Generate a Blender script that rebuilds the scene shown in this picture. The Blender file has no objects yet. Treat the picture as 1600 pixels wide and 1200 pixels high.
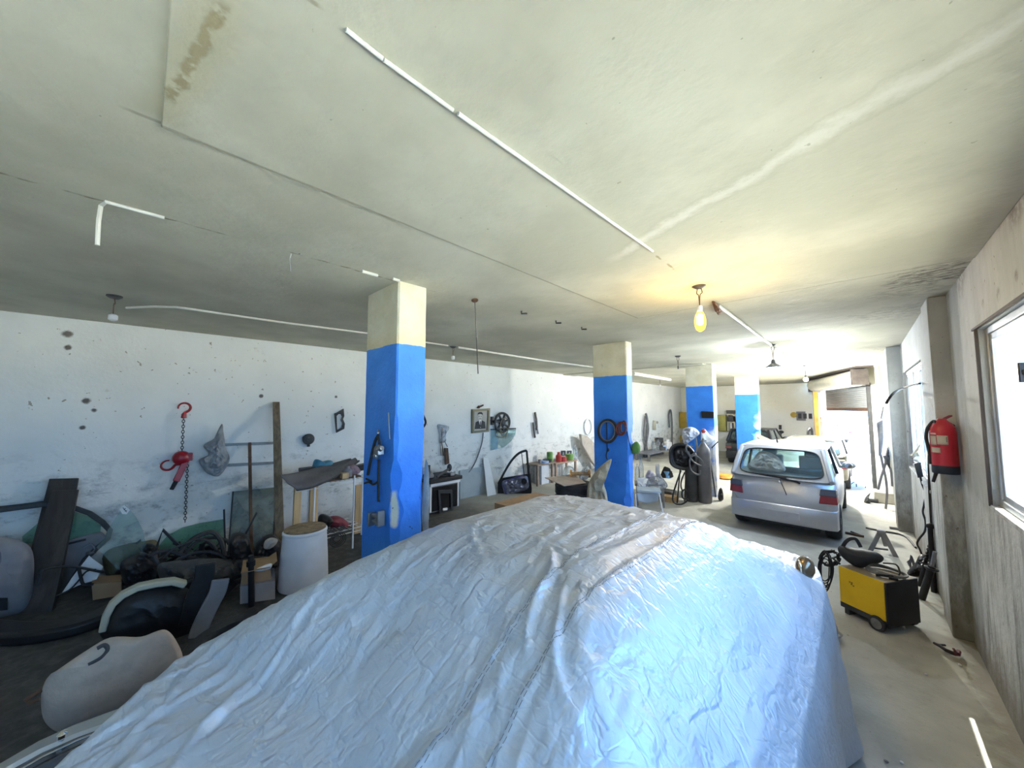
import bpy, math, random
from mathutils import Vector, Matrix, noise
random.seed(7)
S = bpy.context.scene
COL = S.collection
PI = math.pi
# ---------------------------------------------------------------- camera
EYE = Vector((0, 0, 2.05)); FPX = 560.0
YAW, PITCH = math.radians(44.12), math.radians(3.83)
FWD = Vector((-math.sin(YAW)*math.cos(PITCH), math.cos(YAW)*math.cos(PITCH), math.sin(PITCH)))
RGT = Vector((math.cos(YAW), math.sin(YAW), 0)); UPV = RGT.cross(FWD)
cd = bpy.data.cameras.new('camera'); cam = bpy.data.objects.new('camera', cd); COL.objects.link(cam)
cd.sensor_width = 36; cd.lens = FPX/1600*36; cd.clip_start = 0.02; cd.clip_end = 300
cam.location = EYE; cam.rotation_euler = (PI/2+PITCH, 0, YAW)
S.camera = cam
# ---------------------------------------------------------------- world, sun, exposure
S.view_settings.view_transform = 'Standard'; S.view_settings.look = 'None'
S.view_settings.gamma = 1; S.view_settings.use_curve_mapping = False
S.view_settings.exposure = 1.42
wd = bpy.data.worlds.new('daylight'); S.world = wd; wd.use_nodes = True
wn = wd.node_tree; wn.nodes.clear()
wo = wn.nodes.new('ShaderNodeOutputWorld'); wb = wn.nodes.new('ShaderNodeBackground')
wt = wn.nodes.new('ShaderNodeTexCoord'); wx = wn.nodes.new('ShaderNodeSeparateXYZ'); wr = wn.nodes.new('ShaderNodeValToRGB')
wn.links.new(wt.outputs['Generated'], wx.inputs[0]); wn.links.new(wx.outputs[2], wr.inputs[0])
wr.color_ramp.elements[0].position = 0.0; wr.color_ramp.elements[0].color = (0.36, 0.64, 1.0, 1)
wr.color_ramp.elements[1].position = 0.7; wr.color_ramp.elements[1].color = (0.20, 0.48, 1.0, 1)
wn.links.new(wr.outputs[0], wb.inputs[0]); wb.inputs[1].default_value = 5; wn.links.new(wb.outputs[0], wo.inputs[0])
sd = bpy.data.lights.new('sun', 'SUN'); sd.energy = 40; sd.angle = 0.009; sd.color = (1.0, 0.92, 0.78)
sun = bpy.data.objects.new('sun', sd); COL.objects.link(sun)
SUNDIR = Vector((0.12, 0.03, 1.0)).normalized()
sun.rotation_euler = SUNDIR.to_track_quat('Z', 'Y').to_euler(); sun.location = (8, 3, 20)
def portal(name, loc, look, sx, sy):
    l = bpy.data.lights.new(name, 'AREA'); l.shape = 'RECTANGLE'; l.size = sx; l.size_y = sy; l.energy = 1
    l.cycles.is_portal = True
    o = bpy.data.objects.new(name, l); COL.objects.link(o); o.location = loc
    o.rotation_euler = (-Vector(look)).to_track_quat('Z', 'Y').to_euler(); return o
S.cycles.diffuse_bounces = 7; S.cycles.max_bounces = 14; S.cycles.transparent_max_bounces = 16
S.cycles.caustics_reflective = False; S.cycles.caustics_refractive = False
S.cycles.sample_clamp_indirect = 6
# room sizes (metres)
XL, XR, ZC = -6.62, 0.62, 3.10
YB, YF = -3.2, 19.4
# ---------------------------------------------------------------- placing helpers
def at(x, y, ax, val):
    r = FWD + RGT*((x-800)/FPX) + UPV*((600-y)/FPX)
    return EYE + r*((val-EYE[ax])/r[ax])
def fl(x, y, z=0.0): return at(x, y, 2, z)
def cl(x, y): return at(x, y, 2, ZC)
def lw(x, y, off=0.0): return at(x, y, 0, XL+off)
def rw(x, y, off=0.0): return at(x, y, 0, XR-off)
def vp(x, y, P):
    """point seen at x, y on the upright plane through P that faces the room's entrance"""
    n = Vector((P.x, P.y, 0)).normalized()
    r = FWD + RGT*((x-800)/FPX) + UPV*((600-y)/FPX)
    return EYE + r*((P-EYE).dot(n)/r.dot(n))
def nrm(P): return -Vector((P.x, P.y, 0)).normalized()
# ---------------------------------------------------------------- materials
MC = {}
def nd(t, k, **kw):
    n = t.nodes.new('ShaderNode'+k)
    for a, b in kw.items(): setattr(n, a, b)
    return n
def mat(name, col, rough=0.6, metal=0.0, var=0.12, scale=6.0, bump=0.0, bscale=None, dirt=None, dirtamt=0.35, dscale=3.0, spec=0.4, stretch=None):
    """principled material with procedural colour variation, optional dirt patches and bump"""
    if name in MC: return MC[name]
    m = bpy.data.materials.new(name); m.use_nodes = True; t = m.node_tree; t.nodes.clear()
    o = nd(t, 'OutputMaterial'); b = nd(t, 'BsdfPrincipled'); L = t.links.new
    L(b.outputs[0], o.inputs[0])
    tc = nd(t, 'TexCoord'); mp = nd(t, 'Mapping'); L(tc.outputs['Object'], mp.inputs[0])
    if stretch: mp.inputs['Scale'].default_value = stretch
    n1 = nd(t, 'TexNoise'); n1.inputs['Scale'].default_value = scale; n1.inputs['Detail'].default_value = 6
    L(mp.outputs[0], n1.inputs[0])
    rp = nd(t, 'ValToRGB'); L(n1.outputs[0], rp.inputs[0])
    c = Vector(col[:3])
    rp.color_ramp.elements[0].position = 0.3; rp.color_ramp.elements[1].position = 0.7
    rp.color_ramp.elements[0].color = (*(c*(1-var)), 1); rp.color_ramp.elements[1].color = (*[min(1, q*(1+var)) for q in c], 1)
    src = rp.outputs[0]
    if dirt:
        n2 = nd(t, 'TexNoise'); n2.inputs['Scale'].default_value = dscale; n2.inputs['Detail'].default_value = 9; n2.inputs['Roughness'].default_value = 0.65
        L(mp.outputs[0], n2.inputs[0])
        r2 = nd(t, 'ValToRGB'); L(n2.outputs[0], r2.inputs[0])
        r2.color_ramp.elements[0].position = 0.5; r2.color_ramp.elements[1].position = 0.72
        mu = nd(t, 'Math', operation='MULTIPLY'); L(r2.outputs[0], mu.inputs[0]); mu.inputs[1].default_value = dirtamt
        mx = nd(t, 'MixRGB'); L(mu.outputs[0], mx.inputs[0]); L(src, mx.inputs[1]); mx.inputs[2].default_value = (*dirt, 1)
        src = mx.outputs[0]
    L(src, b.inputs['Base Color'])
    b.inputs['Roughness'].default_value = rough; b.inputs['Metallic'].default_value = metal
    b.inputs['Specular IOR Level'].default_value = spec
    if bump:
        n3 = nd(t, 'TexNoise'); n3.inputs['Scale'].default_value = bscale or scale*4; n3.inputs['Detail'].default_value = 5
        L(mp.outputs[0], n3.inputs[0]); bp = nd(t, 'Bump'); bp.inputs['Strength'].default_value = bump; bp.inputs['Distance'].default_value = 0.02
        L(n3.outputs[0], bp.inputs['Height']); L(bp.outputs[0], b.inputs['Normal'])
    MC[name] = m; return m
def glass(name, tint, refl=0.10, dirt=0.0, dcol=(0.5, 0.5, 0.5)):
    """thin sheet glass: tinted see-through with a mirror share that grows at grazing view, and dust"""
    if name in MC: return MC[name]
    m = bpy.data.materials.new(name); m.use_nodes = True; t = m.node_tree; t.nodes.clear(); L = t.links.new
    o = nd(t, 'OutputMaterial'); a = nd(t, 'BsdfTransparent'); g = nd(t, 'BsdfGlossy'); mx = nd(t, 'MixShader')
    a.inputs[0].default_value = (*tint, 1); g.inputs['Roughness'].default_value = 0.03
    lw_ = nd(t, 'LayerWeight'); lw_.inputs[0].default_value = 0.25
    mu = nd(t, 'Math', operation='MULTIPLY_ADD'); L(lw_.outputs['Fresnel'], mu.inputs[0]); mu.inputs[1].default_value = 0.6; mu.inputs[2].default_value = refl*0.4
    L(mu.outputs[0], mx.inputs[0]); L(a.outputs[0], mx.inputs[1]); L(g.outputs[0], mx.inputs[2])
    out = mx.outputs[0]
    if dirt:
        d = nd(t, 'BsdfDiffuse'); d.inputs[0].default_value = (*dcol, 1)
        tc = nd(t, 'TexCoord'); n = nd(t, 'TexNoise'); n.inputs['Scale'].default_value = 5; n.inputs['Detail'].default_value = 8; L(tc.outputs['Object'], n.inputs[0])
        r = nd(t, 'ValToRGB'); L(n.outputs[0], r.inputs[0]); r.color_ramp.elements[0].position = 0.35; r.color_ramp.elements[1].position = 0.75
        r.color_ramp.elements[1].color = (dirt, dirt, dirt, 1); r.color_ramp.elements[0].color = (dirt*.3, dirt*.3, dirt*.3, 1)
        m2 = nd(t, 'MixShader'); L(r.outputs[0], m2.inputs[0]); L(out, m2.inputs[1]); L(d.outputs[0], m2.inputs[2]); out = m2.outputs[0]
    L(out, o.inputs[0]); MC[name] = m; return m
def lamp_mat(name, col, strength):
    if name in MC: return MC[name]
    m = bpy.data.materials.new(name); m.use_nodes = True; t = m.node_tree; t.nodes.clear()
    o = nd(t, 'OutputMaterial'); e = nd(t, 'Emission'); e.inputs[0].default_value = (*col, 1); e.inputs[1].default_value = strength
    t.links.new(e.outputs[0], o.inputs[0]); MC[name] = m; return m
def glow_glass(name, tint, col, strength):
    m = bpy.data.materials.new(name); m.use_nodes = True; t = m.node_tree; t.nodes.clear(); L = t.links.new
    o = nd(t, 'OutputMaterial'); a = nd(t, 'BsdfTransparent'); e = nd(t, 'Emission'); s = nd(t, 'AddShader')
    a.inputs[0].default_value = (*tint, 1); e.inputs[0].default_value = (*col, 1); e.inputs[1].default_value = strength
    L(a.outputs[0], s.inputs[0]); L(e.outputs[0], s.inputs[1]); L(s.outputs[0], o.inputs[0]); return m
# node helpers for the big surfaces
class Nt:
    def __init__(s, name, rough=0.8):
        s.m = bpy.data.materials.new(name); s.m.use_nodes = True; s.t = s.m.node_tree; s.t.nodes.clear()
        s.o = nd(s.t, 'OutputMaterial'); s.b = nd(s.t, 'BsdfPrincipled'); s.t.links.new(s.b.outputs[0], s.o.inputs[0])
        s.b.inputs['Roughness'].default_value = rough; s.b.inputs['Specular IOR Level'].default_value = 0.25
        g = nd(s.t, 'NewGeometry'); s.pos = g.outputs['Position']
        q = nd(s.t, 'SeparateXYZ'); s.t.links.new(s.pos, q.inputs[0]); s.x, s.y, s.z = q.outputs
    def put(s, sock, v):
        if hasattr(v, 'links'): s.t.links.new(v, sock)
        else: sock.default_value = v
    def op(s, k, a, b=None, c=None, clamp=False):
        n = nd(s.t, 'Math', operation=k, use_clamp=clamp); s.put(n.inputs[0], a)
        if b is not None: s.put(n.inputs[1], b)
        if c is not None: s.put(n.inputs[2], c)
        return n.outputs[0]
    def noise(s, scale, detail=6, rough=0.55, stretch=None, off=0.0):
        p = s.pos
        if stretch or off:
            mp = nd(s.t, 'Mapping'); s.t.links.new(p, mp.inputs[0])
            if stretch: mp.inputs['Scale'].default_value = stretch
            mp.inputs['Location'].default_value = (off, off*1.7, -off); p = mp.outputs[0]
        n = nd(s.t, 'TexNoise'); n.inputs['Scale'].default_value = scale; n.inputs['Detail'].default_value = detail; n.inputs['Roughness'].default_value = rough
        s.t.links.new(p, n.inputs[0]); return n.outputs[0]
    def ramp(s, v, a, b):
        n = nd(s.t, 'MapRange', clamp=True); n.interpolation_type = 'SMOOTHSTEP'
        s.put(n.inputs[0], v); n.inputs[1].default_value = a; n.inputs[2].default_value = b; n.inputs[3].default_value = 0; n.inputs[4].default_value = 1
        return n.outputs[0]
    def mix(s, f, a, b):
        n = nd(s.t, 'MixRGB'); s.put(n.inputs[0], f)
        for i, q in ((1, a), (2, b)):
            if hasattr(q, 'links'): s.t.links.new(q, n.inputs[i])
            else: n.inputs[i].default_value = (*q, 1)
        return n.outputs[0]
    def blob(s, P, rad, rag=0.6, nsc=5.0):
        """ragged patch about P: 1 inside, 0 outside"""
        v = nd(s.t, 'VectorMath', operation='DISTANCE'); s.t.links.new(s.pos, v.inputs[0]); v.inputs[1].default_value = P
        d = s.op('MULTIPLY_ADD', s.noise(nsc, 8, 0.7), rag*2, s.op('MULTIPLY_ADD', v.outputs['Value'], 1/rad, -rag))
        return s.op('SUBTRACT', 1.0, s.ramp(d, 0.45, 1.1))
    def done(s, col, bump=None, dist=0.02, strength=0.5):
        s.put(s.b.inputs['Base Color'], col)
        if bump is not None:
            n = nd(s.t, 'Bump'); n.inputs['Strength'].default_value = strength; n.inputs['Distance'].default_value = dist
            s.t.links.new(bump, n.inputs['Height']); s.t.links.new(n.outputs[0], s.b.inputs['Normal'])
        return s.m
# ---------------------------------------------------------------- mesh building
def frame(d):
    d = d.normalized(); a = Vector((0, 0, 1)) if abs(d.z) < 0.9 else Vector((1, 0, 0))
    u = a.cross(d).normalized(); return u, d.cross(u)
class MB:
    def __init__(s): s.v = []; s.f = []
    def add(s, vs, fs):
        k = len(s.v); s.v += [Vector(q) for q in vs]; s.f += [tuple(i+k for i in f) for f in fs]; return s
    def hexa(s, p):
        return s.add(p, [(0, 3, 2, 1), (4, 5, 6, 7), (0, 1, 5, 4), (1, 2, 6, 5), (2, 3, 7, 6), (3, 0, 4, 7)])
    def box(s, c, sz, R=None):
        c = Vector(c); h = Vector(sz)/2; p = []
        for z in (-1, 1):
            for x, y in ((-1, -1), (1, -1), (1, 1), (-1, 1)):
                q = Vector((x*h.x, y*h.y, z*h.z)); p.append(c + (R @ q if R is not None else q))
        return s.hexa(p)
    def span(s, a, b): 
        a, b = Vector(a), Vector(b); return s.box((a+b)/2, [abs(q) for q in (b-a)])
    def slab(s, pts, n):
        """polygon pts extruded by vector n"""
        k = len(pts); pts = [Vector(p) for p in pts]; n = Vector(n)
        return s.add(pts + [p+n for p in pts], [tuple(reversed(range(k))), tuple(range(k, 2*k))] + [(i, (i+1) % k, (i+1) % k+k, i+k) for i in range(k)])
    def ringslab(s, outer, inner, n):
        """flat frame between two outlines of the same count, extruded by n"""
        k = len(outer); n = Vector(n); P = [Vector(p) for p in outer]+[Vector(p) for p in inner]; Q = [p+n for p in P]; f = []
        for i in range(k):
            j = (i+1) % k
            f += [(j, i, i+k, j+k), (i+2*k, j+2*k, j+3*k, i+3*k), (i, j, j+2*k, i+2*k), (j+k, i+k, i+3*k, j+3*k)]
        return s.add(P+Q, f)
    def cyl(s, a, b, r, r2=None, seg=14, cap=True):
        a, b = Vector(a), Vector(b); r2 = r if r2 is None else r2; u, w = frame(b-a); p = []
        for c, q in ((a, r), (b, r2)):
            p += [c+u*math.cos(2*PI*i/seg)*q+w*math.sin(2*PI*i/seg)*q for i in range(seg)]
        f = [(i, (i+1) % seg, (i+1) % seg+seg, i+seg) for i in range(seg)]
        if cap: f += [tuple(reversed(range(seg))), tuple(range(seg, 2*seg))]
        return s.add(p, f)
    def tube(s, pts, r, seg=6, closed=False, r2=None, smooth=0):
        pts = [Vector(p) for p in pts]
        if smooth: pts = spline(pts, smooth, closed)
        n = len(pts); u = None; p = []
        for i, c in enumerate(pts):
            d = (pts[(i+1) % n]-pts[i-1]) if closed else (pts[min(i+1, n-1)]-pts[max(i-1, 0)])
            if d.length < 1e-9: d = Vector((0, 0, 1))
            d.normalize()
            if u is None: u, _ = frame(d)
            u = u-d*u.dot(d)
            if u.length < 1e-6: u, _ = frame(d)
            u.normalize(); w = d.cross(u); rr = r if r2 is None else r+(r2-r)*i/(n-1)
            p += [c+(u*math.cos(2*PI*k/seg)+w*math.sin(2*PI*k/seg))*rr for k in range(seg)]
        f = []
        for i in range(n if closed else n-1):
            j = (i+1) % n
            f += [(i*seg+k, i*seg+(k+1) % seg, j*seg+(k+1) % seg, j*seg+k) for k in range(seg)]
        if not closed: f += [tuple(reversed(range(seg))), tuple(range((n-1)*seg, n*seg))]
        return s.add(p, f)
    def bar(s, pts, w, h, up=(0, 0, 1), closed=False):
        """flat bar of section w x h along pts; h lies along up"""
        pts = [Vector(p) for p in pts]; n = len(pts); up = Vector(up); p = []
        for i, c in enumerate(pts):
            d = (pts[(i+1) % n]-pts[i-1]) if closed else (pts[min(i+1, n-1)]-pts[max(i-1, 0)])
            d.normalize(); sd_ = d.cross(up)
            if sd_.length < 1e-5: sd_ = frame(d)[0]
            sd_.normalize(); uu = sd_.cross(d)
            p += [c+sd_*a*w/2+uu*b*h/2 for a, b in ((-1, -1), (1, -1), (1, 1), (-1, 1))]
        f = []
        for i in range(n if closed else n-1):
            j = (i+1) % n; f += [(i*4+k, i*4+(k+1) % 4, j*4+(k+1) % 4, j*4+k) for k in range(4)]
        if not closed: f += [(3, 2, 1, 0), tuple((n-1)*4+k for k in range(4))]
        return s.add(p, f)
    def lathe(s, o, ax, prof, seg=20, capa=True, capb=True):
        o = Vector(o); ax = Vector(ax).normalized(); u, w = frame(ax); p = []
        for r, h in prof: p += [o+ax*h+(u*math.cos(2*PI*k/seg)+w*math.sin(2*PI*k/seg))*r for k in range(seg)]
        f = []
        for i in range(len(prof)-1): f += [(i*seg+k, i*seg+(k+1) % seg, (i+1)*seg+(k+1) % seg, (i+1)*seg+k) for k in range(seg)]
        n = len(prof)
        if capa: f.append(tuple(reversed(range(seg))))
        if capb: f.append(tuple(range((n-1)*seg, n*seg)))
        return s.add(p, f)
    def ball(s, c, r, seg=14, rings=8, R=None):
        c = Vector(c); r = Vector((r, r, r)) if not hasattr(r, '__len__') else Vector(r); p = []; f = []
        for i in range(rings+1):
            a = PI*i/rings
            for k in range(seg):
                q = Vector((math.sin(a)*math.cos(2*PI*k/seg)*r.x, math.sin(a)*math.sin(2*PI*k/seg)*r.y, math.cos(a)*r.z)); p.append(c+(R @ q if R is not None else q))
        for i in range(rings): f += [(i*seg+k, (i+1)*seg+k, (i+1)*seg+(k+1) % seg, i*seg+(k+1) % seg) for k in range(seg)]
        return s.add(p, f)
    def torus(s, c, ax, R, r, seg=32, sub=8, sx=1.0):
        u, w = frame(Vector(ax)); c = Vector(c)
        return s.tube([c+u*math.cos(2*PI*i/seg)*R*sx+w*math.sin(2*PI*i/seg)*R for i in range(seg)], r, sub, closed=True)
    def grid(s, fn, nu, nv):
        p = [Vector(fn(i/nu, j/nv)) for j in range(nv+1) for i in range(nu+1)]
        f = [(j*(nu+1)+i, j*(nu+1)+i+1, (j+1)*(nu+1)+i+1, (j+1)*(nu+1)+i) for j in range(nv) for i in range(nu)]
        return s.add(p, f)
    def loft(s, rings, closed=True, cap=True):
        k = len(rings[0]); p = [q for r in rings for q in r]; f = []
        for i in range(len(rings)-1):
            for j in range(k if closed else k-1): f.append((i*k+j, i*k+(j+1) % k, (i+1)*k+(j+1) % k, (i+1)*k+j))
        if cap: f += [tuple(reversed(range(k))), tuple((len(rings)-1)*k+j for j in range(k))]
        return s.add(p, f)
def spline(pts, n=6, closed=False):
    out = []; m = len(pts)
    for i in range(m if closed else m-1):
        g = lambda k: pts[k % m] if closed else pts[max(0, min(m-1, k))]
        a, b, c, d = g(i-1), g(i), g(i+1), g(i+2)
        for k in range(n):
            t = k/n; out.append(0.5*((2*b)+(c-a)*t+(2*a-5*b+4*c-d)*t*t+(3*b-a-3*c+d)*t**3))
    if not closed: out.append(pts[-1])
    return out
WL = {}
def build(name, mb, m, parent=None, bevel=0.0, solid=0.0, sharp=35, kind=None, sub=0):
    """link the builder's shapes as ONE mesh object; origin at its own base, parented without offset"""
    vs = mb.v; lo = Vector([min(v[i] for v in vs) for i in range(3)]); hi = Vector([max(v[i] for v in vs) for i in range(3)])
    base = Vector(((lo.x+hi.x)/2, (lo.y+hi.y)/2, lo.z))
    me = bpy.data.meshes.new(name); me.from_pydata([v-base for v in vs], [], mb.f); me.update()
    me.polygons.foreach_set('use_smooth', [True]*len(me.polygons)); me.set_sharp_from_angle(angle=math.radians(sharp))
    me.materials.append(m); o = bpy.data.objects.new(name, me); COL.objects.link(o)
    WL[o] = base; o.location = base
    if parent is not None: o.parent = parent; o.location = base-WL[parent]
    if solid: q = o.modifiers.new('thickness', 'SOLIDIFY'); q.thickness = solid; q.offset = 0
    if bevel: q = o.modifiers.new('edges', 'BEVEL'); q.width = bevel; q.segments = 2; q.limit_method = 'ANGLE'
    if sub: q = o.modifiers.new('round', 'SUBSURF'); q.levels = sub; q.render_levels = sub
    if kind: o['kind'] = kind
    return o
def tag(o, label, cat, group=None):
    o['label'] = label; o['category'] = cat
    if group: o['group'] = group
    return o
def thing(name, label, cat, loc, group=None):
    o = bpy.data.objects.new(name, None); COL.objects.link(o); o.location = loc; o.empty_display_size = 0.1
    WL[o] = Vector(loc); return tag(o, label, cat, group)
def struct(name, mb, m, parent=None, **kw):
    return build(name, mb, m, parent, kind='structure', **kw)
def dup(root, delta, label=None, group=None, rz=0.0):
    """a copy of a thing with copies of its parts and sub-parts, moved by delta"""
    r = root.copy(); COL.objects.link(r); r.location = Vector(root.location)+Vector(delta); r.rotation_euler.z += rz
    WL[r] = Vector(r.location)
    if label: r['label'] = label
    if group: r['group'] = group
    for ch in list(root.children):
        c = ch.copy(); COL.objects.link(c); c.parent = r
        for g in list(ch.children):
            d = g.copy(); COL.objects.link(d); d.parent = c
    return r
def rnd(a, b): return random.uniform(a, b)
# ================================================================ SETTING
def m_ceiling():
    n = Nt('ceiling_paint', 0.85)
    col = n.mix(n.ramp(n.noise(1.1, 7), 0.35, 0.68), (0.43, 0.425, 0.345), (0.56, 0.55, 0.455))
    col = n.mix(n.op('MULTIPLY', n.ramp(n.noise(5, 8, 0.75, (1, 2.2, 1), 2.0), 0.5, 0.72), 0.30), col, (0.40, 0.40, 0.33))
    # filler smeared along an old crack across the room
    line = n.op('MULTIPLY_ADD', n.x, 0.42, n.y)
    dev = n.op('ABSOLUTE', n.op('ADD', n.op('SUBTRACT', line, 1.73), n.op('MULTIPLY_ADD', n.noise(2.2, 6), 0.20, -0.10)))
    msk = n.op('SUBTRACT', 1.0, n.ramp(n.op('MULTIPLY_ADD', n.noise(9, 8, 0.7), 0.16, dev), 0.085, 0.14))
    right = n.ramp(n.x, -1.3, -1.0)
    col = n.mix(n.op('MULTIPLY', n.op('MULTIPLY', msk, right), 0.32), col, (0.80, 0.79, 0.76))
    edge = n.op('SUBTRACT', 1.0, n.ramp(n.op('ABSOLUTE', n.op('SUBTRACT', n.op('MULTIPLY_ADD', n.noise(9, 8, 0.7), 0.16, dev), 0.15)), 0.004, 0.02))
    col = n.mix(n.op('MULTIPLY', n.op('MULTIPLY', edge, right), 0.22), col, (0.36, 0.35, 0.28))
    # brown rust crack near the entrance
    d2 = n.op('ABSOLUTE', n.op('ADD', n.op('SUBTRACT', n.op('MULTIPLY_ADD', n.x, -0.165, n.y), 0.285), n.op('MULTIPLY_ADD', n.noise(16, 6), 0.05, -0.025)))
    k2 = n.op('MULTIPLY', n.op('SUBTRACT', 1.0, n.ramp(d2, 0.008, 0.024)), n.op('MULTIPLY', n.ramp(n.x, -1.66, -1.6), n.op('SUBTRACT', 1.0, n.ramp(n.x, -1.16, -1.1))))
    k2 = n.op('MULTIPLY', k2, n.ramp(n.noise(22, 3), 0.36, 0.52))
    col = n.mix(n.op('MULTIPLY', k2, 0.85), col, (0.13, 0.10, 0.05))
    h2 = n.op('MULTIPLY', n.op('SUBTRACT', 1.0, n.ramp(d2, 0.01, 0.10)), n.op('MULTIPLY', n.ramp(n.x, -1.8, -1.75), n.op('SUBTRACT', 1.0, n.ramp(n.x, -1.2, -1.0))))
    col = n.mix(n.op('MULTIPLY', h2, 0.5), col, (0.36, 0.34, 0.22))
    # crack along the beam by the pillars
    d3 = n.op('ABSOLUTE', n.op('ADD', n.op('ADD', n.x, 2.715), n.op('MULTIPLY_ADD', n.noise(7, 5), 0.05, -0.025)))
    k3 = n.op('MULTIPLY', n.op('SUBTRACT', 1.0, n.ramp(d3, 0.004, 0.013)), n.op('SUBTRACT', 1.0, n.ramp(n.y, 1.5, 2.2)))
    col = n.mix(n.op('MULTIPLY', n.op('MULTIPLY', k3, n.ramp(n.noise(9, 3, 0.5, None, 3.0), 0.4, 0.6)), 0.8), col, (0.16, 0.14, 0.09))
    d4 = n.op('ABSOLUTE', n.op('ADD', n.op('ADD', n.x, 0.955), n.op('MULTIPLY_ADD', n.noise(8, 4), 0.04, -0.02)))
    k4 = n.op('MULTIPLY', n.op('SUBTRACT', 1.0, n.ramp(d4, 0.003, 0.011)), n.op('MULTIPLY', n.ramp(n.noise(9, 3, 0.5, None, 5.0), 0.45, 0.6), n.op('SUBTRACT', 1.0, n.op('MULTIPLY', n.ramp(n.y, 0.3, 0.34), n.op('SUBTRACT', 1.0, n.ramp(n.y, 2.3, 2.4))))))
    col = n.mix(n.op('MULTIPLY', n.op('MULTIPLY', k4, n.op('SUBTRACT', 1.0, n.ramp(n.y, 3.2, 3.3))), 0.8), col, (0.25, 0.22, 0.13))
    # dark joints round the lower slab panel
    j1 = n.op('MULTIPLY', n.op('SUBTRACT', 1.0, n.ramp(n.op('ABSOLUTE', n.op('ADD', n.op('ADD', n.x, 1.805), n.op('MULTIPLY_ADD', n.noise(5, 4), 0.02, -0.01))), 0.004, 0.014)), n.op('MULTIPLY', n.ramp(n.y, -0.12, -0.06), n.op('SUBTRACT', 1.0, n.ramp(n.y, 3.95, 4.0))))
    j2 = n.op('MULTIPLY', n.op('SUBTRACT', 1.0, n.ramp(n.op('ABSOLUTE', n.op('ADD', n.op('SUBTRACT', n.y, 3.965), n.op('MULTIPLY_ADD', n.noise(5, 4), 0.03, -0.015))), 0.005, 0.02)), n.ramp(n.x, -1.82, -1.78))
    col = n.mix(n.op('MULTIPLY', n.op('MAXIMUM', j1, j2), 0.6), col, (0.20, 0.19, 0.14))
    # damp and mould by the side wall
    for P, r, c in ((cl(1478, 425), 0.36, 0.95), (cl(1455, 432), 0.32, 0.7), (cl(1418, 455), 0.34, 0.55), (cl(1408, 487), 0.5, 0.5), (cl(1360, 553), 0.8, 0.45), (cl(1375, 545), 0.6, 0.5)):
        s_ = n.op('MULTIPLY', n.blob(tuple(P), r, 0.8, 6.0), n.ramp(n.noise(13, 7, 0.75, (1, 2.4, 1)), 0.42, 0.62))
        col = n.mix(n.op('MULTIPLY', s_, c), col, (0.16, 0.15, 0.12))
    col = n.mix(n.op('MULTIPLY', n.ramp(n.noise(30, 2, 0.5), 0.76, 0.78), 0.5), col, (0.2, 0.18, 0.12))
    bump = n.op('ADD', n.op('MULTIPLY', n.noise(2.5, 5), 1.0), n.op('MULTIPLY', n.noise(28, 4), 0.18))
    return n.done(col, bump, 0.03, 0.45)
def m_wall_left():
    n = Nt('old_white_plaster', 0.85)
    col = n.mix(n.ramp(n.noise(0.9, 6), 0.35, 0.7), (0.72, 0.735, 0.73), (0.82, 0.83, 0.82))
    low = n.op('SUBTRACT', 1.0, n.ramp(n.op('MULTIPLY_ADD', n.noise(1.4, 5), 0.8, n.z), 1.1, 2.1))
    col = n.mix(n.op('MULTIPLY', low, n.op('MULTIPLY', n.ramp(n.noise(3.5, 9, 0.74, (1, 1, 1.8)), 0.49, 0.66), 0.75)), col, (0.26, 0.28, 0.29))
    col = n.mix(n.op('MULTIPLY', n.ramp(n.noise(6, 7, 0.7, None, 2.0), 0.64, 0.74), 0.35), col, (0.30, 0.30, 0.27))
    col = n.mix(n.op('MULTIPLY', n.ramp(n.noise(17, 3, 0.5, None, 7.0), 0.70, 0.735), 0.75), col, (0.22, 0.19, 0.14))
    base = n.op('SUBTRACT', 1.0, n.ramp(n.op('MULTIPLY_ADD', n.noise(3, 6), 0.35, n.z), 0.2, 0.55))
    col = n.mix(n.op('MULTIPLY', base, 0.6), col, (0.25, 0.26, 0.26))
    seam = n.op('SUBTRACT', 1.0, n.ramp(n.op('ABSOLUTE', n.op('ADD', n.op('SUBTRACT', n.z, 1.02), n.op('MULTIPLY_ADD', n.noise(3, 5), 0.06, -0.03))), 0.003, 0.012))
    col = n.mix(n.op('MULTIPLY', n.op('MULTIPLY', seam, n.ramp(n.noise(5, 3, 0.5, None, 4.0), 0.45, 0.6)), 0.5), col, (0.4, 0.42, 0.42))
    for (x, y), r in (((105, 522), 0.05), ((106, 543), 0.035), ((92, 490), 0.05), ((134, 626), 0.042), ((147, 641), 0.03), ((408, 619), 0.035), ((525, 620), 0.03), ((129, 668), 0.03)):
        col = n.mix(n.op('MULTIPLY', n.blob(tuple(lw(x, y)), r, 0.6, 22.0), 0.9), col, (0.045, 0.035, 0.03))
    bump = n.op('ADD', n.noise(2.0, 5), n.op('MULTIPLY', n.noise(24, 5), 0.22))
    return n.done(col, bump, 0.03, 0.45)
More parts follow.
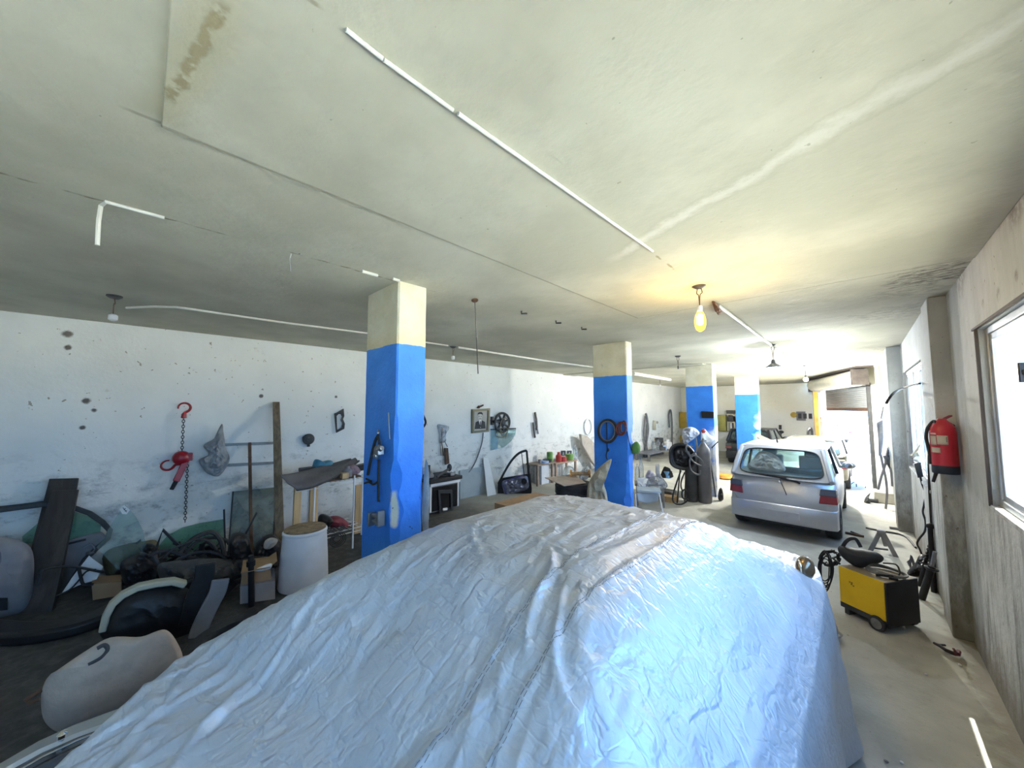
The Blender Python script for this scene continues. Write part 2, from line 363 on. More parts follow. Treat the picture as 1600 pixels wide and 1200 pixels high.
def m_wall_right():
    n = Nt('grimy_side_plaster', 0.85)
    col = n.mix(n.ramp(n.noise(1.2, 7), 0.35, 0.7), (0.40, 0.415, 0.41), (0.53, 0.545, 0.545))
    st = n.ramp(n.noise(4.5, 9, 0.78, (1, 1.6, 0.25)), 0.43, 0.64)
    low = n.op('SUBTRACT', 1.0, n.ramp(n.z, 0.9, 2.0))
    col = n.mix(n.op('MULTIPLY', n.op('MULTIPLY', st, n.op('MULTIPLY_ADD', low, 0.80, 0.2)), 0.9), col, (0.17, 0.17, 0.16))
    base = n.op('SUBTRACT', 1.0, n.ramp(n.op('MULTIPLY_ADD', n.noise(5, 7), 0.7, n.z), 0.35, 0.85))
    col = n.mix(n.op('MULTIPLY', base, 0.85), col, (0.17, 0.15, 0.12))
    for (x, y), r in (((1585, 298), 0.22), ((1560, 325), 0.14), ((1497, 405), 0.35), ((1480, 430), 0.22), ((1588, 430), 0.04), ((1536, 474), 0.04), ((1560, 460), 0.05)):
        col = n.mix(n.op('MULTIPLY', n.op('MULTIPLY', n.blob(tuple(rw(x, y)), r, 0.7, 9.0), n.ramp(n.noise(18, 6, 0.7), 0.35, 0.6)), 0.7), col, (0.14, 0.12, 0.10))
    col = n.mix(n.op('MULTIPLY', n.ramp(n.noise(20, 3, 0.5, None, 3.0), 0.71, 0.74), 0.8), col, (0.16, 0.13, 0.09))
    bump = n.op('ADD', n.noise(2.6, 6), n.op('MULTIPLY', n.noise(26, 5), 0.25))
    return n.done(col, bump, 0.03, 0.6)
def m_floor():
    n = Nt('dusty_concrete', 0.8)
    col = n.mix(n.ramp(n.noise(1.3, 8, 0.62), 0.36, 0.66), (0.36, 0.355, 0.32), (0.48, 0.475, 0.43))
    col = n.mix(n.op('MULTIPLY', n.ramp(n.noise(11, 8, 0.75), 0.52, 0.70), 0.35), col, (0.26, 0.25, 0.21))
    oil = n.op('MULTIPLY', n.op('SUBTRACT', 1.0, n.ramp(n.op('MULTIPLY_ADD', n.noise(1.5, 6), 1.2, n.x), -3.1, -2.2)), n.op('SUBTRACT', 1.0, n.ramp(n.op('MULTIPLY_ADD', n.noise(1.2, 6), 1.5, n.y), 4.5, 6.8)))
    grim = n.mix(n.ramp(n.noise(9, 8, 0.7), 0.4, 0.72), (0.030, 0.030, 0.032), (0.085, 0.085, 0.085))
    col = n.mix(n.op('MULTIPLY', oil, 0.93), col, grim)
    for (x, y), r in (((1330, 806), 0.5), ((1250, 845), 0.5), ((1360, 900), 0.25), ((1470, 1000), 0.18), ((1340, 845), 0.2)):
        col = n.mix(n.op('MULTIPLY', n.blob(tuple(fl(x, y)), r, 0.6, 4.0), 0.5), col, (0.16, 0.15, 0.13))
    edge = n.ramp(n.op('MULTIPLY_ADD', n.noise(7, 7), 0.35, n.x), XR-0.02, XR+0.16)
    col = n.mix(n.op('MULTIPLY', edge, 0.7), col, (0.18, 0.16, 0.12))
    col = n.mix(n.op('MULTIPLY', n.ramp(n.noise(26, 3, 0.5, None, 6.0), 0.71, 0.74), 0.7), col, (0.11, 0.09, 0.07))
    bump = n.op('ADD', n.op('MULTIPLY', n.noise(3, 6), 0.7), n.op('MULTIPLY', n.noise(40, 5), 0.25))
    return n.done(col, bump, 0.02, 0.5)
def m_far():
    n = Nt('far_wall_paint', 0.85)
    col = n.mix(n.ramp(n.noise(1.2, 7), 0.35, 0.7), (0.82, 0.79, 0.66), (0.88, 0.87, 0.78))
    col = n.mix(n.op('SUBTRACT', 1.0, n.ramp(n.op('MULTIPLY_ADD', n.noise(2, 6), 0.5, n.z), 1.9, 2.4)), col, (0.82, 0.83, 0.80))
    col = n.mix(n.op('MULTIPLY', n.ramp(n.noise(5, 8, 0.7), 0.58, 0.72), 0.4), col, (0.4, 0.38, 0.3))
    return n.done(col, n.noise(12, 5), 0.02, 0.4)
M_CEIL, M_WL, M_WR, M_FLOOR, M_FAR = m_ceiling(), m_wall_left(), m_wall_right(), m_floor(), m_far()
def holed(o, u, ulen, z0, z1, holes, thick, n):
    """upright wall starting at o along unit vector u, with rectangular openings (u0,u1,z0,z1); thick grows along n"""
    us = sorted({0, ulen, *[h[0] for h in holes], *[h[1] for h in holes]}); zs = sorted({z0, z1, *[h[2] for h in holes], *[h[3] for h in holes]})
    b = MB(); o, u, n = Vector(o), Vector(u), Vector(n)
    for i in range(len(us)-1):
        for j in range(len(zs)-1):
            cu, cz = (us[i]+us[i+1])/2, (zs[j]+zs[j+1])/2
            if any(h[0] < cu < h[1] and h[2] < cz < h[3] for h in holes): continue
            P = [o+u*a+Vector((0, 0, c)) for c in (zs[j], zs[j+1]) for a in (us[i], us[i+1])]
            b.hexa([P[0], P[1], P[1]+n*thick, P[0]+n*thick, P[2], P[3], P[3]+n*thick, P[2]+n*thick])
    return b
TH = 0.12
FA, FB = Vector((-1.3, 18.0, 0)), Vector((XR, 11.8, 0))        # the slanted front wall, from its far end to the side wall
FU = (FB-FA).normalized(); FN = Vector((FU.y, -FU.x, 0)); FN = FN if FN.dot(Vector((0, -1, 0))) > 0 else -FN   # FN points indoors
FLEN = (FB-FA).length
def fw(x, y, off=0.0):
    """point seen at x, y on the front wall's plane, off metres indoors of it"""
    r = FWD + RGT*((x-800)/FPX) + UPV*((600-y)/FPX); o = FA+FN*off
    return EYE + r*((o-EYE).dot(FN)/r.dot(FN))
DU0, DU1 = (fw(1291, 650)-FA).dot(FU), (fw(1361, 650)-FA).dot(FU)
DTOP = 2.78
struct('floor', MB().span((XL-0.25, YB-0.25, -0.15), (XR+TH, YF+0.2, 0)), M_FLOOR)
_e = FA-FN*(TH+.05)-FU*1.6
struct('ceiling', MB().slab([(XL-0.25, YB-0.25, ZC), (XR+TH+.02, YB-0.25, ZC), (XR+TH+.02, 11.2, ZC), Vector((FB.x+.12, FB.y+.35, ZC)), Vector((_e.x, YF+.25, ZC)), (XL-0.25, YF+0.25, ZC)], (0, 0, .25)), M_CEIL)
struct('wall_left', MB().span((XL-TH, YB-0.2, 0), (XL, YF+0.2, ZC)), M_WL)
WIN = [(0.7, 4.07, 1.39, 2.60), (-2.4, 0.1, 1.39, 2.60), (6.3, 8.72, 1.12, 2.62), (9.65, 11.25, 1.0, 2.6)]  # second opening, unseen behind the camera, is added to light the car cover
XR2 = 0.53          # the side wall is thicker beyond the first pilaster
struct('wall_right', holed((XR, YB, 0), (0, 1, 0), 5.5-YB, 0, ZC, [(a-YB, b-YB, c, d) for a, b, c, d in WIN[:2]], TH, (1, 0, 0)).add(*(lambda q: (q.v, q.f))(holed((XR2, 5.5, 0), (0, 1, 0), 12.2-5.5, 0, ZC, [(a-5.5, b-5.5, c, d) for a, b, c, d in WIN[2:]], TH+XR-XR2, (1, 0, 0)))), M_WR)
struct('wall_far', MB().span((XL, YF, 0), (-1.1, YF+TH, ZC)), M_FAR)
struct('wall_side', MB().slab([FA, FA+FN*-TH+Vector((0.05, 0, 0)), Vector((-1.08, YF+TH, 0)), Vector((-1.3, YF, 0))], (0, 0, ZC)), M_FAR)
struct('wall_front', holed(FA, FU, FLEN+0.1, 0, ZC, [(DU0, DU1, -0.01, DTOP)], TH, -FN), M_FAR)
struct('wall_back', holed((XL, YB, 0), (1, 0, 0), XR+TH-XL, 0, ZC, [], TH, (0, -1, 0)), M_WL)
# a slab panel that sits a little lower, and a shallow band by the third pillar
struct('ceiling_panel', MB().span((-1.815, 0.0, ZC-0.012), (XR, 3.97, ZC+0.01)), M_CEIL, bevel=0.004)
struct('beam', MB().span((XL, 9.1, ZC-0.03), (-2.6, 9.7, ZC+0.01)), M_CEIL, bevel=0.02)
# pilasters on the side wall
def pilaster(x0, y0, y1):
    struct('pilaster', MB().span((x0, y0, 0), (XR+0.01, y1, ZC)), M_WR, bevel=0.012)
pilaster(0.50, 5.16, 5.62); pilaster(0.36, 8.9, 9.4)
# windows of the side wall, the second one added for its light: frame, mullions, sliding sash, panes
M_ALU = mat('window_aluminium', (0.45, 0.46, 0.48), 0.4, 0.7, 0.15, 8, 0.15)
M_PANE = glass('window_pane', (0.93, 0.98, 1.0), 0.12, 0.10, (0.8, 0.85, 0.9))
for i, (a, b, c, d) in enumerate(WIN):
    fx = XR+0.068 if i < 2 else XR2+0.07
    f = MB()
    for p, q in (((a, c), (a+0.045, d)), ((b-0.045, c), (b, d)), ((a+0.045, c), (b-0.045, c+0.045)), ((a+0.045, d-0.045), (b-0.045, d))):
        f.span((fx-0.04, p[0], p[1]), (fx+0.04, q[0], q[1]))
    w = struct('window_%d' % (i+1), f, M_ALU, bevel=0.004)
    mids = [a+(b-a)*k/3 for k in (1, 2)]
    for k, (u0, u1) in enumerate(((a+0.045, mids[0]+0.02), (mids[0]-0.02, mids[1]+0.02), (mids[1]-0.02, b-0.045))):
        x = fx+(0.018 if k % 2 else -0.018); s_ = MB()
        for p, q in (((u0, c+0.045), (u0+0.04, d-0.045)), ((u1-0.04, c+0.045), (u1, d-0.045)), ((u0+0.04, c+0.045), (u1-0.04, c+0.085)), ((u0+0.04, d-0.085), (u1-0.04, d-0.045))):
            s_.span((x-0.012, p[0], p[1]), (x+0.012, q[0], q[1]))
        sh = struct('sash', s_, M_ALU, w, bevel=0.003)
        struct('pane', MB().span((x-0.003, u0+0.04, c+0.085), (x+0.003, u1-0.04, d-0.085)), M_PANE, sh)
    portal('window_portal', (XR+TH+0.03, (a+b)/2, (c+d)/2), (-1, 0, 0), b-a, d-c)
    struct('trim_%d' % (i+1), MB().span(((XR if i < 2 else XR2)-0.012, a-0.05, c-0.035), (XR+0.07, b+0.02, c)), M_WR, bevel=0.006)
struct('trim_9', MB().span((XR-0.018, 4.075, 1.38), (XR-0.002, 4.09, 2.61)).span((XR-0.018, 0.65, 2.602), (XR-0.002, 4.16, 2.617)), mat('rusty_strip', (0.09, 0.07, 0.06), 0.8, 0.3))
_c = FA+FU*((DU0+DU1)/2)-FN*(TH+0.05); portal('front_portal', (_c.x, _c.y, 1.05), FN, DU1-DU0, 2.1)
_h = at(1597, 582, 0, XR+.03)
struct('handle', MB().box(_h, (.03, .03, .11)).box(_h+Vector((.012, 0, .0)), (.03, .05, .03)), mat('handle_black', (.02, .02, .025), .4), bpy.data.objects['window_1'], bevel=.006)
# pillars: blue below, cream above, plaster knocked off the edges
def m_pillar(zb, name, spots):
    n = Nt(name, 0.55); n.b.inputs['Specular IOR Level'].default_value = 0.35
    up = n.ramp(n.op('MULTIPLY_ADD', n.noise(6, 4), 0.03, n.z), zb+0.012, zb+0.018)
    blue = n.mix(n.ramp(n.noise(3, 6), 0.35, 0.68), (0.030, 0.185, 0.70), (0.040, 0.235, 0.80))
    blue = n.mix(n.op('MULTIPLY', n.ramp(n.noise(14, 7, 0.7, (1, 1, 0.5)), 0.60, 0.72), 0.35), blue, (0.02, 0.09, 0.36))
    cream = n.mix(n.ramp(n.noise(4, 6), 0.35, 0.7), (0.68, 0.64, 0.48), (0.78, 0.75, 0.62))
    ochre = n.op('SUBTRACT', 1.0, n.ramp(n.op('MULTIPLY_ADD', n.noise(5, 5), 0.12, n.z), zb+0.08, zb+0.22))
    cream = n.mix(n.op('MULTIPLY', ochre, 0.35), cream, (0.70, 0.54, 0.24))
    cream = n.mix(n.op('MULTIPLY', n.ramp(n.noise(9, 7, 0.7), 0.62, 0.72), 0.4), cream, (0.25, 0.23, 0.16))
    col = n.mix(up, blue, cream)
    for P, r, c in spots: col = n.mix(n.op('MULTIPLY', n.blob(tuple(P), r, 0.5, 7.0), 0.95), col, c)
    col = n.mix(n.op('MULTIPLY', n.op('MULTIPLY', n.ramp(n.noise(22, 3, 0.5, None, 2.0), 0.70, 0.72), n.op('SUBTRACT', 1.0, n.ramp(n.z, 1.2, 1.6))), 0.9), col, (0.015, 0.03, 0.09))
    bump = n.op('ADD', n.op('MULTIPLY', n.noise(6, 6, 0.7), 0.7), n.op('MULTIPLY', n.noise(30, 4), 0.2))
    return n.done(col, bump, 0.03, 0.5)
def pillar(x0, x1, y0, y1, m, chips):
    """chips: corner index -> list of (z centre, z half height, depth)"""
    nz = 110; rings = []; cx, cy = (x0+x1)/2, (y0+y1)/2
    for k in range(nz+1):
        z = ZC*k/nz; r = []
        for ci, (x, y) in enumerate(((x0, y0), (x1, y0), (x1, y1), (x0, y1))):
            d = 0.006*noise.noise((x*9, y*9, z*5))
            for zc, zh, dep in chips.get(ci, ()):
                t = max(0, 1-((z-zc)/zh)**2); d += dep*math.sqrt(t)*(0.75+0.5*noise.noise((z*7, ci*5, 2)))
            ix, iy = (1 if x < cx else -1), (1 if y < cy else -1); d = max(d, -0.01)+0.012
            r += ([(x, y+iy*d), (x+ix*d, y)] if (ci in (0, 2)) else [(x+ix*d, y), (x, y+iy*d)])
        # order the two points of every corner anticlockwise
        rings.append([Vector((a, b, z)) for a, b in r])
    return struct('pillar', MB().loft(rings), m, sharp=25)
WHITE_P = (0.66, 0.64, 0.58)
y1_, y2_, y3_, y4_ = 1.43, 5.25, 9.36, 13.95
PX1 = (-3.275, -2.69); PX2 = (-3.20, -2.60); PX3 = (-3.085, -2.475); PX4 = (-3.03, -2.38)
zb = lambda x, y, Y: at(x, y, 1, Y).z
pillar(*PX1, y1_, y1_+0.27, m_pillar(zb(617, 537, y1_), 'pillar_paint_1', [(Vector((PX1[1]-0.045, y1_+.03, q)), 0.040, (0.62, 0.59, 0.48)) for q in (1.36, 1.33, 1.30, 1.27, 1.24, 1.21, 1.18, 1.15, 1.12)]), {1: [(1.25, 0.38, 0.07), (1.75, 0.25, 0.02)], 2: [(0.9, 0.9, 0.03)]})
pillar(*PX2, y2_, y2_+0.20, m_pillar(zb(977, 586, y2_), 'pillar_paint_2', [(Vector((PX2[1], y2_+0.2, 1.6)), 0.10, WHITE_P)]), {1: [(0.7, 0.5, 0.05), (0.2, 0.5, 0.05)], 2: [(0.6, 0.9, 0.06), (1.6, 0.2, 0.03)]})
pillar(*PX3, y3_, y3_+0.30, m_pillar(zb(1112, 603, y3_), 'pillar_paint_3', [(Vector((PX3[1], y3_+0.15, q)), 0.30, (0.72, 0.72, 0.70)) for q in (0.2, 0.6, 1.0, 1.35)]), {1: [(0.8, 0.8, 0.05)], 2: [(0.7, 0.9, 0.06)]})
pillar(*PX4, y4_, y4_+0.30, m_pillar(zb(1183, 616, y4_), 'pillar_paint_4', [(Vector((PX4[1], y4_+0.15, q)), 0.22, (0.45, 0.68, 0.90)) for q in (0.7, 1.1, 1.5, 1.75)]), {1: [(0.9, 0.75, 0.22)], 2: [(0.9, 0.8, 0.10)]})
# outdoors: pale yard, street ground
struct('ground', MB().span((-60, -60, -0.30), (80, 90, -0.16)), mat('sunlit_yard', (0.72, 0.67, 0.55), 0.9, 0, 0.12, 0.6, 0.3, 6))
struct('ground', MB().slab([FA-FN*TH+Vector((-.5, 0, -.151)), FB-FN*TH+Vector((3, 0, -.151)), FB+FU*-1+Vector((14, 14, -.151)), FA+Vector((4, 30, -.151))], (0, 0, 0.13)), mat('sunlit_yard', (0.72, 0.67, 0.55)))
# ================================================================ CAR UNDER ITS COVER
CX = -1.30; HX = 1.09; CY0, CY1 = -0.62, 4.02; CYM = (CY0+CY1)/2; HY = (CY1-CY0)/2
def smin(a, b, k):
    h = max(k-abs(a-b), 0)/k; return min(a, b)-h*h*k/4
def body_z(x, y):
    """height of the cloth over the car body"""
    t = x-CX
    roof = 1.40-0.05*(t/0.6)**2-0.02*((y-1.7)/0.7)**2
    rear = 1.375-0.62*(1.18-y)+0.16*max(0, -(t+0.15))          # rear screen, falling towards the entrance
    rear = max(rear, 0.93-0.10*(0.35-y))
    front = 1.37-0.62*(y-2.50); front = max(front, 0.86-0.10*(y-3.3))
    rs = 1.36-1.02*(t-0.57); ls = 1.37-0.95*(-0.60-t)
    z = smin(roof, rear, 0.16); z = smin(z, front, 0.14); z = smin(z, rs, 0.14); z = smin(z, ls, 0.20)
    return z
def ridge(v, w): return math.exp(-(v/w)**2)
FOLDS = []
for _ in range(34):
    FOLDS.append((rnd(-2.3, -0.3), rnd(-0.4, 1.6), rnd(-1.0, 0.25), rnd(0.18, 0.6), rnd(0.008, 0.02), rnd(0.006, 0.016)))
def cloth(x, y):
    d = 0.0
    p = Vector((x, y, 0))
    d += 0.022*noise.noise(p*2.1)+0.009*noise.noise(Vector((x*5+y*2.0, y*3-x*2, 3)))
    a = noise.noise(Vector((x*9+y*4, y*4.5-x*3, 9))); d += 0.010*(1-abs(a))**3
    a = noise.noise(Vector((x*4-y*7, x*8+y*3, 14))); d += 0.007*(1-abs(a))**4
    for fx, fy, an, ln, wd_, am in FOLDS:
        dx, dy = x-fx, y-fy; u = dx*math.cos(an)+dy*math.sin(an); v = -dx*math.sin(an)+dy*math.cos(an)+0.05*math.sin(u*9+fx*7)
        if abs(u) < ln*1.6: d += am*ridge(u, ln*0.6)*(ridge(v, wd_)-0.5*ridge(v-wd_*2, wd_*1.3))
    # puckers beside the seams on the roof
    for sx in (-0.765, -0.95):
        if 0.6 < y < 2.6: d += 0.0035*ridge(x-sx, 0.06)*math.sin(y*62+noise.noise(Vector((y*6, sx, 1)))*4)
        d += 0.006*ridge(x-sx, 0.012)
    # the long gather where the left seam leaves the roof
    u = y-0.55; v = x+0.975-0.10*math.sin(u*5)
    if -0.7 < u < 0.75: d += 0.014*ridge(u, 0.45)*(ridge(v, 0.03)-0.6*ridge(v+0.07, 0.04))
    u = x+0.55; v = y-(1.05+0.25*(x+0.55))+0.02*math.sin(x*14)
    d += 0.012*ridge(u, 0.22)*(ridge(v, 0.02)-ridge(v-0.05, 0.03))
    return d
NT, NR, NS = 420, 130, 46
def rim(th):
    n = 5.5; c, s = math.cos(th), math.sin(th)
    x, y = CX+HX*math.copysign(abs(c)**(2/n), c), CYM+HY*math.copysign(abs(s)**(2/n), s)
    if x < -1.2 and y < 0.6:                      # the near left corner is pulled back
        h = 0.20*(x+2.09)+0.22*y; hc = 0.20*(CX+2.09)+0.22*CYM
        if h < 0: k = hc/(hc-h); x, y = CX+(x-CX)*k, CYM+(y-CYM)*k
    return x, y
def hem(th):
    """how far down the cloth reaches; it is hitched up at the near left corner"""
    x, y = rim(th)
    h = 0.20*(x+2.09)+0.22*y; g = max(0, 1-abs(h)/0.02) if x < -1.5 and y < 0.35 else 0
    return 0.03+0.75*g*g*(3-2*g)
cv = MB(); rows = []
for i in range(NR+1):
    r = (i/NR)**0.8; row = []
    for k in range(NT):
        th = 2*PI*k/NT; ex, ey = rim(th); x, y = CX+(ex-CX)*r, CYM+(ey-CYM)*r
        row.append(Vector((x, y, body_z(x, y)+cloth(x, y))))
    rows.append(row)
for i in range(1, NS+1):
    t = i/NS; row = []
    for k in range(NT):
        th = 2*PI*k/NT; x, y = rim(th); top = body_z(x, y)+cloth(x, y); b = hem(th)
        dx, dy = (x-CX)/HX, (y-CYM)/HY; o = Vector((math.copysign(abs(dx)**4.5, dx)*HY, math.copysign(abs(dy)**4.5, dy)*HX, 0))
        if o.length > 0: o.normalize()
        fo = 0.035*math.sin(k*2*PI/NT*34+2*noise.noise(Vector((x*2, y*2, 5))))*t+0.030*noise.noise(Vector((x*3, y*3, t*2)))*t
        fl_ = (0.03*math.sin(min(1, t*3)*PI/2)+0.05*t+fo)*(1.0 if b < 0.1 else .15)+0.012*noise.noise(Vector((x*7, y*7, t*6)))
        z = top+(b-top)*(t**1.0)
        row.append(Vector((x+o.x*fl_, y+o.y*fl_, z)))
    rows.append(row)
cv.loft(rows, cap=False)
def m_cover():
    n = Nt('silver_cover_cloth', 0.42); n.b.inputs['Metallic'].default_value = 0.25; n.b.inputs['Specular IOR Level'].default_value = 0.5
    base = n.mix(n.ramp(n.noise(2.2, 6), 0.35, 0.68), (0.50, 0.56, 0.64), (0.58, 0.64, 0.73))
    dust = n.ramp(n.op('MULTIPLY_ADD', n.noise(3.5, 7, 0.65), 0.14, n.z), 1.33, 1.43)     # road dust lying on the flat roof
    base = n.mix(n.op('MULTIPLY', dust, 0.72), base, (0.46, 0.45, 0.45))
    dl = n.op('ABSOLUTE', n.op('ADD', n.op('ADD', n.x, 0.80), n.op('MULTIPLY_ADD', n.noise(7, 6), 0.10, -0.05)))
    streak = n.op('MULTIPLY', n.op('SUBTRACT', 1.0, n.ramp(dl, 0.01, 0.10)), n.ramp(n.noise(10, 6, 0.7), 0.4, 0.65))
    base = n.mix(n.op('MULTIPLY', n.op('MULTIPLY', streak, n.ramp(n.z, 1.25, 1.36)), 0.6), base, (0.40, 0.34, 0.28))
    vo = nd(n.t, 'TexVoronoi'); vo.feature = 'DISTANCE_TO_EDGE'; vo.inputs['Scale'].default_value = 9
    mp = nd(n.t, 'Mapping'); mp.inputs['Scale'].default_value = (1.0, 0.55, 0.8); mp.inputs['Rotation'].default_value = (0.2, 0.1, 0.7)
    wv = nd(n.t, 'TexNoise'); wv.inputs['Scale'].default_value = 3; n.t.links.new(n.pos, wv.inputs[0])
    va = nd(n.t, 'VectorMath', operation='ADD'); n.t.links.new(n.pos, va.inputs[0]); n.t.links.new(wv.outputs['Color'], va.inputs[1])
    n.t.links.new(va.outputs[0], mp.inputs[0]); n.t.links.new(mp.outputs[0], vo.inputs[0])
    crease = n.ramp(vo.outputs['Distance'], 0.0, 0.10)
    rg = n.op('ABSOLUTE', n.op('SUBTRACT', n.noise(4.5, 4, 0.5, (1.7, 0.6, 1)), 0.5)); rg2 = n.op('ABSOLUTE', n.op('SUBTRACT', n.noise(9, 3, 0.5, (0.6, 1.5, 1), 3.0), 0.5))
    bump = n.op('ADD', n.op('ADD', n.op('MULTIPLY', crease, 0.10), n.op('MULTIPLY', n.ramp(rg, 0, 0.07), 0.40)), n.op('ADD', n.op('MULTIPLY', n.ramp(rg2, 0, 0.07), 0.28), n.op('ADD', n.op('MULTIPLY', n.noise(60, 3), 0.05), n.op('MULTIPLY', n.noise(7, 5, .6), 0.8))))
    return n.done(base, bump, 0.014, 0.5)
M_COVER = m_cover()
cover = build('car_cover', cv, M_COVER, sharp=180)
tag(cover, 'crumpled silver cloth cover draped over the parked car in front', 'car cover')
def on_cover(x, y): return Vector((x, y, body_z(x, y)+cloth(x, y)+0.0015))
M_THREAD = mat('seam_thread', (0.22, 0.24, 0.27), 0.8)
for sx in (-0.765, -0.95):
    b = MB()
    for off in (-0.006, 0.006):
        y = -0.45
        while y < 2.62:
            b.tube([on_cover(sx+off+0.012*math.sin(y*5+sx*9), y+q) for q in (0, 0.008, 0.016)], 0.0014, 4); y += 0.023
    build('seam', b, M_THREAD, cover)
# the car beneath, showing only at the hitched-up near corner and by its far mirror
root = thing('covered_car', 'dark car under the cover, chrome trimmed corner showing at lower left', 'car', (CX, CYM, 0))
M_NAVY = mat('navy_car_paint', (0.006, 0.012, 0.035), 0.15, 0.2, 0.1, 3, spec=0.7); M_CHROME = mat('chrome', (0.75, 0.76, 0.78), 0.12, 1.0, 0.05)
M_RUBBER = mat('tyre_rubber', (0.04, 0.041, 0.045), 0.75, 0, 0.25, 12, 0.3, 40)
rings = []
for y, hw, zt in ((0.02, 0.70, 0.70), (0.10, 0.86, 0.78), (0.35, 0.95, 0.81), (1.5, 0.97, 0.82), (3.3, 0.95, 0.78), (3.8, 0.86, 0.70), (3.9, 0.76, 0.62)):
    rings.append([Vector((CX+a*hw, y, z)) for a, z in ((-0.88, 0.2), (-.97, 0.35), (-.97, zt-0.22), (-0.94, zt-0.04), (-0.7, zt), (0, zt+0.02), (0.7, zt), (0.94, zt-0.04), (1, zt-0.22), (1, 0.35), (0.9, 0.2))])
build('body', MB().loft(rings), M_NAVY, root)
g = MB()
rg_ = [[Vector((CX+a*hw, y, z)) for a, z in ((-1, zb_), (-0.85, zt), (0, zt+0.02), (0.85, zt), (1, zb_))] for y, hw, zb_, zt in ((0.35, 0.82, 0.80, 0.83), (1.2, 0.70, 0.8, 1.27), (2.4, 0.70, 0.8, 1.28), (3.2, 0.82, 0.78, 0.80))]
build('cabin', g.loft(rg_), M_NAVY, root)
for sx in (-1, 1):
    for y in (0.55, 2.95):
        w = MB().lathe((CX+sx*0.72, y, 0.30), (sx, 0, 0), [(0.18, 0), (0.29, 0.0), (0.30, 0.03), (0.30, 0.15), (0.28, 0.18), (0.18, 0.18)], 28)
        build('wheel', w, M_RUBBER, root)
# hitched-up corner: pale shoulder, chrome trim, dark side glass and a chrome knob
po = [at(x, y, 2, z) for x, y, z in ((-60, 1222, .66), (0, 1193, .67), (60, 1158, .68), (115, 1133, .69), (166, 1114, .70), (230, 1092, .70))]
pi_ = [at(x, y, 2, z) for x, y, z in ((-60, 1236, .735), (0, 1204, .74), (60, 1171, .745), (115, 1147, .75), (172, 1127, .75), (235, 1106, .75))]
pg = [at(x, y, 2, z) for x, y, z in ((-20, 1300, .80), (40, 1268, .81), (90, 1232, .82), (140, 1200, .82), (200, 1168, .82), (255, 1140, .82))]
dn = Vector((0, 0, -.30))
b = MB().loft([[o, i, i+Vector((.10, .05, -.03)), o+Vector((.12, .05, 0))+dn, o+dn] for o, i in zip(po, pi_)])
build('quarter_panel', b, mat('pale_car_paint', (.62, .66, .70), .25, .2, .05, 4, spec=.5), root)['label'] = 'pale silver body shoulder'
b = MB().loft([[i+Vector((0, 0, -.012)), i+(g-i)*.5+Vector((0, 0, .0)), g, g+Vector((.05, .03, -.10)), i+Vector((.08, .03, -.06))] for i, g in zip(pi_, pg)])
build('side_glass', b, M_NAVY, root)['label'] = 'dark blue glossy side glass'
build('chrome_strip', MB().tube([i+(g-i)*.26+Vector((0, 0, .006)) for i, g in zip(pi_, pg)], 0.0045, 8), M_CHROME, root)['label'] = 'thin chrome strip'
kp = pi_[3]+(pi_[2]-pi_[3])*.35
build('knob', MB().lathe(kp+Vector((0, 0, -0.012)), (0, 0, 1), [(0.013, 0), (0.009, 0.012), (0.015, 0.02), (0.015, 0.032), (0.006, 0.04)], 16), M_CHROME, root)
# wing mirror showing past the cloth at the far right
mp_ = at(1258, 887, 1, 3.25)
b = MB(); 
b.ball(mp_, (0.055, 0.09, 0.075), 18, 10)
build('lamp', b, mat('amber_lens', (0.22, 0.15, 0.09), 0.12, 0.6, 0.2, 10, spec=0.8), root)['label'] = 'amber brown lamp'
build('lamp_rim', MB().torus(mp_+Vector((-0.02, -0.05, 0)), (1, 0.2, 0.1), 0.055, 0.006, 28, 8), M_CHROME, root)
# ================================================================ SHARED MATERIALS
M_BLACK = mat('black_plastic', (0.012, 0.012, 0.014), 0.45, 0, 0.3, 10, 0.1)
M_DKGREY = mat('dark_grey_plastic', (0.05, 0.052, 0.056), 0.55, 0, 0.25, 8, 0.15, dirt=(0.12, 0.11, 0.10), dirtamt=0.4)
M_GREY = mat('grey_panel', (0.20, 0.20, 0.22), 0.6, 0, 0.15, 5, 0.1, dirt=(0.08, 0.08, 0.08))
M_STEEL = mat('worn_steel', (0.30, 0.30, 0.31), 0.4, 0.85, 0.2, 9, 0.1, dirt=(0.10, 0.08, 0.06))
M_RUST = mat('rusty_steel', (0.13, 0.075, 0.05), 0.75, 0.3, 0.3, 14, 0.3, dirt=(0.06, 0.04, 0.03), dirtamt=0.6)
M_GALV = mat('grey_steel_bar', (0.22, 0.24, 0.25), 0.55, 0.5, 0.2, 10, 0.1)
M_RED = mat('red_enamel', (0.29, 0.008, 0.018), 0.35, 0, 0.2, 12, 0.08, dirt=(0.12, 0.01, 0.01), dirtamt=0.4, spec=0.5)
M_WOOD = mat('weathered_wood', (0.20, 0.15, 0.10), 0.75, 0, 0.35, 5, 0.3, 14, stretch=(6, 6, 0.6), dirt=(0.09, 0.07, 0.05))
M_PINE = mat('pale_pine', (0.52, 0.36, 0.19), 0.7, 0, 0.2, 5, 0.2, 12, stretch=(6, 6, 0.6))
M_BROWNB = mat('dark_brown_board', (0.040, 0.034, 0.034), 0.5, 0, 0.3, 4, 0.2, 20, stretch=(5, 5, 0.5), dirt=(0.09, 0.08, 0.08))
M_CARD = mat('cardboard', (0.36, 0.23, 0.13), 0.85, 0, 0.15, 6, 0.1, 30, dirt=(0.18, 0.11, 0.06))
M_WHITE = mat('white_plastic', (0.74, 0.75, 0.77), 0.45, 0, 0.06, 6, 0.05, dirt=(0.45, 0.44, 0.42), dirtamt=0.35)
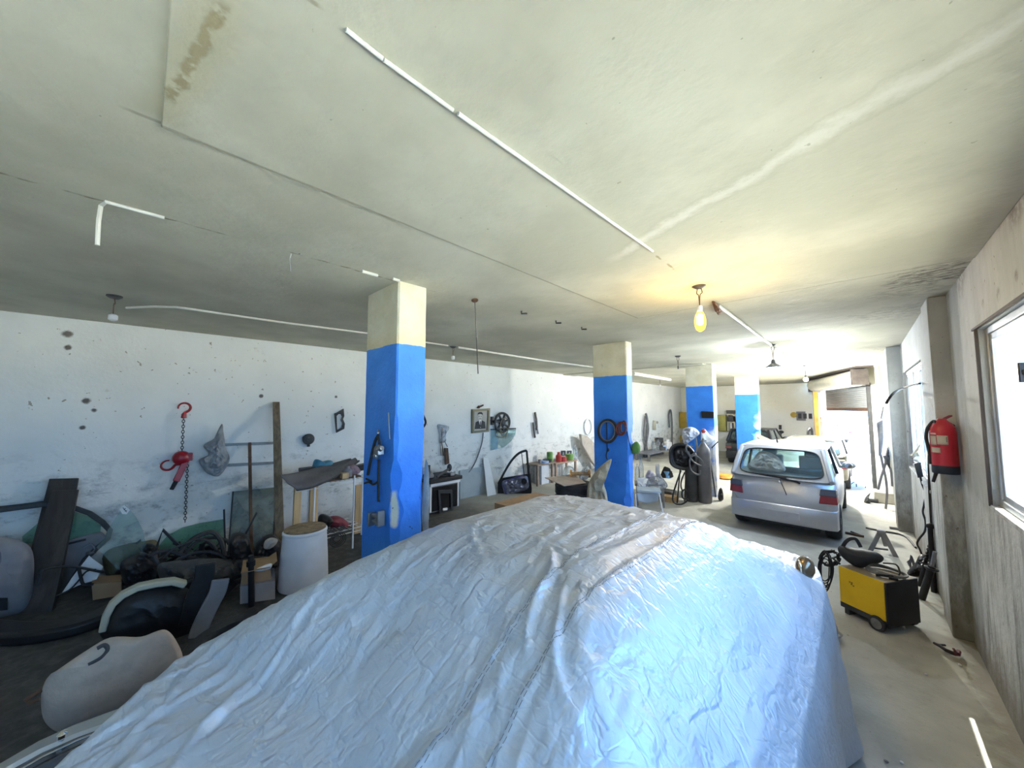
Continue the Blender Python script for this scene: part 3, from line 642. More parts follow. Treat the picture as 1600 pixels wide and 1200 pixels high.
M_BEIGE = mat('beige_cloth', (0.46, 0.41, 0.36), 0.9, 0, 0.12, 8, 0.3, 30, dirt=(0.28, 0.24, 0.20))
M_SACK = mat('burlap_sack', (0.46, 0.42, 0.33), 0.9, 0, 0.2, 10, 0.5, 40, dirt=(0.24, 0.21, 0.15))
M_GREYCL = mat('grey_cloth', (0.30, 0.31, 0.32), 0.9, 0, 0.2, 9, 0.4, 26, dirt=(0.14, 0.14, 0.14))
M_OLIVE = mat('olive_foam', (0.13, 0.12, 0.07), 0.9, 0, 0.25, 8, 0.4, 20)
M_CREAM = mat('cream_plastic', (0.48, 0.46, 0.36), 0.6, 0, 0.1, 6, 0.05, dirt=(0.2, 0.18, 0.13))
M_BLUEPL = mat('blue_plastic', (0.05, 0.20, 0.36), 0.5, 0, 0.15, 6, 0.05)
M_YELLOW = mat('yellow_enamel', (0.70, 0.44, 0.005), 0.4, 0, 0.08, 6, 0.04, dirt=(0.40, 0.24, 0.01), dirtamt=0.3, spec=0.45)
M_OCHRE = mat('ochre_paint', (0.50, 0.34, 0.05), 0.6, 0, 0.15, 6, 0.1, dirt=(0.3, 0.2, 0.05))
M_ORANGE = mat('orange_primer', (0.62, 0.28, 0.05), 0.6, 0, 0.2, 8, 0.1, dirt=(0.35, 0.13, 0.03))
M_CABLE = mat('black_cable', (0.018, 0.018, 0.02), 0.5, 0, 0.2, 10)
M_GCABLE = mat('grey_hose', (0.13, 0.13, 0.135), 0.55, 0, 0.2, 10)
M_PVC = mat('white_pvc', (0.72, 0.71, 0.66), 0.5, 0, 0.06, 6)
M_GREEN = mat('green_plastic', (0.12, 0.28, 0.06), 0.5, 0, 0.15, 6)
M_REDPL = mat('red_plastic', (0.45, 0.05, 0.05), 0.45, 0, 0.15, 6)
M_CLEAR = glass('clear_plastic', (0.90, 0.94, 0.96), 0.25, 0.25, (0.75, 0.8, 0.85))
M_BAG = glass('thin_bag_film', (0.88, 0.90, 0.92), 0.3, 0.55, (0.72, 0.75, 0.80))
M_GGREEN = glass('green_tinted_glass', (0.70, 0.88, 0.80), 0.2, 0.12, (0.25, 0.45, 0.40))
M_GTEAL = glass('pale_teal_glass', (0.88, 0.97, 0.965), 0.3, 0.18, (0.55, 0.72, 0.72))
M_GDIRT = glass('dirty_glass', (0.62, 0.70, 0.68), 0.3, 0.75, (0.30, 0.36, 0.35))
M_GDARK = glass('dark_glass', (0.05, 0.06, 0.07), 0.5)
# ---------------------------------------------------------------- shape helpers
def blobsheet(out, n, thick, amp=0.02, sc=6.0, rings=9, back=0.25):
    """soft lump: outline pts bulging along n by thick, crumpled by amp"""
    out = spline([Vector(p) for p in out], 5, True); c = sum(out, Vector())/len(out); n = Vector(n).normalized(); b = MB(); rr = []
    def ring(t, s_):
        r = []
        for p in out:
            q = c+(p-c)*t; h = thick*s_*math.sqrt(max(0, 1-t**2.6))
            a = noise.noise(q*sc); q = q+n*(h+(amp*(1.4*a+0.9*(1-abs(noise.noise(q*sc*2.1+Vector((5, 1, 2)))))**2-0.4))*(0.35+0.65*(1-t**4)) if s_ > 0 else h)
            r.append(q)
        return r
    for i in range(rings+1): rr.append(ring(0.02+0.98*(i/rings)**0.8, 1))
    for i in range(rings-1, -1, -2): rr.append(ring(0.02+0.98*(i/rings)**0.8, -back))
    return b.loft(rr)
def poly3(pix, f): return [f(x, y) for x, y in pix]
def onplane(P): return lambda x, y: vp(x, y, P)
def wobble(pts, a, sc=4.0):
    return [p+Vector((noise.noise(p*sc), noise.noise(p*sc+Vector((7, 0, 0))), noise.noise(p*sc+Vector((0, 9, 0)))))*a for p in pts]
XN = Vector((1, 0, 0))
def depth(P): return (Vector(P)-EYE).dot(FWD)
def ppm(P): return FPX/depth(P)       # pixels per metre, square on
def chain(a, b, pitch=0.034, r=0.0045, R=0.014):
    m = MB(); d = b-a; n = max(2, int(d.length/pitch)); u, w = frame(d); dn = d.normalized()
    for i in range(n):
        c = a+d*(i+0.5)/n; s_ = u if i % 2 else w
        m.tube([c+dn*math.cos(2*PI*k/12)*pitch*0.62+s_*math.sin(2*PI*k/12)*R for k in range(12)], r, 5, closed=True)
    return m
def hookmb(c, up, side, R, r):
    pts = [c+up*R*2.3, c+up*R*1.3]+[c+up*R*math.cos(a)+side*R*math.sin(a) for a in [PI*2*k/14 for k in range(1, 12)]]
    return MB().tube(pts, r, 8, r2=r*0.5, smooth=3)
# ================================================================ HANGING ON THE LEFT WALL
ZV = Vector((0, 0, 1)); YV = Vector((0, 1, 0))
# red lever hoist
o_ = 0.07
t = thing('lever_hoist', 'red lever chain hoist hanging on the white wall', 'chain hoist', lw(280, 720, o_))
c = lw(288, 637, o_)
build('top_hook', hookmb(c-ZV*0.0, ZV*-1, YV, 0.062, 0.018), M_RED, t)
build('swivel', MB().cyl(lw(288, 646, o_), lw(287, 653, o_), 0.024, 0.030), M_RED, t)
build('chain', chain(lw(287, 652, o_), lw(284, 710, o_)), M_CABLE, t)['label'] = 'dark steel chain'
b = MB().lathe(lw(283, 715, o_-0.05), (1, 0, 0), [(0.05, 0), (0.085, 0.015), (0.095, 0.05), (0.085, 0.09), (0.05, 0.11), (0.03, 0.12)], 22).box(lw(289, 714, o_), (0.10, 0.15, 0.10))
build('gear_case', b, M_RED, t, bevel=0.006)
la, lb, lc = lw(290, 721, o_+.03), lw(275, 752, o_+.05), lw(268, 765, o_+.05)
build('lever', MB().bar([la, lb], 0.030, 0.07, XN.cross(lb-la)), M_RED, t, bevel=0.006)
build('grip', MB().cyl(lb, lc, 0.026, 0.022), M_BLACK, t)
build('lower_hook', hookmb(lw(262, 727, o_), YV*1, ZV*-1, 0.062, 0.017), M_RED, t)
build('chain', chain(lw(293, 722, o_), lw(289, 816, o_)), M_CABLE, t)['label'] = 'dark steel chain'
# rusty frame with two rails
fr = thing('rail_rack', 'rusty steel upright with two grey crossbars leaning on the wall', 'metal frame', lw(391, 800, 0.1))
q0 = lw(390, 692, 0.05); q1 = fl(393, 884); q1.z = 0.0
build('upright', MB().bar([q0, q1], 0.035, 0.045, XN), M_RUST, fr, bevel=0.003)
for ya, yb in ((695, 692), (727, 723)):
    build('crossbar', MB().bar([lw(350, ya, 0.045), lw(431, yb, 0.045)], 0.022, 0.038, ZV), M_GALV, fr, bevel=0.003)
t = build('rag', blobsheet(poly3([(347, 662), (338, 678), (333, 686), (318, 696), (325, 706), (324, 712), (311, 719), (316, 731), (326, 741), (342, 744), (353, 731), (359, 717), (353, 700), (350, 680)], lambda x, y: lw(x, y, 0.09)), XN, 0.07, 0.05, 9, 14), M_GREYCL)
tag(t, 'dirty grey rag bag hooked over the rusty rail frame', 'rag')
t = build('plank', MB().hexa([p for p in (fl(431, 884), fl(446, 884), fl(446, 884)+Vector((-.05, 0, 0)), fl(431, 884)+Vector((-.05, 0, 0)), lw(426, 628, 0.06), lw(437, 628, 0.06), lw(437, 628, 0.012), lw(426, 628, 0.012))]), M_WOOD, bevel=0.004)
tag(t, 'tall weathered wooden plank standing against the wall', 'plank')
# pane with rubber edge
gp = thing('glass_sheet', 'dirty glass sheet standing behind the rusty frame', 'glass sheet', lw(395, 860, 0.1))
P4 = [lw(364, 768, 0.03), lw(431, 761, 0.03), fl(433, 878)+Vector((-0.25, 0, 0)), fl(361, 880)+Vector((-0.25, 0, 0))]
build('sheet', MB().slab(P4, XN*0.008), M_GDIRT, gp)
build('edge_strip', MB().bar([P4[0], P4[3]], 0.014, 0.03, XN), M_BLACK, gp); build('edge_strip', MB().bar([P4[1], P4[2]], 0.012, 0.02, XN), M_BLACK, gp)
t = build('windscreen', MB().slab(poly3([(243, 886), (249, 852), (262, 836), (285, 824), (312, 817), (349, 811), (350, 888)], lambda x, y: lw(x, y, 0.10)), XN*0.010), M_GGREEN)
tag(t, 'green tinted windscreen leaning on the wall below the hoist', 'windscreen')
# horn disc and gasket
d_ = thing('horn', 'round black car horn on the wall left of the first pillar', 'car horn', lw(480, 686, 0.04))
build('shell', MB().lathe(lw(481, 686, 0.0), (1, 0, 0), [(0.06, 0), (0.088, 0.02), (0.09, 0.045), (0.07, 0.06), (0.03, 0.062), (0.028, 0.08), (0.0, 0.082)], 26), M_DKGREY, d_)
build('bracket', MB().bar([lw(473, 683, 0.03), lw(481, 686, 0.03)], 0.015, 0.04, ZV), M_BLACK, d_)
build('lug', MB().bar([lw(482, 690, 0.03), lw(482, 698, 0.03)], 0.015, 0.04, YV), M_BLACK, d_)
ga = [(522, 646), (525, 645), (536, 638.5), (537, 650), (535, 655), (538, 662), (537, 670), (525, 676)]
gi = [(525, 650), (528, 647), (532, 647), (534, 651), (532, 656), (534.5, 662), (533.5, 668), (526, 672)]
t = build('gasket', MB().ringslab(poly3(ga, lambda x, y: lw(x, y, 0.01)), poly3(gi, lambda x, y: lw(x, y, 0.01)), XN*0.03), M_BLACK)
tag(t, 'black lamp gasket frame nailed to the wall beside the first pillar', 'gasket')
# plastic bag with wiper parts, right of the first pillar
t = thing('spare_bundle', 'plastic bag and brown spare parts hung above the stove', 'spare parts', lw(693, 690, 0.05))
build('bag', blobsheet(poly3([(683, 664), (692, 664), (702, 667), (697, 676), (696, 690), (690, 692), (687, 692), (687, 680)], lambda x, y: lw(x, y, 0.03)), XN, 0.05, 0.03, 9), M_BAG, t)
build('stick', MB().tube(poly3([(691, 668), (690, 690), (693, 712)], lambda x, y: lw(x, y, 0.06)), 0.012, 6).tube(poly3([(696, 672), (695, 690), (699, 698)], lambda x, y: lw(x, y, 0.06)), 0.010, 6).tube(poly3([(688, 690), (689, 712)], lambda x, y: lw(x, y, 0.05)), 0.006, 6), M_RUST, t)
build('strap', MB().slab(poly3([(694, 700), (699, 700), (701, 724), (695, 726)], lambda x, y: lw(x, y, 0.05)), XN*0.03), M_RUST, t)
t = build('hook_lever', MB().tube(poly3([(661, 648), (664, 655), (665, 661), (662, 667)], lambda x, y: lw(x, y, 0.05)), 0.022, 6, smooth=4), M_BLACK); tag(t, 'small black lever on the wall at the right edge of the first pillar', 'lever')
# portrait
fo = [(736.5, 639.5), (764.5, 638), (762.5, 674.5), (736.5, 677)]; fi = [(739.5, 643), (761.5, 641.5), (759.8, 671.5), (739.4, 673.5)]
pf = thing('framed_portrait', 'framed black and white portrait of a man in a dark suit', 'picture', lw(750, 658, 0.03))
W_ = lambda k: (lambda x, y: lw(x, y, k))
build('frame', MB().ringslab(poly3(fo, W_(0.01)), poly3(fi, W_(0.01)), XN*0.04), mat('picture_frame', (0.17, 0.15, 0.09), 0.5, 0.1), pf, bevel=0.004)
build('mount', MB().slab(poly3(fi, W_(0.012)), XN*0.008), mat('photo_paper', (0.36, 0.34, 0.31), 0.5), pf)
build('suit', MB().slab(poly3([(741.5, 670.5), (743, 660), (747.5, 657.5), (750, 659), (753, 657), (757.5, 659), (758.6, 669.5)], W_(0.021)), XN*0.002), mat('print_black', (0.012, 0.012, 0.012), 0.5), pf)
build('shirt', MB().slab(poly3([(748, 657), (752.3, 656.5), (750.7, 669)], W_(0.0235)), XN*0.002), mat('print_white', (0.75, 0.74, 0.70), 0.5), pf)
build('face', MB().slab(poly3([(747, 648), (748.5, 646), (752, 646), (753.5, 648.5), (753, 653), (751.5, 656.5), (749, 656.8), (747.4, 653.5)], W_(0.0235)), XN*0.002), mat('print_grey', (0.46, 0.44, 0.41), 0.5), pf)
build('hair', MB().slab(poly3([(746.3, 649), (746.5, 645.5), (749, 643.8), (752.5, 643.9), (754.3, 646), (754, 649.5), (753.2, 647.5), (750, 646.8), (747.2, 647.5)], W_(0.0262)), XN*0.002), MC['print_black'], pf)
build('necktie', MB().slab(poly3([(749.7, 658), (751, 658), (751.3, 667), (749.6, 667)], W_(0.0265)), XN*0.002), MC['print_black'], pf)
for x in (748.6, 751.8): build('eye', MB().slab(poly3([(x-.7, 650), (x+.7, 650), (x+.7, 650.8), (x-.7, 650.8)], W_(0.026)), XN*0.002), MC['print_black'], pf)
b = MB()
b.slab(poly3([(748.9, 653.7), (751.6, 653.6), (751.6, 654.3), (748.9, 654.4)], W_(0.026)), XN*0.002)
build('mouth', b, MC['print_black'], pf)
t = build('wall_hook', MB().tube(poly3([(746, 637), (751, 635), (755, 633)], W_(0.05)), 0.02, 6).ball(lw(748, 636, 0.05), 0.035, 10, 6), M_RUST); tag(t, 'rusty hook sticking out of the wall above the portrait', 'hook')
t = build('hose', MB().tube(poly3([(755, 676), (753, 692), (746, 714), (739, 729), (732, 738)], W_(0.05)), 0.014, 8, smooth=5), M_GCABLE); tag(t, 'bent grey hose hanging down from the portrait', 'hose')
# spoked wheel with cord
t = thing('spoked_wheel', 'old spoked wheel wound with cord on the wall beside the portrait', 'wheel', lw(785, 660, 0.06))
C0 = lw(785, 660, 0.07); Ry, Rz = (lw(796, 660, .07).y-C0.y), (lw(785, 645.5, .07).z-C0.z); RW = (Ry+Rz)/2
ell = lambda a, k=1.0: C0+YV*math.cos(a)*Ry*k+ZV*math.sin(a)*Rz*k
build('rim', MB().tube([ell(2*PI*i/36) for i in range(36)], 0.030, 8, closed=True), M_DKGREY, t)
b = MB().lathe(C0-XN*0.03, XN, [(0.10, 0), (0.10, 0.05), (0.06, 0.09), (0.0, 0.095)], 18)
build('hub', b, M_DKGREY, t)
for k in range(7): build('spoke', MB().bar([C0, ell(2*PI*k/7+.3, 0.97)], 0.03, 0.05, XN), M_DKGREY, t)
build('cord', MB().tube(wobble([ell(2*PI*i/20, 0.75)+XN*0.05-ZV*0.10 for i in range(24)], 0.08, 3), 0.010, 6, smooth=3).tube(wobble([ell(2*PI*i/14, 0.5)+XN*0.06-ZV*0.24 for i in range(17)], 0.10, 4), 0.009, 6, smooth=3).tube(poly3([(780, 672), (774, 680), (787, 684), (792, 675), (790, 685)], W_(0.08)), 0.009, 6, smooth=4), mat('tan_cord', (0.24, 0.20, 0.13), 0.9), t)
build('mount', MB().bar([lw(768, 659, 0.04), lw(784, 657, 0.04)], 0.05, 0.07, ZV).bar([lw(769, 651, 0.04), lw(769, 664, 0.04)], 0.05, 0.06, YV), M_BLACK, t)
t = build('quarter_glass', MB().slab(poly3([(767, 671), (806, 669.5), (805, 679), (799, 689), (787, 699), (766, 704)], W_(0.02)), XN*0.008), M_GTEAL); tag(t, 'curved pale teal car window hung on the wall under the spoked wheel', 'car window')
t = build('rail', MB().bar(poly3([(767, 671), (806, 669.5)], W_(0.03)), 0.02, 0.03), M_DKGREY, None); tag(t, 'thin dark rail across the top of the teal window', 'rail')
t = thing('wiper_parts', 'dark bundle of wiper blades nailed to the wall, right of the spoked wheel', 'spare parts', lw(837, 665, 0.05))
for pts, w in ((((836, 644), (838, 655), (839, 672)), 0.06), (((833, 660), (834, 672), (836, 684)), 0.05), (((839, 668), (841, 678)), 0.04)):
    build('blade', MB().bar(poly3(pts, W_(0.05)), 0.03, w, YV), M_BLACK if w > 0.045 else M_GREY, t, bevel=0.006)
# ring and leaning bumper left of the second pillar
C1 = lw(919, 667, 0.04); Rz1 = lw(919, 655, .04).z-C1.z; Ry1 = lw(924.5, 667, .04).y-C1.y
t = build('wire_ring', MB().tube([C1+YV*math.cos(2*PI*i/30)*Ry1+ZV*math.sin(2*PI*i/30)*Rz1 for i in range(30)], 0.022, 6, closed=True), M_WHITE); tag(t, 'thin pale ring hanging on the wall left of the second pillar', 'ring')
t = build('bumper_scrap', MB().slab(poly3([(904, 678), (914, 681), (926, 693), (932, 712), (940, 742), (922, 722), (906, 695)], W_(0.25)), XN*0.10), M_BEIGE, bevel=0.02); tag(t, 'beige bumper piece leaning on the wall beside the second pillar', 'bumper')
# hoses and paddle on the wall between second and third pillars
for pts, lab in ((((1008, 650), (1006, 680), (1010, 705), (1005, 740), (1009, 700), (1013, 670), (1009, 646), (1012, 660), (1010, 700), (1014, 735)), 'grey looped hose on the wall just right of the second pillar'), (((1046, 668), (1045, 648), (1048, 641), (1050, 660), (1050, 690), (1048, 720)), 'grey looped hose on the wall left of the third pillar')):
    t = build('hose', MB().tube(poly3(pts, W_(0.10)), 0.038, 7, smooth=4), M_GCABLE); tag(t, lab, 'hose')
t = build('scraper', MB().slab(poly3([(1020, 657), (1023, 657), (1024, 672), (1020, 671)], W_(0.03)), XN*0.04).ball(lw(1027, 660, 0.03), 0.06, 10, 6), M_CREAM); tag(t, 'small pale scraper hung between the two hoses', 'scraper')
t = build('motor_part', MB().lathe(lw(1031, 694, 0.22), ZV, [(0.11, -0.25), (0.12, -0.1), (0.07, 0.0), (0.15, 0.10), (0.15, 0.28), (0.0, 0.29)], 16), M_DKGREY); tag(t, 'small dark grinder hung above the grey steel table', 'grinder')
# ================================================================ SCRAP IN THE LEFT CORNER
Pb = fl(50, 957)
bt = [lw(77, 748, 0.10), lw(123, 747, 0.10)]; bb = [fl(25, 946), fl(86, 942)]
t = build('board', MB().hexa([bb[0], bb[1], bb[1]+Vector((-.06, .02, 0)), bb[0]+Vector((-.06, .02, 0)), bt[0], bt[1], bt[1]+Vector((-.05, 0, -.01)), bt[0]+Vector((-.05, 0, -.01))]), M_BROWNB, bevel=0.004); tag(t, 'dark brown board leaning on the wall, taller and rear one of the pair', 'board')
bt = [lw(82, 766, 0.28), lw(123, 765, 0.28)]; bb = [fl(19, 959), fl(81, 956)]
t = build('board', MB().hexa([bb[0], bb[1], bb[1]+Vector((-.07, .02, 0)), bb[0]+Vector((-.07, .02, 0)), bt[0], bt[1], bt[1]+Vector((-.06, 0, -.01)), bt[0]+Vector((-.06, 0, -.01))]), M_BROWNB, bevel=0.004); tag(t, 'dark brown board leaning at left, shorter and front one of the pair', 'board')
# car tailgate behind the boards
tg = thing('car_tailgate', 'grey car tailgate with green glass standing behind the brown boards', 'car tailgate', fl(100, 925))
tp = lambda k: (lambda x, y: at(x, y, 0, XL+0.10+k))
build('panel', MB().slab(poly3([(70, 850), (110, 842), (158, 829), (168, 838), (160, 850), (146, 858), (132, 872), (110, 915), (98, 932), (60, 935)], tp(0)), XN*0.05), M_GREY, tg, bevel=0.02)
build('window', MB().slab(poly3([(35, 838), (80, 800), (112, 797), (140, 807), (158, 821), (157, 830), (108, 843), (36, 850)], tp(0.03)), XN*0.01), M_GGREEN, tg)
build('edge', MB().bar(poly3([(-14, 799), (30, 793), (70, 788), (112, 792), (140, 802), (160, 816), (172, 829), (168, 842), (152, 856), (134, 873), (108, 915), (92, 938)], tp(0.05)), 0.05, 0.035, XN), M_DKGREY, tg, bevel=0.01)
build('wiper_arm', MB().bar(poly3([(96, 852), (134, 843)], tp(0.08)), 0.02, 0.02), M_BLACK, tg)
build('latch', MB().ball(vp(142, 863, fl(100, 925)), (0.05, 0.05, 0.03), 10, 6).tube(poly3([(130, 856), (142, 850), (148, 858), (140, 866)], tp(0.08)), 0.008, 5, smooth=3), M_STEEL, tg)
t = build('sun_strip', MB().bar(poly3([(-20, 797), (30, 791.5), (68, 786.5)], tp(-0.05)), 0.03, 0.05, ZV), M_DKGREY); tag(t, 'dark rubber strip against the wall at the far left edge', 'strip')
# grey door trim at the left edge
dt = thing('door_trim', 'grey fabric car seat back at the far left edge', 'car seat', fl(10, 965))
f_ = onplane(fl(14, 962))
build('panel', blobsheet(poly3([(-60, 840), (-20, 838), (10, 839), (36, 847), (51, 862), (53, 900), (46, 945), (20, 961), (-60, 962)], f_), nrm(fl(14, 962)), 0.10, 0.012, 4, 10), M_GREY, dt)
build('recess', blobsheet(poly3([(-50, 862), (-6, 860), (3, 868), (4, 900), (0, 925), (-50, 928)], onplane(fl(14, 962)+nrm(fl(14, 962))*0.08)), nrm(fl(14, 962)), 0.03, 0.004), mat('blue_grey_fabric', (0.10, 0.115, 0.16), 0.9, 0, 0.15, 12, 0.2), dt)
build('grille', MB().slab(poly3([(-8, 934), (12, 934), (12, 952), (-8, 954)], onplane(fl(14, 962)+nrm(fl(14, 962))*0.10)), nrm(fl(14, 962))*0.02), M_BLACK, dt)
Pw = fl(125, 945)
t = build('plastic_sheet', MB().slab(poly3([(139, 868), (161, 885), (151, 904), (122, 914), (97, 926), (112, 903)], onplane(Pw)), nrm(Pw)*0.02), M_WHITE); tag(t, 'white plastic sheet lying askew beside the brown boards', 'plastic sheet')
Pt = fl(120, 952)
t = build('bent_wire', MB().tube(poly3([(60, 898), (72, 889), (95, 885), (120, 886), (150, 892), (162, 894)], onplane(Pt)), 0.012, 6, smooth=4).tube(poly3([(123, 887), (127, 905), (131, 913), (146, 913)], onplane(Pt)), 0.013, 6, smooth=4).tube(poly3([(88, 931), (108, 922), (122, 908), (135, 893), (150, 890)], onplane(Pt)), 0.008, 6, smooth=4).tube(poly3([(66, 890), (63, 905), (58, 916)], onplane(Pt)), 0.014, 6), M_CABLE); tag(t, 'bent black wire frame in front of the white plastic sheet', 'wire frame')
# pale quarter glass with sticker
Pq = fl(196, 932)+Vector((-.15, .05, 0))
qg = thing('side_glass', 'pale teal side window with a white sticker, upright in the scrap', 'car window', Pq)
gl = poly3([(151, 855), (170, 826), (190, 794), (196, 789), (203, 796), (214, 810), (223, 828), (228, 850), (222, 880), (213, 914), (180, 886)], onplane(Pq))
build('sheet', MB().slab(gl, nrm(Pq)*0.008), M_GTEAL, qg)
sk = poly3([(194, 789), (203, 797), (198, 803.5), (191, 803), (187, 796)], onplane(Pq+nrm(Pq)*0.012))
build('sticker', MB().slab(sk, nrm(Pq)*0.002), mat('sticker_white', (0.85, 0.86, 0.86), 0.5), qg)
b = MB()
for p, q in (((192, 793), (198, 800)), ((196.5, 794), (193.5, 797)), ((195, 799), (198.5, 797))): b.bar(poly3([p, q], onplane(Pq+nrm(Pq)*0.016)), 0.006, 0.005, nrm(Pq))
build('print', b, mat('sticker_ink', (0.10, 0.16, 0.2), 0.6), qg)
Po = fl(185, 925)+Vector((-.35, -.1, 0))
t = build('seat_cushion', blobsheet(poly3([(160, 875), (168, 860), (190, 852), (222, 846), (246, 846), (248, 880), (230, 905), (196, 915), (170, 905)], onplane(Po)), nrm(Po), 0.12, 0.02, 5), M_OLIVE); tag(t, 'olive brown seat foam behind the teal side window', 'seat cushion')
# dark scrap lumps
def lump(name, pix, P, th, m, lab, cat, amp=0.06, sc=9, group=None):
    return tag(build(name, blobsheet(poly3(pix, onplane(P)), nrm(P), th, amp, sc, 12), m), lab, cat, group)
lump('fender_liner', [(188, 880), (210, 868), (225, 862), (248, 880), (252, 905), (228, 918), (195, 912)], fl(220, 935), 0.14, M_BLACK, 'crumpled black wheel liner under the teal side window', 'wheel liner')
lump('headlamp_shell', [(222, 852), (235, 848), (246, 856), (248, 872), (238, 880), (225, 875)], fl(232, 925)+Vector((-.25, 0, 0)), 0.10, M_BLACK, 'small black lamp shell behind the scrap heap', 'lamp shell')
lump('dashboard_piece', [(250, 880), (290, 875), (340, 872), (372, 880), (378, 900), (330, 915), (270, 915), (248, 900)], fl(320, 935), 0.16, M_DKGREY, 'long dark dashboard piece under the tangle of window seals', 'dashboard piece', 0.05)
lump('air_duct', [(360, 838), (372, 832), (388, 838), (392, 860), (386, 880), (366, 878), (358, 860)], fl(378, 930)+Vector((-.35, 0, 0)), 0.12, M_BLACK, 'black plastic air duct upright in front of the glass sheet', 'air duct', 0.04)
lump('carpet_roll', [(400, 852), (412, 838), (428, 835), (440, 850), (438, 880), (420, 890), (396, 880)], fl(420, 925)+Vector((-.5, 0, 0)), 0.14, M_BLACK, 'black carpet bundle beside the white drum', 'carpet', 0.05)
lump('rag', [(414, 845), (424, 840), (434, 843), (430, 852), (420, 858), (412, 856)], fl(424, 925)+Vector((-.35, 0, 0)), 0.04, M_BEIGE, 'small pale rag on top of the black carpet bundle', 'rag', 0.02)
lump('shroud', [(355, 878), (380, 872), (410, 868), (425, 876), (415, 888), (372, 890)], fl(390, 925)+Vector((-.2, 0, 0)), 0.10, M_DKGREY, 'dark grey fan shroud behind the carton', 'shroud')
# window seals: looping black rubber
def seal(pix, P, r, lab, closed=False, sm=5):
    return tag(build('window_seal', MB().tube(poly3(pix, onplane(P)), r, 7, closed=closed, smooth=sm), M_RUBBER), lab, 'window seal')
Ps = fl(300, 925)+Vector((-.2, 0, 0))
t = build('window_surround', MB().bar(poly3([(240, 868), (254.5, 828), (289, 862)], onplane(Ps)), 0.03, 0.045, nrm(Ps)), M_BLACK, bevel=0.004); tag(t, 'black triangular quarter window frame standing in the scrap', 'window frame')
seal([(232, 868), (262, 860), (300, 872), (345, 872), (372, 866)], Ps+nrm(Ps)*.1, 0.022, 'long black window seal lying across the scrap heap')
seal([(278, 866), (300, 843), (320, 833), (334, 832), (345, 845), (350, 868), (345, 878)], Ps+nrm(Ps)*.05, 0.026, 'thick black window seal arching over the green windscreen')
seal([(286, 868), (308, 846), (330, 840), (352, 843), (358, 850)], Ps, 0.018, 'thin black window seal just under the thick arch')
seal([(300, 868), (318, 850), (326, 848), (338, 858), (348, 872)], Ps-nrm(Ps)*.05, 0.016, 'small black window seal making the innermost arch')
seal([(240, 868), (250, 885), (262, 895), (300, 890), (330, 884), (352, 880)], Ps+nrm(Ps)*.22, 0.018, 'black window seal drooping in front of the dashboard piece')
seal([(352, 882), (372, 893), (392, 888), (398, 872), (390, 858)], Ps+nrm(Ps)*.15, 0.012, 'thin black seal curled round the air duct')
seal([(268, 882), (290, 868), (318, 862), (342, 866), (356, 876)], Ps+nrm(Ps)*.28, 0.015, 'black window seal bowed low over the front of the dashboard piece')
seal([(255, 872), (270, 858), (292, 848), (312, 842), (330, 848), (340, 862)], Ps+nrm(Ps)*.12, 0.014, 'thin black window seal arching beside the triangular frame')
seal([(345, 905), (362, 898), (380, 897), (376, 908), (358, 914), (344, 912)], fl(360, 930), 0.02, 'black rubber ring on the floor in front of the cartons', True)
t = build('wiper', MB().bar(poly3([(350, 796), (351, 830), (352, 864)], onplane(Ps)), 0.018, 0.02, nrm(Ps)), M_BLACK); tag(t, 'black wiper arm standing upright against the green windscreen', 'wiper arm')
t = build('wiper', MB().bar(poly3([(401.5, 800), (392, 818), (384, 834), (376, 852), (368, 880), (362, 905)], onplane(Ps)), 0.018, 0.026, nrm(Ps)), M_BLACK); tag(t, 'black wiper arm slanting across the dirty glass sheet', 'wiper arm')
t = build('trim_strip', MB().bar(poly3([(290, 898), (318, 890), (346, 881)], onplane(Ps+nrm(Ps)*.35)), 0.02, 0.035, nrm(Ps)), M_GREY); tag(t, 'grey trim strip lying over the scrap in front of the seals', 'trim strip')
# the uncountable dark rubbish between the larger pieces
b = MB(); random.seed(5)
for k in range(150):
    q = fl(rnd(195, 362), rnd(908, 938)); q = q+Vector((rnd(-.25, .1), rnd(-.1, .1), 0)); h_ = rnd(.02, .36)*math.exp(-((q.y-.35)/.9)**2)
    ax = Vector((rnd(-1, 1), rnd(-1, 1), rnd(-.5, .5))).normalized(); l_ = rnd(.05, .20); c = q+ZV*(h_+.03)
    R = Matrix.Rotation(rnd(0, 6), 3, ax)
    if k % 3 == 0: b.tube(wobble([c+ax*l_*(i/5-.5) for i in range(6)], .08, 6), rnd(.006, .014), 5)
    elif k % 3 == 1: b.box(c, (l_, rnd(.03, .1), rnd(.008, .03)), R)
    else: b.slab([c+R @ Vector(v) for v in ((0, 0, 0), (l_, .02, 0), (l_*.7, .08, .02), (.02, .06, 0))], R @ Vector((0, 0, .006)))
t = build('scrap_heap', b, M_BLACK, kind='stuff'); tag(t, 'dark heap of small broken car trim on the floor at left', 'scrap heap')
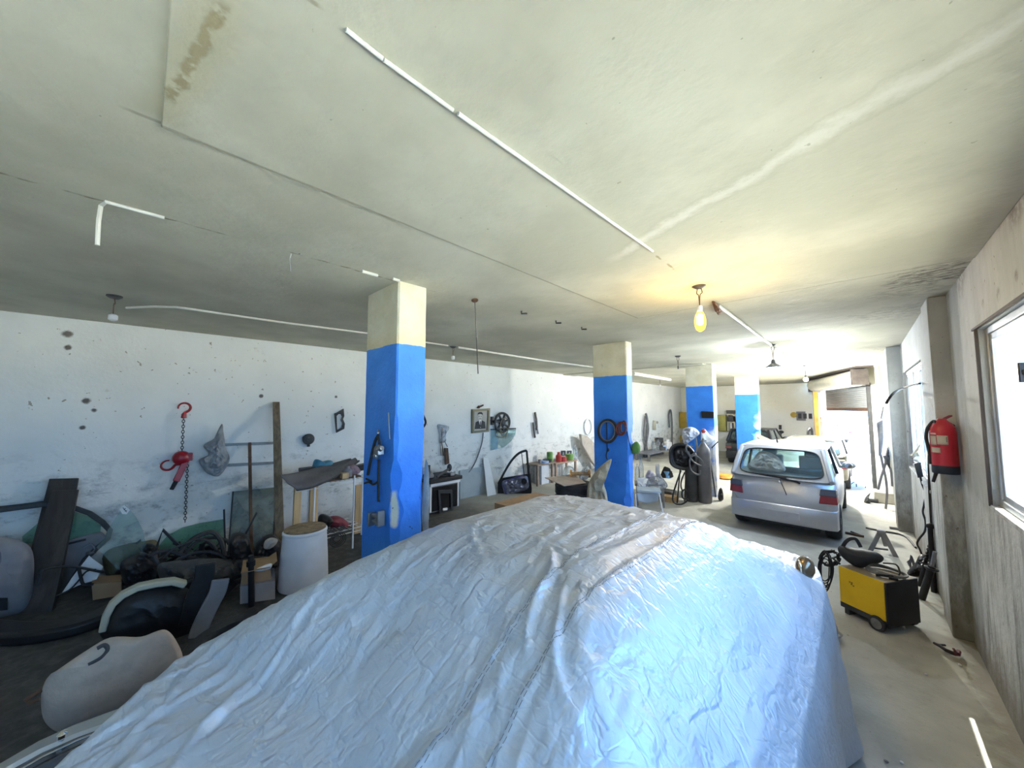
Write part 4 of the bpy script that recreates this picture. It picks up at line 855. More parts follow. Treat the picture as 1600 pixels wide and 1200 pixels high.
# cartons
def carton(pix_front, P, dpt, lab, m=M_CARD, flaps=True):
    q = poly3(pix_front, onplane(P)); n = nrm(P); t = thing('cardboard_box', lab, 'cardboard box', P)
    build('walls', MB().ringslab([q[0]+n*0, q[1], q[1]-n*dpt, q[0]-n*dpt], [q[0]+(q[1]-q[0])*.03-n*.02, q[1]-(q[1]-q[0])*.03-n*.02, q[1]-(q[1]-q[0])*.03-n*(dpt-.02), q[0]+(q[1]-q[0])*.03-n*(dpt-.02)], Vector((0, 0, q[3].z-q[0].z))) if False else MB().slab(q, -n*dpt), m, t)
    if flaps:
        e0, e1 = q[0], q[1]
        build('flap', MB().slab([e0, e1, e1+n*.10+ZV*.03, e0+n*.11+ZV*.02], ZV*0.006), m, t)
        build('flap', MB().slab([e1, e1-n*dpt, e1-n*dpt+(e1-e0)*.25+ZV*.04, e1+(e1-e0)*.25+ZV*.05], ZV*0.006), m, t)
    return t
carton([(143, 913), (190, 909), (190, 930), (145, 938)], fl(168, 938), 0.25, 'brown cardboard box beside the wire frame', flaps=False)
carton([(243, 888), (262, 886), (266, 904), (244, 907)], fl(255, 925), 0.15, 'small orange brown cardboard box at the foot of the scrap heap', mat('orange_card', (0.42, 0.23, 0.12), 0.85), False)
Pc = fl(402, 943)
carton([(375, 917), (430, 908), (430, 936), (375, 944)], Pc, 0.40, 'grey white carton, lower of the two beside the white drum', mat('grey_card', (0.34, 0.32, 0.32), 0.85, 0, 0.1, 6, dirt=(.2, .18, .17)), False)
Pc2 = Pc-nrm(Pc)*0.05
carton([(377, 893), (422, 886), (424, 908), (378, 915)], Pc2, 0.34, 'brown open carton stacked on the grey white carton')
t = build('paper', blobsheet(poly3([(396, 892), (408, 885), (424, 880), (423, 888), (410, 892)], onplane(Pc2+nrm(Pc2)*.03)), nrm(Pc2), 0.02, 0.02), M_WHITE); tag(t, 'crumpled white paper on the brown open carton', 'paper')
t = build('stand_post', MB().cyl(fl(393, 947), vp(392, 868, fl(393, 947)), 0.030, 0.026).cyl(vp(392, 884, fl(393, 947)), vp(392, 876, fl(393, 947)), 0.04), M_BLACK); tag(t, 'black post standing on the floor in front of the cartons', 'post')
# bumpers on the floor
Pm = fl(235, 1000)
bp_ = thing('bumper', 'black bumper with a cream upper edge lying in front of the scrap heap', 'bumper', Pm)
lump_ = blobsheet(poly3([(160, 998), (168, 960), (185, 935), (215, 918), (262, 911), (290, 918), (312, 930), (320, 965), (300, 1000), (230, 1004)], onplane(Pm)), nrm(Pm), 0.16, 0.02, 5, 12)
build('shell', lump_, M_BLACK, bp_)
build('upper_edge', MB().bar(poly3([(161, 985), (166, 962), (176, 943), (192, 929), (216, 917), (245, 911), (270, 908), (290, 913)], onplane(Pm+nrm(Pm)*.04)), 0.10, 0.05, ZV), M_CREAM, bp_, bevel=0.012)['label'] = 'cream upper edge'
Pn = fl(100, 985)
t = build('bumper', MB().bar(spline([fl(x, y, 0.06) for x, y in ((-40, 985), (30, 990), (95, 983), (150, 968), (205, 940))], 5), 0.22, 0.11, ZV), M_BLACK, bevel=0.03); tag(t, 'long black bumper lying flat below the brown boards', 'bumper')
Pf = fl(330, 990)
t = build('fender_strip', MB().bar(spline(poly3([(345, 905), (340, 925), (328, 948), (314, 978), (308, 996)], onplane(Pf)), 4), 0.04, 0.13, nrm(Pf).cross(ZV)), M_GREY, bevel=0.01); tag(t, 'curved grey wing strip propped beside the black bumper', 'wing panel')
t = build('fender_strip', MB().bar(spline(poly3([(322, 880), (318, 905), (306, 935), (296, 975)], onplane(Pf+Vector((-.1, -.1, 0)))), 4), 0.05, 0.15, nrm(Pf).cross(ZV)), M_BLACK, bevel=0.01); tag(t, 'curved black wing strip between the bumper and the grey strip', 'wing panel')
def tyre(P, R, w, ax, lab, group=None, cat='tyre'):
    ax = Vector(ax).normalized(); t = thing('tyre', lab, cat, P, group); ri = R*0.60
    prof = [(ri, 0), (ri*1.04, -0.01*0), (R*0.90, 0.0), (R*0.97, w*0.10), (R, w*0.22)]
    for k in (0.36, 0.5, 0.64): prof += [(R, w*k-0.012), (R*0.975, w*k-0.008), (R*0.975, w*k+0.008), (R, w*k+0.012)]
    prof += [(R, w*0.78), (R*0.97, w*0.90), (R*0.90, w), (ri*1.04, w), (ri, w), (ri*1.05, w*0.8), (ri*1.2, w*0.5), (ri*1.05, w*0.2), (ri, 0)]
    build('carcass', MB().lathe(P, ax, prof, 40, False, False), M_RUBBER, t)
    return t
tyre(fl(330, 1040)+Vector((0.14, 0.12, 0.04)), 0.33, 0.20, (0.05, -0.12, 1), 'tyre lying on the floor between the cover and the beige cushion')
# beige seat cushion in front
Pz = fl(165, 1120)
sc_ = thing('seat_cushion', 'beige car seat cushion on the floor at lower left', 'seat cushion', Pz)
nz_ = (nrm(Pz)*0.75+ZV*0.65).normalized()
build('padding', blobsheet(poly3([(64, 1090), (72, 1062), (86, 1052), (130, 1022), (172, 999), (222, 998), (256, 986), (271, 994), (286, 1028), (276, 1058), (220, 1095), (150, 1125), (100, 1145), (70, 1128)], onplane(Pz)), nz_, 0.20, 0.015, 4, 14, 0.9), M_BEIGE, sc_)
build('piping', MB().tube(poly3([(138, 1038), (158, 1027), (168, 1015), (163, 1008), (152, 1013)], onplane(Pz+nz_*.185)), 0.012, 6, smooth=5), mat('charcoal_trim', (0.07, 0.07, 0.075), 0.8), sc_)['label'] = 'dark curved trim loop'
build('bracket', MB().tube(poly3([(66, 1078), (40, 1094), (48, 1098), (62, 1092)], onplane(Pz)), 0.012, 6), M_RUST, sc_)
# white drum
Pd = fl(474, 912); zt = vp(476, 826, Pd).z; rd = 30/ppm(Pd+ZV*zt)
dr = thing('drum', 'white plastic drum with a rusty brown lid before the workbench', 'drum', Pd)
build('body', MB().lathe(Pd, ZV, [(rd*1.12, 0), (rd*1.14, 0.02), (rd*1.08, zt*0.5), (rd, zt-0.04), (rd*1.03, zt-0.035), (rd*1.03, zt-0.015), (rd*0.98, zt)], 36), mat('drum_white', (0.72, 0.74, 0.80), 0.45, 0, 0.06, 5, dirt=(0.5, 0.5, 0.5)), dr)
build('lid', MB().lathe(Pd+ZV*(zt), ZV, [(rd*0.97, 0), (rd*0.95, 0.014), (rd*0.6, 0.02), (0.0, 0.018)], 32), mat('rust_lid', (0.26, 0.19, 0.12), 0.9, 0, 0.4, 18, 0.6, 30), dr)
# ================================================================ WORKBENCH LEFT OF THE FIRST PILLAR
FX, BX = -5.45, -6.0
bf = lambda x, y: at(x, y, 0, FX)
bk = lambda x, y: at(x, y, 0, BX)
wb_ = thing('workbench', 'makeshift workbench of pale timber legs and white rods beside the first pillar', 'workbench', Vector((FX-0.3, bf(500, 800).y, 0)))
def gl_(p): return Vector((p.x, p.y, 0))
for x0, x1, X in ((461, 472, FX-0.02), (485.5, 498, FX-0.02), (556, 566, BX)):
    f_ = lambda x, y: at(x, y, 0, X); a, b_ = f_(x0, 752), f_(x1, 752); z = f_(x0, 752).z-.07
    build('leg', MB().span((X-0.05, a.y, 0), (X, b_.y, z)), M_PINE, wb_, bevel=0.004)['label'] = 'pale timber leg'
for x, y0_, X in ((492, 757, FX+0.015), (483, 762, BX), (554, 743, FX+0.015), (567, 740, BX+0.1)):
    p = at(x, y0_, 0, X); build('rod', MB().cyl(gl_(p), p, 0.012), M_WHITE, wb_)['label'] = 'white upright rod'
ya_, yb_ = bf(462, 760).y, bf(569, 760).y
for z in (bf(500, 757).z, bf(500, 838).z):
    b = MB()
    for k in range(15):
        y = ya_+(yb_-ya_)*k/14; b.cyl((FX, y, z), (BX, y, z), 0.005, seg=5)
    for k in range(4):
        x = FX+(BX-FX)*k/3; b.cyl((x, ya_, z), (x, yb_, z), 0.007, seg=5)
    b.cyl((FX, ya_, z-.05), (FX, yb_, z-.05), 0.006, seg=5)
    build('wire_shelf', b, M_PVC, wb_)
zt = bf(500, 757).z
P1, P2 = Vector((FX, bf(505, 750).y, zt)), Vector((FX, bf(566, 750).y, zt))
b = MB()
for k in range(9):
    b.cyl((FX-0.03-0.05*k, ya_+0.12, zt+0.018), (FX-0.05-0.05*k, yb_-0.03, zt+0.03), 0.012, seg=6)
t = build('rod_bundle', b, M_RUST); tag(t, 'row of rusty bars lying on the workbench shelf', 'metal bars')
t = build('wood_block', MB().box((FX-0.05, bf(540, 752).y, zt+0.07), (0.10, 0.09, 0.08)), M_PINE, bevel=0.003); tag(t, 'small pale wooden block on the workbench shelf', 'wood block')
# rubber mat over the top
mm = [at(x, y, 0, X) for x, y, X in ((436, 744, FX+.12), (447, 741, BX+.1), (520, 729, BX+.1), (548, 718, BX+.05), (560, 718, BX+.1), (530, 740, FX+.0), (500, 754, FX+.05), (472, 765, FX+.14), (460, 768, FX+.16))]
def mat_pt(u, v):
    l0, l1 = at(437, 743, 0, FX+.10), at(463, 767, 0, FX+.14); r0, r1 = at(548, 717, 0, BX+.10), at(561, 719, 0, BX+.16); m0, m1 = at(490, 733, 0, BX+.15), at(512, 750, 0, FX+.05)
    def q(a, m, r): return a*(1-u)*(1-u)+(m*2-(a+r)*0.5)*2*u*(1-u)+r*u*u
    a, b2 = q(l0, m0, r0), q(l1, m1, r1); p = a*(1-v)+b2*v
    return p+Vector((0, 0, 0.015*math.sin(v*9+u*3)*(0.4+u)+0.012*noise.noise(p*5)))
mt = thing('rubber_mat', 'stiff grey rubber mat laid over the workbench', 'rubber mat', at(498, 742, 0, BX+.1))
build('sheet', MB().grid(mat_pt, 30, 10), mat('grey_rubber', (0.115, 0.11, 0.118), 0.7, 0, 0.15, 6, 0.2, 30, dirt=(0.07, .07, .07)), mt, solid=0.012)
build('rolled_edge', MB().tube([mat_pt(u/20, 1.0) for u in range(21)], 0.014, 6), M_DKGREY, mt)
t = build('headrest', blobsheet(poly3([(489, 724), (492, 718), (498, 718), (504, 721), (514, 719), (520, 721), (521, 728), (512, 731), (490, 731)], lambda x, y: at(x, y, 0, BX+.02)), XN, 0.10, 0.006, 5, 8, 0.8), mat('teal_blue_vinyl', (0.06, 0.21, 0.30), 0.6, 0, 0.12, 6, 0.1)); tag(t, 'blue padded cushion on top of the workbench', 'cushion')
t = build('radio', MB().slab(poly3([(466, 731), (491, 728), (491, 734), (466, 737)], lambda x, y: at(x, y, 0, BX-.02)), XN*0.12), M_DKGREY, bevel=0.01); tag(t, 'dark grey flat box behind the rubber mat', 'box')
t = build('dark_case', MB().slab(poly3([(551, 727), (569, 723), (569, 732), (553, 735)], lambda x, y: at(x, y, 0, BX+.05)), XN*0.15), M_BLACK, bevel=0.01); tag(t, 'black case on the workbench touching the first pillar', 'case')
t = build('cloth_bundle', blobsheet(poly3([(534, 735), (541, 728), (552, 725), (560, 730), (563, 737), (555, 742), (538, 744)], lambda x, y: at(x, y, 0, FX-.25)), XN, 0.08, 0.02, 8, 8, 0.8), mat('dusky_pink_cloth', (0.22, 0.15, 0.18), 0.9, 0, 0.2, 8, 0.3)); tag(t, 'dusky pink cloth bundle under the end of the rubber mat', 'cloth')
t = build('cleaner_jug', MB().lathe((FX-0.12, bf(548, 750).y, zt+0.03), ZV, [(0.06, 0), (0.065, 0.02), (0.065, 0.10), (0.03, 0.13), (0.025, 0.16)], 16), M_GREY); tag(t, 'grey jug on the workbench shelf near the white rods', 'jug')
zl = bf(500, 838).z
t = build('car_battery_cover', blobsheet(poly3([(508, 812), (520, 806), (533, 808), (545, 818), (540, 824), (512, 822)], lambda x, y: at(x, y, 0, FX-.25)), XN, 0.10, 0.02, 8, 8, 0.8), mat('dull_red_rubber', (0.20, 0.03, 0.045), 0.6, 0, 0.2, 8, 0.1)); tag(t, 'dull red rubber part on the lower workbench shelf', 'rubber part')
t = build('scrap_metal', blobsheet(poly3([(498, 808), (504, 803), (514, 806), (520, 814), (512, 824), (498, 822)], lambda x, y: at(x, y, 0, FX-.15)), XN, 0.10, 0.03, 10, 8, 0.8), M_BLACK); tag(t, 'black scrap part at the left of the lower shelf', 'scrap part')
b = MB()
for k in range(7): b.cyl((FX+.02, bf(510, 830).y+0.05*k, zl+0.012+0.01*(k % 2)), (BX+.1, bf(512, 830).y+0.04*k, zl+0.02+0.01*(k % 3)), 0.010, seg=6)
t = build('rod_bundle', b, M_STEEL); tag(t, 'steel rods lying on the lower workbench shelf', 'metal bars')
C = at(527, 842, 0, FX+.05); b = MB()
for k in range(4): b.tube([C+Vector((0.01*k, math.cos(a)*(0.05+0.02*k), math.sin(a)*(0.045+0.018*k))) for a in [2*PI*i/22 for i in range(22)]], 0.006, 5, closed=True)
t = build('wire_coil', b, M_CABLE); tag(t, 'coil of wire hung under the lower workbench shelf', 'wire coil')
# ================================================================ ON THE FIRST PILLAR
pf1 = lambda x, y, k=0.03: at(x, y, 1, y1_-k)
t = thing('belt_hanger', 'black fan belts hung on the dark face of the first pillar', 'fan belt', pf1(588, 700))
build('belt', MB().tube([pf1(*q) for q in ((591, 680), (586, 690), (581, 710), (577, 730), (575, 742))], 0.014, 6, smooth=4), M_RUBBER, t)
build('belt', MB().tube([pf1(*q) for q in ((590, 680), (593, 692), (593, 705))], 0.012, 6, smooth=4), M_RUBBER, t)
build('strap', MB().bar([pf1(*q) for q in ((592, 718), (591, 750), (591, 784))], 0.012, 0.02, ZV.cross(YV)), M_RUBBER, t)
build('nail', MB().cyl(pf1(591, 672, 0), pf1(591, 676, .05), 0.008), M_STEEL, t)
t = build('carburettor', MB().ball(pf1(591, 704, .05), (0.035, 0.035, 0.05), 12, 8).box(pf1(593, 706, .06), (0.05, 0.05, 0.04)).cyl(pf1(587, 708, .05), pf1(597, 700, .07), 0.018).ball(pf1(588, 712, .06), (.025, .025, .03), 8, 6), M_STEEL); tag(t, 'greasy steel carburettor hung on the dark face of the first pillar', 'carburettor')
t = build('caliper', MB().box(pf1(580, 811, .05), (0.03, 0.06, 0.11)).box(pf1(595, 810, .05), (0.03, 0.06, 0.12)).box(pf1(588, 806, .05), (0.10, 0.04, 0.025)).box(pf1(588, 815, .05), (0.09, 0.04, 0.025)).cyl(pf1(588, 803, .04), pf1(588, 820, .06), 0.012), M_STEEL, bevel=0.006); tag(t, 'steel bracket low on the dark face of the first pillar', 'bracket')
t = build('hook_bar', MB().tube([pf1(*q) for q in ((570, 755), (577, 753), (583, 757), (590, 753))], 0.010, 6, smooth=3).tube([pf1(*q) for q in ((572, 748), (580, 752))], 0.008, 6), M_BLACK); tag(t, 'black hook on the first pillar at workbench height', 'hook')
t = build('scratch_rod', MB().cyl(pf1(607, 645, .012), pf1(609, 686, .012), 0.005), M_STEEL); tag(t, 'thin steel rod fixed to the first pillar', 'rod')
pr1 = lambda x, y, k=0.0: at(x, y, 0, PX1[1]+k)
t = build('hanging_cloth', blobsheet([Vector((PX1[1]-.03, y1_+0.27+.03+dy, z)) for dy, z in ((0, 1.60), (.012, 1.5), (.02, 1.15), (.012, .95), (0, .92), (-.03, 1.2))], Vector((1, .3, 0)), 0.04, 0.01, 6), M_GREYCL); tag(t, 'grey cloth strip hanging on the right edge of the first pillar', 'cloth strip')
# ================================================================ STOVE AND BOARDS
SX = -6.02; sf = lambda x, y, k=0.0: at(x, y, 0, SX+k)
sy0, sy1, szt = sf(671, 780).y, sf(716, 780).y, sf(690, 752).z
sv = thing('stove', 'old white stove with a black glass oven door and cluttered hob', 'stove', Vector((-6.3, (sy0+sy1)/2, 0)))
build('body', MB().span((XL+0.02, sy0, 0.03), (SX, sy1, szt)), mat('stove_side', (0.22, 0.215, 0.22), 0.5, 0.2, 0.1, 5, dirt=(.12, .1, .09)), sv, bevel=0.008)
f0, f1 = sf(677, 765), sf(712, 765)
build('side_rail', MB().span((SX, sy0, 0.05), (SX+0.02, sy0+0.035, szt-0.02)), M_WHITE, sv); build('side_rail', MB().span((SX, sy1-0.035, 0.05), (SX+0.02, sy1, szt-0.02)), M_WHITE, sv)
build('top_rail', MB().span((SX, sy0, szt-0.07), (SX+0.035, sy1+0.02, szt-0.005)), M_WHITE, sv, bevel=0.006)
od = build('oven_door', MB().span((SX+0.001, sy0+0.04, 0.06), (SX+0.025, sy1-0.04, szt-0.09)), mat('oven_black', (0.008, 0.009, 0.012), 0.25, 0.2, 0.2, 5, spec=0.7), sv, bevel=0.006)
o0, o1, o2, o3 = [sf(x, y, 0.03) for x, y in ((684, 766), (706, 765), (707, 800), (686, 806))]
build('door_glass', MB().ringslab([o0, o1, o2, o3], [o0*.86+o2*.14, o1*.86+o3*.14, o2*.86+o0*.14, o3*.86+o1*.14], XN*0.02), mat('oven_frame', (0.06, 0.065, 0.075), 0.3, 0.4), od)
build('label_plate', MB().slab([sf(x, y, 0.05) for x, y in ((692, 794), (699, 793), (699, 797), (692, 798))], XN*0.004), M_WHITE, od)
build('hob', MB().span((XL+0.03, sy0-0.06, szt), (SX+0.10, sy1+0.03, szt+0.075)), M_BLACK, sv, bevel=0.012)
zh = szt+0.075
ymid = (sy0+sy1)/2
def ring_part(nm, c, R, r, m, lab, cat): return tag(build(nm, MB().torus(c, ZV, R, r, 22, 6), m), lab, cat)
ring_part('burner_ring', Vector((SX-.12, ymid+.05, zh+.015)), 0.09, 0.015, M_DKGREY, 'dark burner ring on the front of the stove hob', 'burner ring')
t = build('pipe_wrench', MB().bar([Vector((SX-.0, sy0+.16, zh+.03)), Vector((SX-.25, sy1-.05, zh+.10))], 0.03, 0.05, ZV).ball((SX-.26, sy1-.04, zh+.12), (.06, .05, .08), 10, 6), M_DKGREY, bevel=0.006); tag(t, 'dark pipe wrench lying across the stove hob', 'wrench')
t = build('lever_rod', MB().tube([Vector((SX-.25, sy0+.0, zh+.05)), Vector((SX-.35, sy0+.05, zh+.20)), Vector((SX-.40, sy0-.15, zh+.30))], 0.012, 6), M_STEEL); tag(t, 'thin steel rod propped on the left of the stove', 'rod')
t = build('bolt_post', MB().cyl((SX-.3, sy0+.17, zh), (SX-.3, sy0+.18, zh+.22), 0.025).cyl((SX-.3, sy0+.17, zh), (SX-.3, sy0+.17, zh+.03), 0.05), M_DKGREY); tag(t, 'short upright steel post on the stove hob', 'post')
t = build('oily_lump', blobsheet([Vector((SX-.15+.10*math.cos(a), sy0+.08+.10*math.sin(a), zh+.01)) for a in [2*PI*i/8 for i in range(8)]], ZV, 0.09, 0.04, 12, 8, 0.05), M_GREY); tag(t, 'greasy grey engine part at the left of the hob', 'engine part')
t = build('bracket_part', MB().box((SX-.02, sy1-.18, zh+.035), (.12, .10, .06)).cyl((SX-.02, sy1-.1, zh+.03), (SX-.1, sy1-.02, zh+.035), .025), M_STEEL, bevel=0.008); tag(t, 'small steel bracket at the right of the hob', 'bracket')
t = build('backing_board', MB().slab([lw(x, y, 0.04) for x, y in ((718, 735), (755, 729), (768, 800), (718, 822))], XN*0.02), mat('grey_green_board', (0.42, 0.47, 0.49), 0.6, 0, 0.08, 4, dirt=(.3, .33, .33))); tag(t, 'pale grey board standing between the stove and the white plank', 'board')
t = build('white_plank', MB().hexa([lw(765, 810, .42), lw(782, 800, .42), lw(782, 800, .39), lw(765, 810, .39), lw(755, 715, .08), lw(763, 716, .08), lw(763, 716, .03), lw(755, 715, .03)]), M_WHITE, bevel=0.004); tag(t, 'narrow white plank leaning on the wall beside the car door', 'plank')
# car door shell
Dp = lw(803, 800, 0.55); df = onplane(Dp); dn_ = nrm(Dp)
dd = thing('door_shell', 'bare black car door shell leaning on the wall by the white plank', 'car door', Vector((Dp.x, Dp.y, 0)))
build('window_frame', MB().bar(spline(poly3([(779, 756), (788, 738), (799, 720), (811, 708), (822, 704)], df), 4)+poly3([(823, 705), (825, 730), (829, 762)], df), 0.05, 0.075, dn_), M_BLACK, dd, bevel=0.01)
build('window_post', MB().bar(poly3([(815, 708), (819, 745)], df), 0.02, 0.03, dn_), M_DKGREY, dd)
lowp = [(778, 753), (786, 747), (829, 740), (831, 764), (829, 790), (812, 803), (781, 806), (777, 785)]
build('door_skin', MB().slab(poly3(lowp, df), -dn_*0.06), M_BLACK, dd, bevel=0.01)
f2 = onplane(Dp+dn_*0.02)
build('inner_panel', blobsheet(poly3([(785, 752), (800, 748), (820, 743), (826, 750), (824, 764), (800, 772), (790, 779), (786, 765)], f2), dn_, 0.035, 0.035, 14, 10), mat('bare_door_metal', (0.22, 0.23, 0.30), 0.35, 0.7, 0.4, 14), dd)['label'] = 'bare crumpled metal inner panel'
build('speaker_hole', MB().lathe(vp(819, 752, Dp+dn_*.06), dn_, [(0.06, 0), (0.07, 0.01), (0.06, 0.02), (0, .02)], 18), M_BLACK, dd)
build('window_regulator', MB().bar(poly3([(786, 757), (791, 771), (797, 780)], onplane(Dp+dn_*.06)), 0.02, 0.03, dn_).bar(poly3([(788, 752), (818, 742)], onplane(Dp+dn_*.07)), 0.02, 0.025, dn_), mat('violet_steel', (0.10, 0.09, 0.28), 0.4, 0.6), dd)
# open cardboard box
Bc = lw(835, 792, 2.3); bq = lambda x, y, k=0.0: at(x, y, 0, Bc.x+k)
cb = thing('cardboard_box', 'flattened brown cardboard box behind the covered car', 'cardboard box', Vector((Bc.x, Bc.y, 0)))
zc = bq(830, 780).z
build('carton', MB().span((Bc.x-.35, bq(795, 780).y, 0.0), (Bc.x+.1, bq(858, 780).y, zc-0.02)), M_CARD, cb)
build('flap', MB().slab([Vector((Bc.x+.1, bq(795, 780).y, zc-.02)), Vector((Bc.x+.1, bq(838, 780).y, zc-.02)), Vector((Bc.x+.28, bq(838, 780).y, zc+.04)), Vector((Bc.x+.28, bq(795, 780).y, zc-.06))], ZV*.006), M_CARD, cb)
build('flap', MB().slab([Vector((Bc.x+.1, bq(840, 780).y, zc-.02)), Vector((Bc.x+.1, bq(860, 780).y, zc-.02)), Vector((Bc.x+.26, bq(860, 780).y+.1, zc+.03)), Vector((Bc.x+.26, bq(840, 780).y, zc+.07))], ZV*.006), mat('cardboard_pale', (0.50, 0.36, 0.24), 0.85), cb)
# small tables with clutter
TX = -6.12; tf = lambda x, y, k=0.0: at(x, y, 0, TX+k)
def table(x0, x1, yt, lab, m, legs=True, X=TX, dep=0.42, th=0.04, foot=0.0):
    a, b_ = at(x0, yt, 0, X), at(x1, yt, 0, X); z = (a.z+b_.z)/2
    t = thing('side_table', lab, 'table', Vector((X-dep/2, (a.y+b_.y)/2, foot)))
    build('tabletop', MB().span((X-dep, a.y, z-th), (X, b_.y, z)), m, t, bevel=0.006)
    for y in (a.y+.06, b_.y-.06):
        for x in (X-.05, X-dep+.05): build('leg', MB().span((x-.025, y-.03, foot), (x+.025, y+.03, z-th)), m, t)
    return t, a.y, b_.y, z
M_TBL = mat('worn_table_wood', (0.23, 0.18, 0.15), 0.7, 0, 0.25, 5, 0.2, stretch=(1, 5, 5))
ta, tya, tyb, tz = table(840, 867, 724, 'small worn wooden table against the wall holding cups', M_TBL)
tb, uya, uyb, uz = table(868.5, 903, 721, 'lower pinkish wooden bench beside the small worn table', mat('pinkish_wood', (0.36, 0.26, 0.21), 0.7, 0, 0.2, 5))
def can(nm, x, w, h, m, lab, cat, z, prof=None, k=-0.15):
    P = Vector((TX+k, tf(x, 720, k).y, z)); r = w/2
    return tag(build(nm, MB().lathe(P, ZV, prof or [(r, 0), (r, h*0.96), (r*0.85, h)], 16), m), lab, cat)
can('green_can', 859, .17, .26, M_GREEN, 'green can standing on the small worn table', 'can', tz)
can('tin_cup', 843.5, .10, .10, M_STEEL, 'steel cup at the left end of the small worn table', 'cup', tz)
can('saucepan', 855, .26, .07, M_BLACK, 'black dish on the small worn table', 'dish', tz)
can('blue_pack', 850, .26, .055, mat('pale_blue_plastic', (0.30, 0.42, 0.66), 0.6), 'pale blue pack on the front of the small worn table', 'pack', tz, k=-0.12)
can('red_bottle', 873, .16, .27, M_REDPL, 'red bottle on the pinkish bench', 'bottle', uz, [(.08, 0), (.085, .02), (.085, .17), (.04, .22), (.04, .27)])
can('red_tin', 879.5, .22, .13, M_REDPL, 'wide red tin beside the red bottle', 'tin', uz, k=-.12)
can('green_pack', 889.5, .24, .17, M_GREEN, 'green pack under the two small photographs', 'pack', uz)
can('water_bottle', 899, .16, .42, M_CLEAR, 'clear water bottle at the right end of the pinkish bench', 'bottle', uz, [(.08, 0), (.085, .02), (.08, .28), (.03, .37), (.03, .42)])
for x, lab in ((880, 'small dark photograph on the wall above the bench, left of two'), (889.5, 'small dark photograph on the wall above the bench, right of two')):
    t = thing('photo_card', lab, 'photograph', lw(x, 708, .012))
    build('print', MB().slab([lw(x-3.7, 704.3, .012), lw(x+3.7, 704.0, .012), lw(x+3.7, 711.8, .012), lw(x-3.7, 712.2, .012)], XN*0.006), mat('dark_photo', (0.035, 0.038, 0.045), 0.35), t)
    build('figure', MB().slab([lw(x-1.2, 711, .019), lw(x-.6, 707, .019), lw(x+.8, 706, .019), lw(x+1.6, 710.6, .019)], XN*0.003), mat('photo_grey', (0.35, 0.36, 0.38), 0.4), t)
t = build('storage_drawers', MB().span((TX-.34, tf(848, 740).y+.06, 0.0), (TX-.09, tf(862, 740).y, tz-0.06)), mat('pale_plastic_drawer', (0.55, 0.60, 0.68), 0.5, 0, 0.08, 5), bevel=0.01); tag(t, 'pale plastic container under the small worn table', 'container')
t = build('glass_jug', blobsheet([tf(x, y, .14) for x, y in ((882, 735), (886, 728), (893, 729), (897, 738), (894, 748), (884, 748))], XN, 0.12, 0.02, 6, 8, 0.9), M_CLEAR); tag(t, 'round clear jar under the pinkish bench', 'jar')
# tyre stack with cardboard
Pk = Vector((0, 0, 0)); r_ = FWD+RGT*((894-800)/FPX)+UPV*((600-768)/FPX); Pk = EYE+r_*6.1; Pk.z = 0
kt = at(894, 770, 1, Pk.y).z; hT = 0.20; n_t = 4
labs = ['tyre at the bottom of the stack by the second pillar', 'tyre second from the floor in the stack by the second pillar', 'tyre just under the top one of the stack by the second pillar', 'tyre on top of the stack by the second pillar']
for k in range(n_t): tyre(Pk+ZV*(k*hT)+Vector((0.02*k, -0.01*k, 0)), 0.32, hT-0.004, (0, 0, 1), labs[k])
zk = n_t*hT+0.004
ck = Pk+ZV*zk
t = build('cardboard_sheet', MB().slab([ck+Vector(q) for q in ((-.30, -.36, .06), (.14, -.42, 0), (.26, .02, .0), (-.16, .28, .05))], ZV*.012), mat('cardboard_pale2', (0.52, 0.43, 0.36), 0.85)); tag(t, 'bent cardboard sheet lying on the tyre stack', 'cardboard')
t = thing('cable_reel', 'small wooden reel on top of the tyre stack', 'reel', ck+Vector((.05, .1, .06)))
ra = ck+Vector((-.10, .12, .10)); rb = ck+Vector((.16, .30, .11)); ax = (rb-ra).normalized()
build('axle', MB().cyl(ra, rb, 0.035), M_PINE, t)
for p in (ra, rb): build('flange', MB().cyl(p-ax*.015, p+ax*.015, 0.07, seg=18), M_ORANGE, t)
# sack beside pillar two
Pq2 = at(938, 760, 1, y2_-0.35); Pq2.z = 0
t = build('sack', blobsheet(poly3([(917, 772), (921, 752), (930, 737), (946, 722), (955, 717), (954, 725), (946, 740), (944, 757), (949, 778), (953, 846), (916, 846)], onplane(Pq2)), nrm(Pq2), 0.16, 0.085, 4.5, 18, 0.6), M_SACK); tag(t, 'large beige woven sack slumped against the second pillar', 'sack')
t = build('plastic_bag', blobsheet(poly3([(905, 742), (910, 733), (918, 728), (924, 738), (918, 748), (908, 750)], onplane(Pq2+Vector((-.5, .7, 0)))), nrm(Pq2), 0.15, 0.08, 7, 10, 0.8), M_BAG); tag(t, 'clear plastic bag behind the beige sack', 'bag')
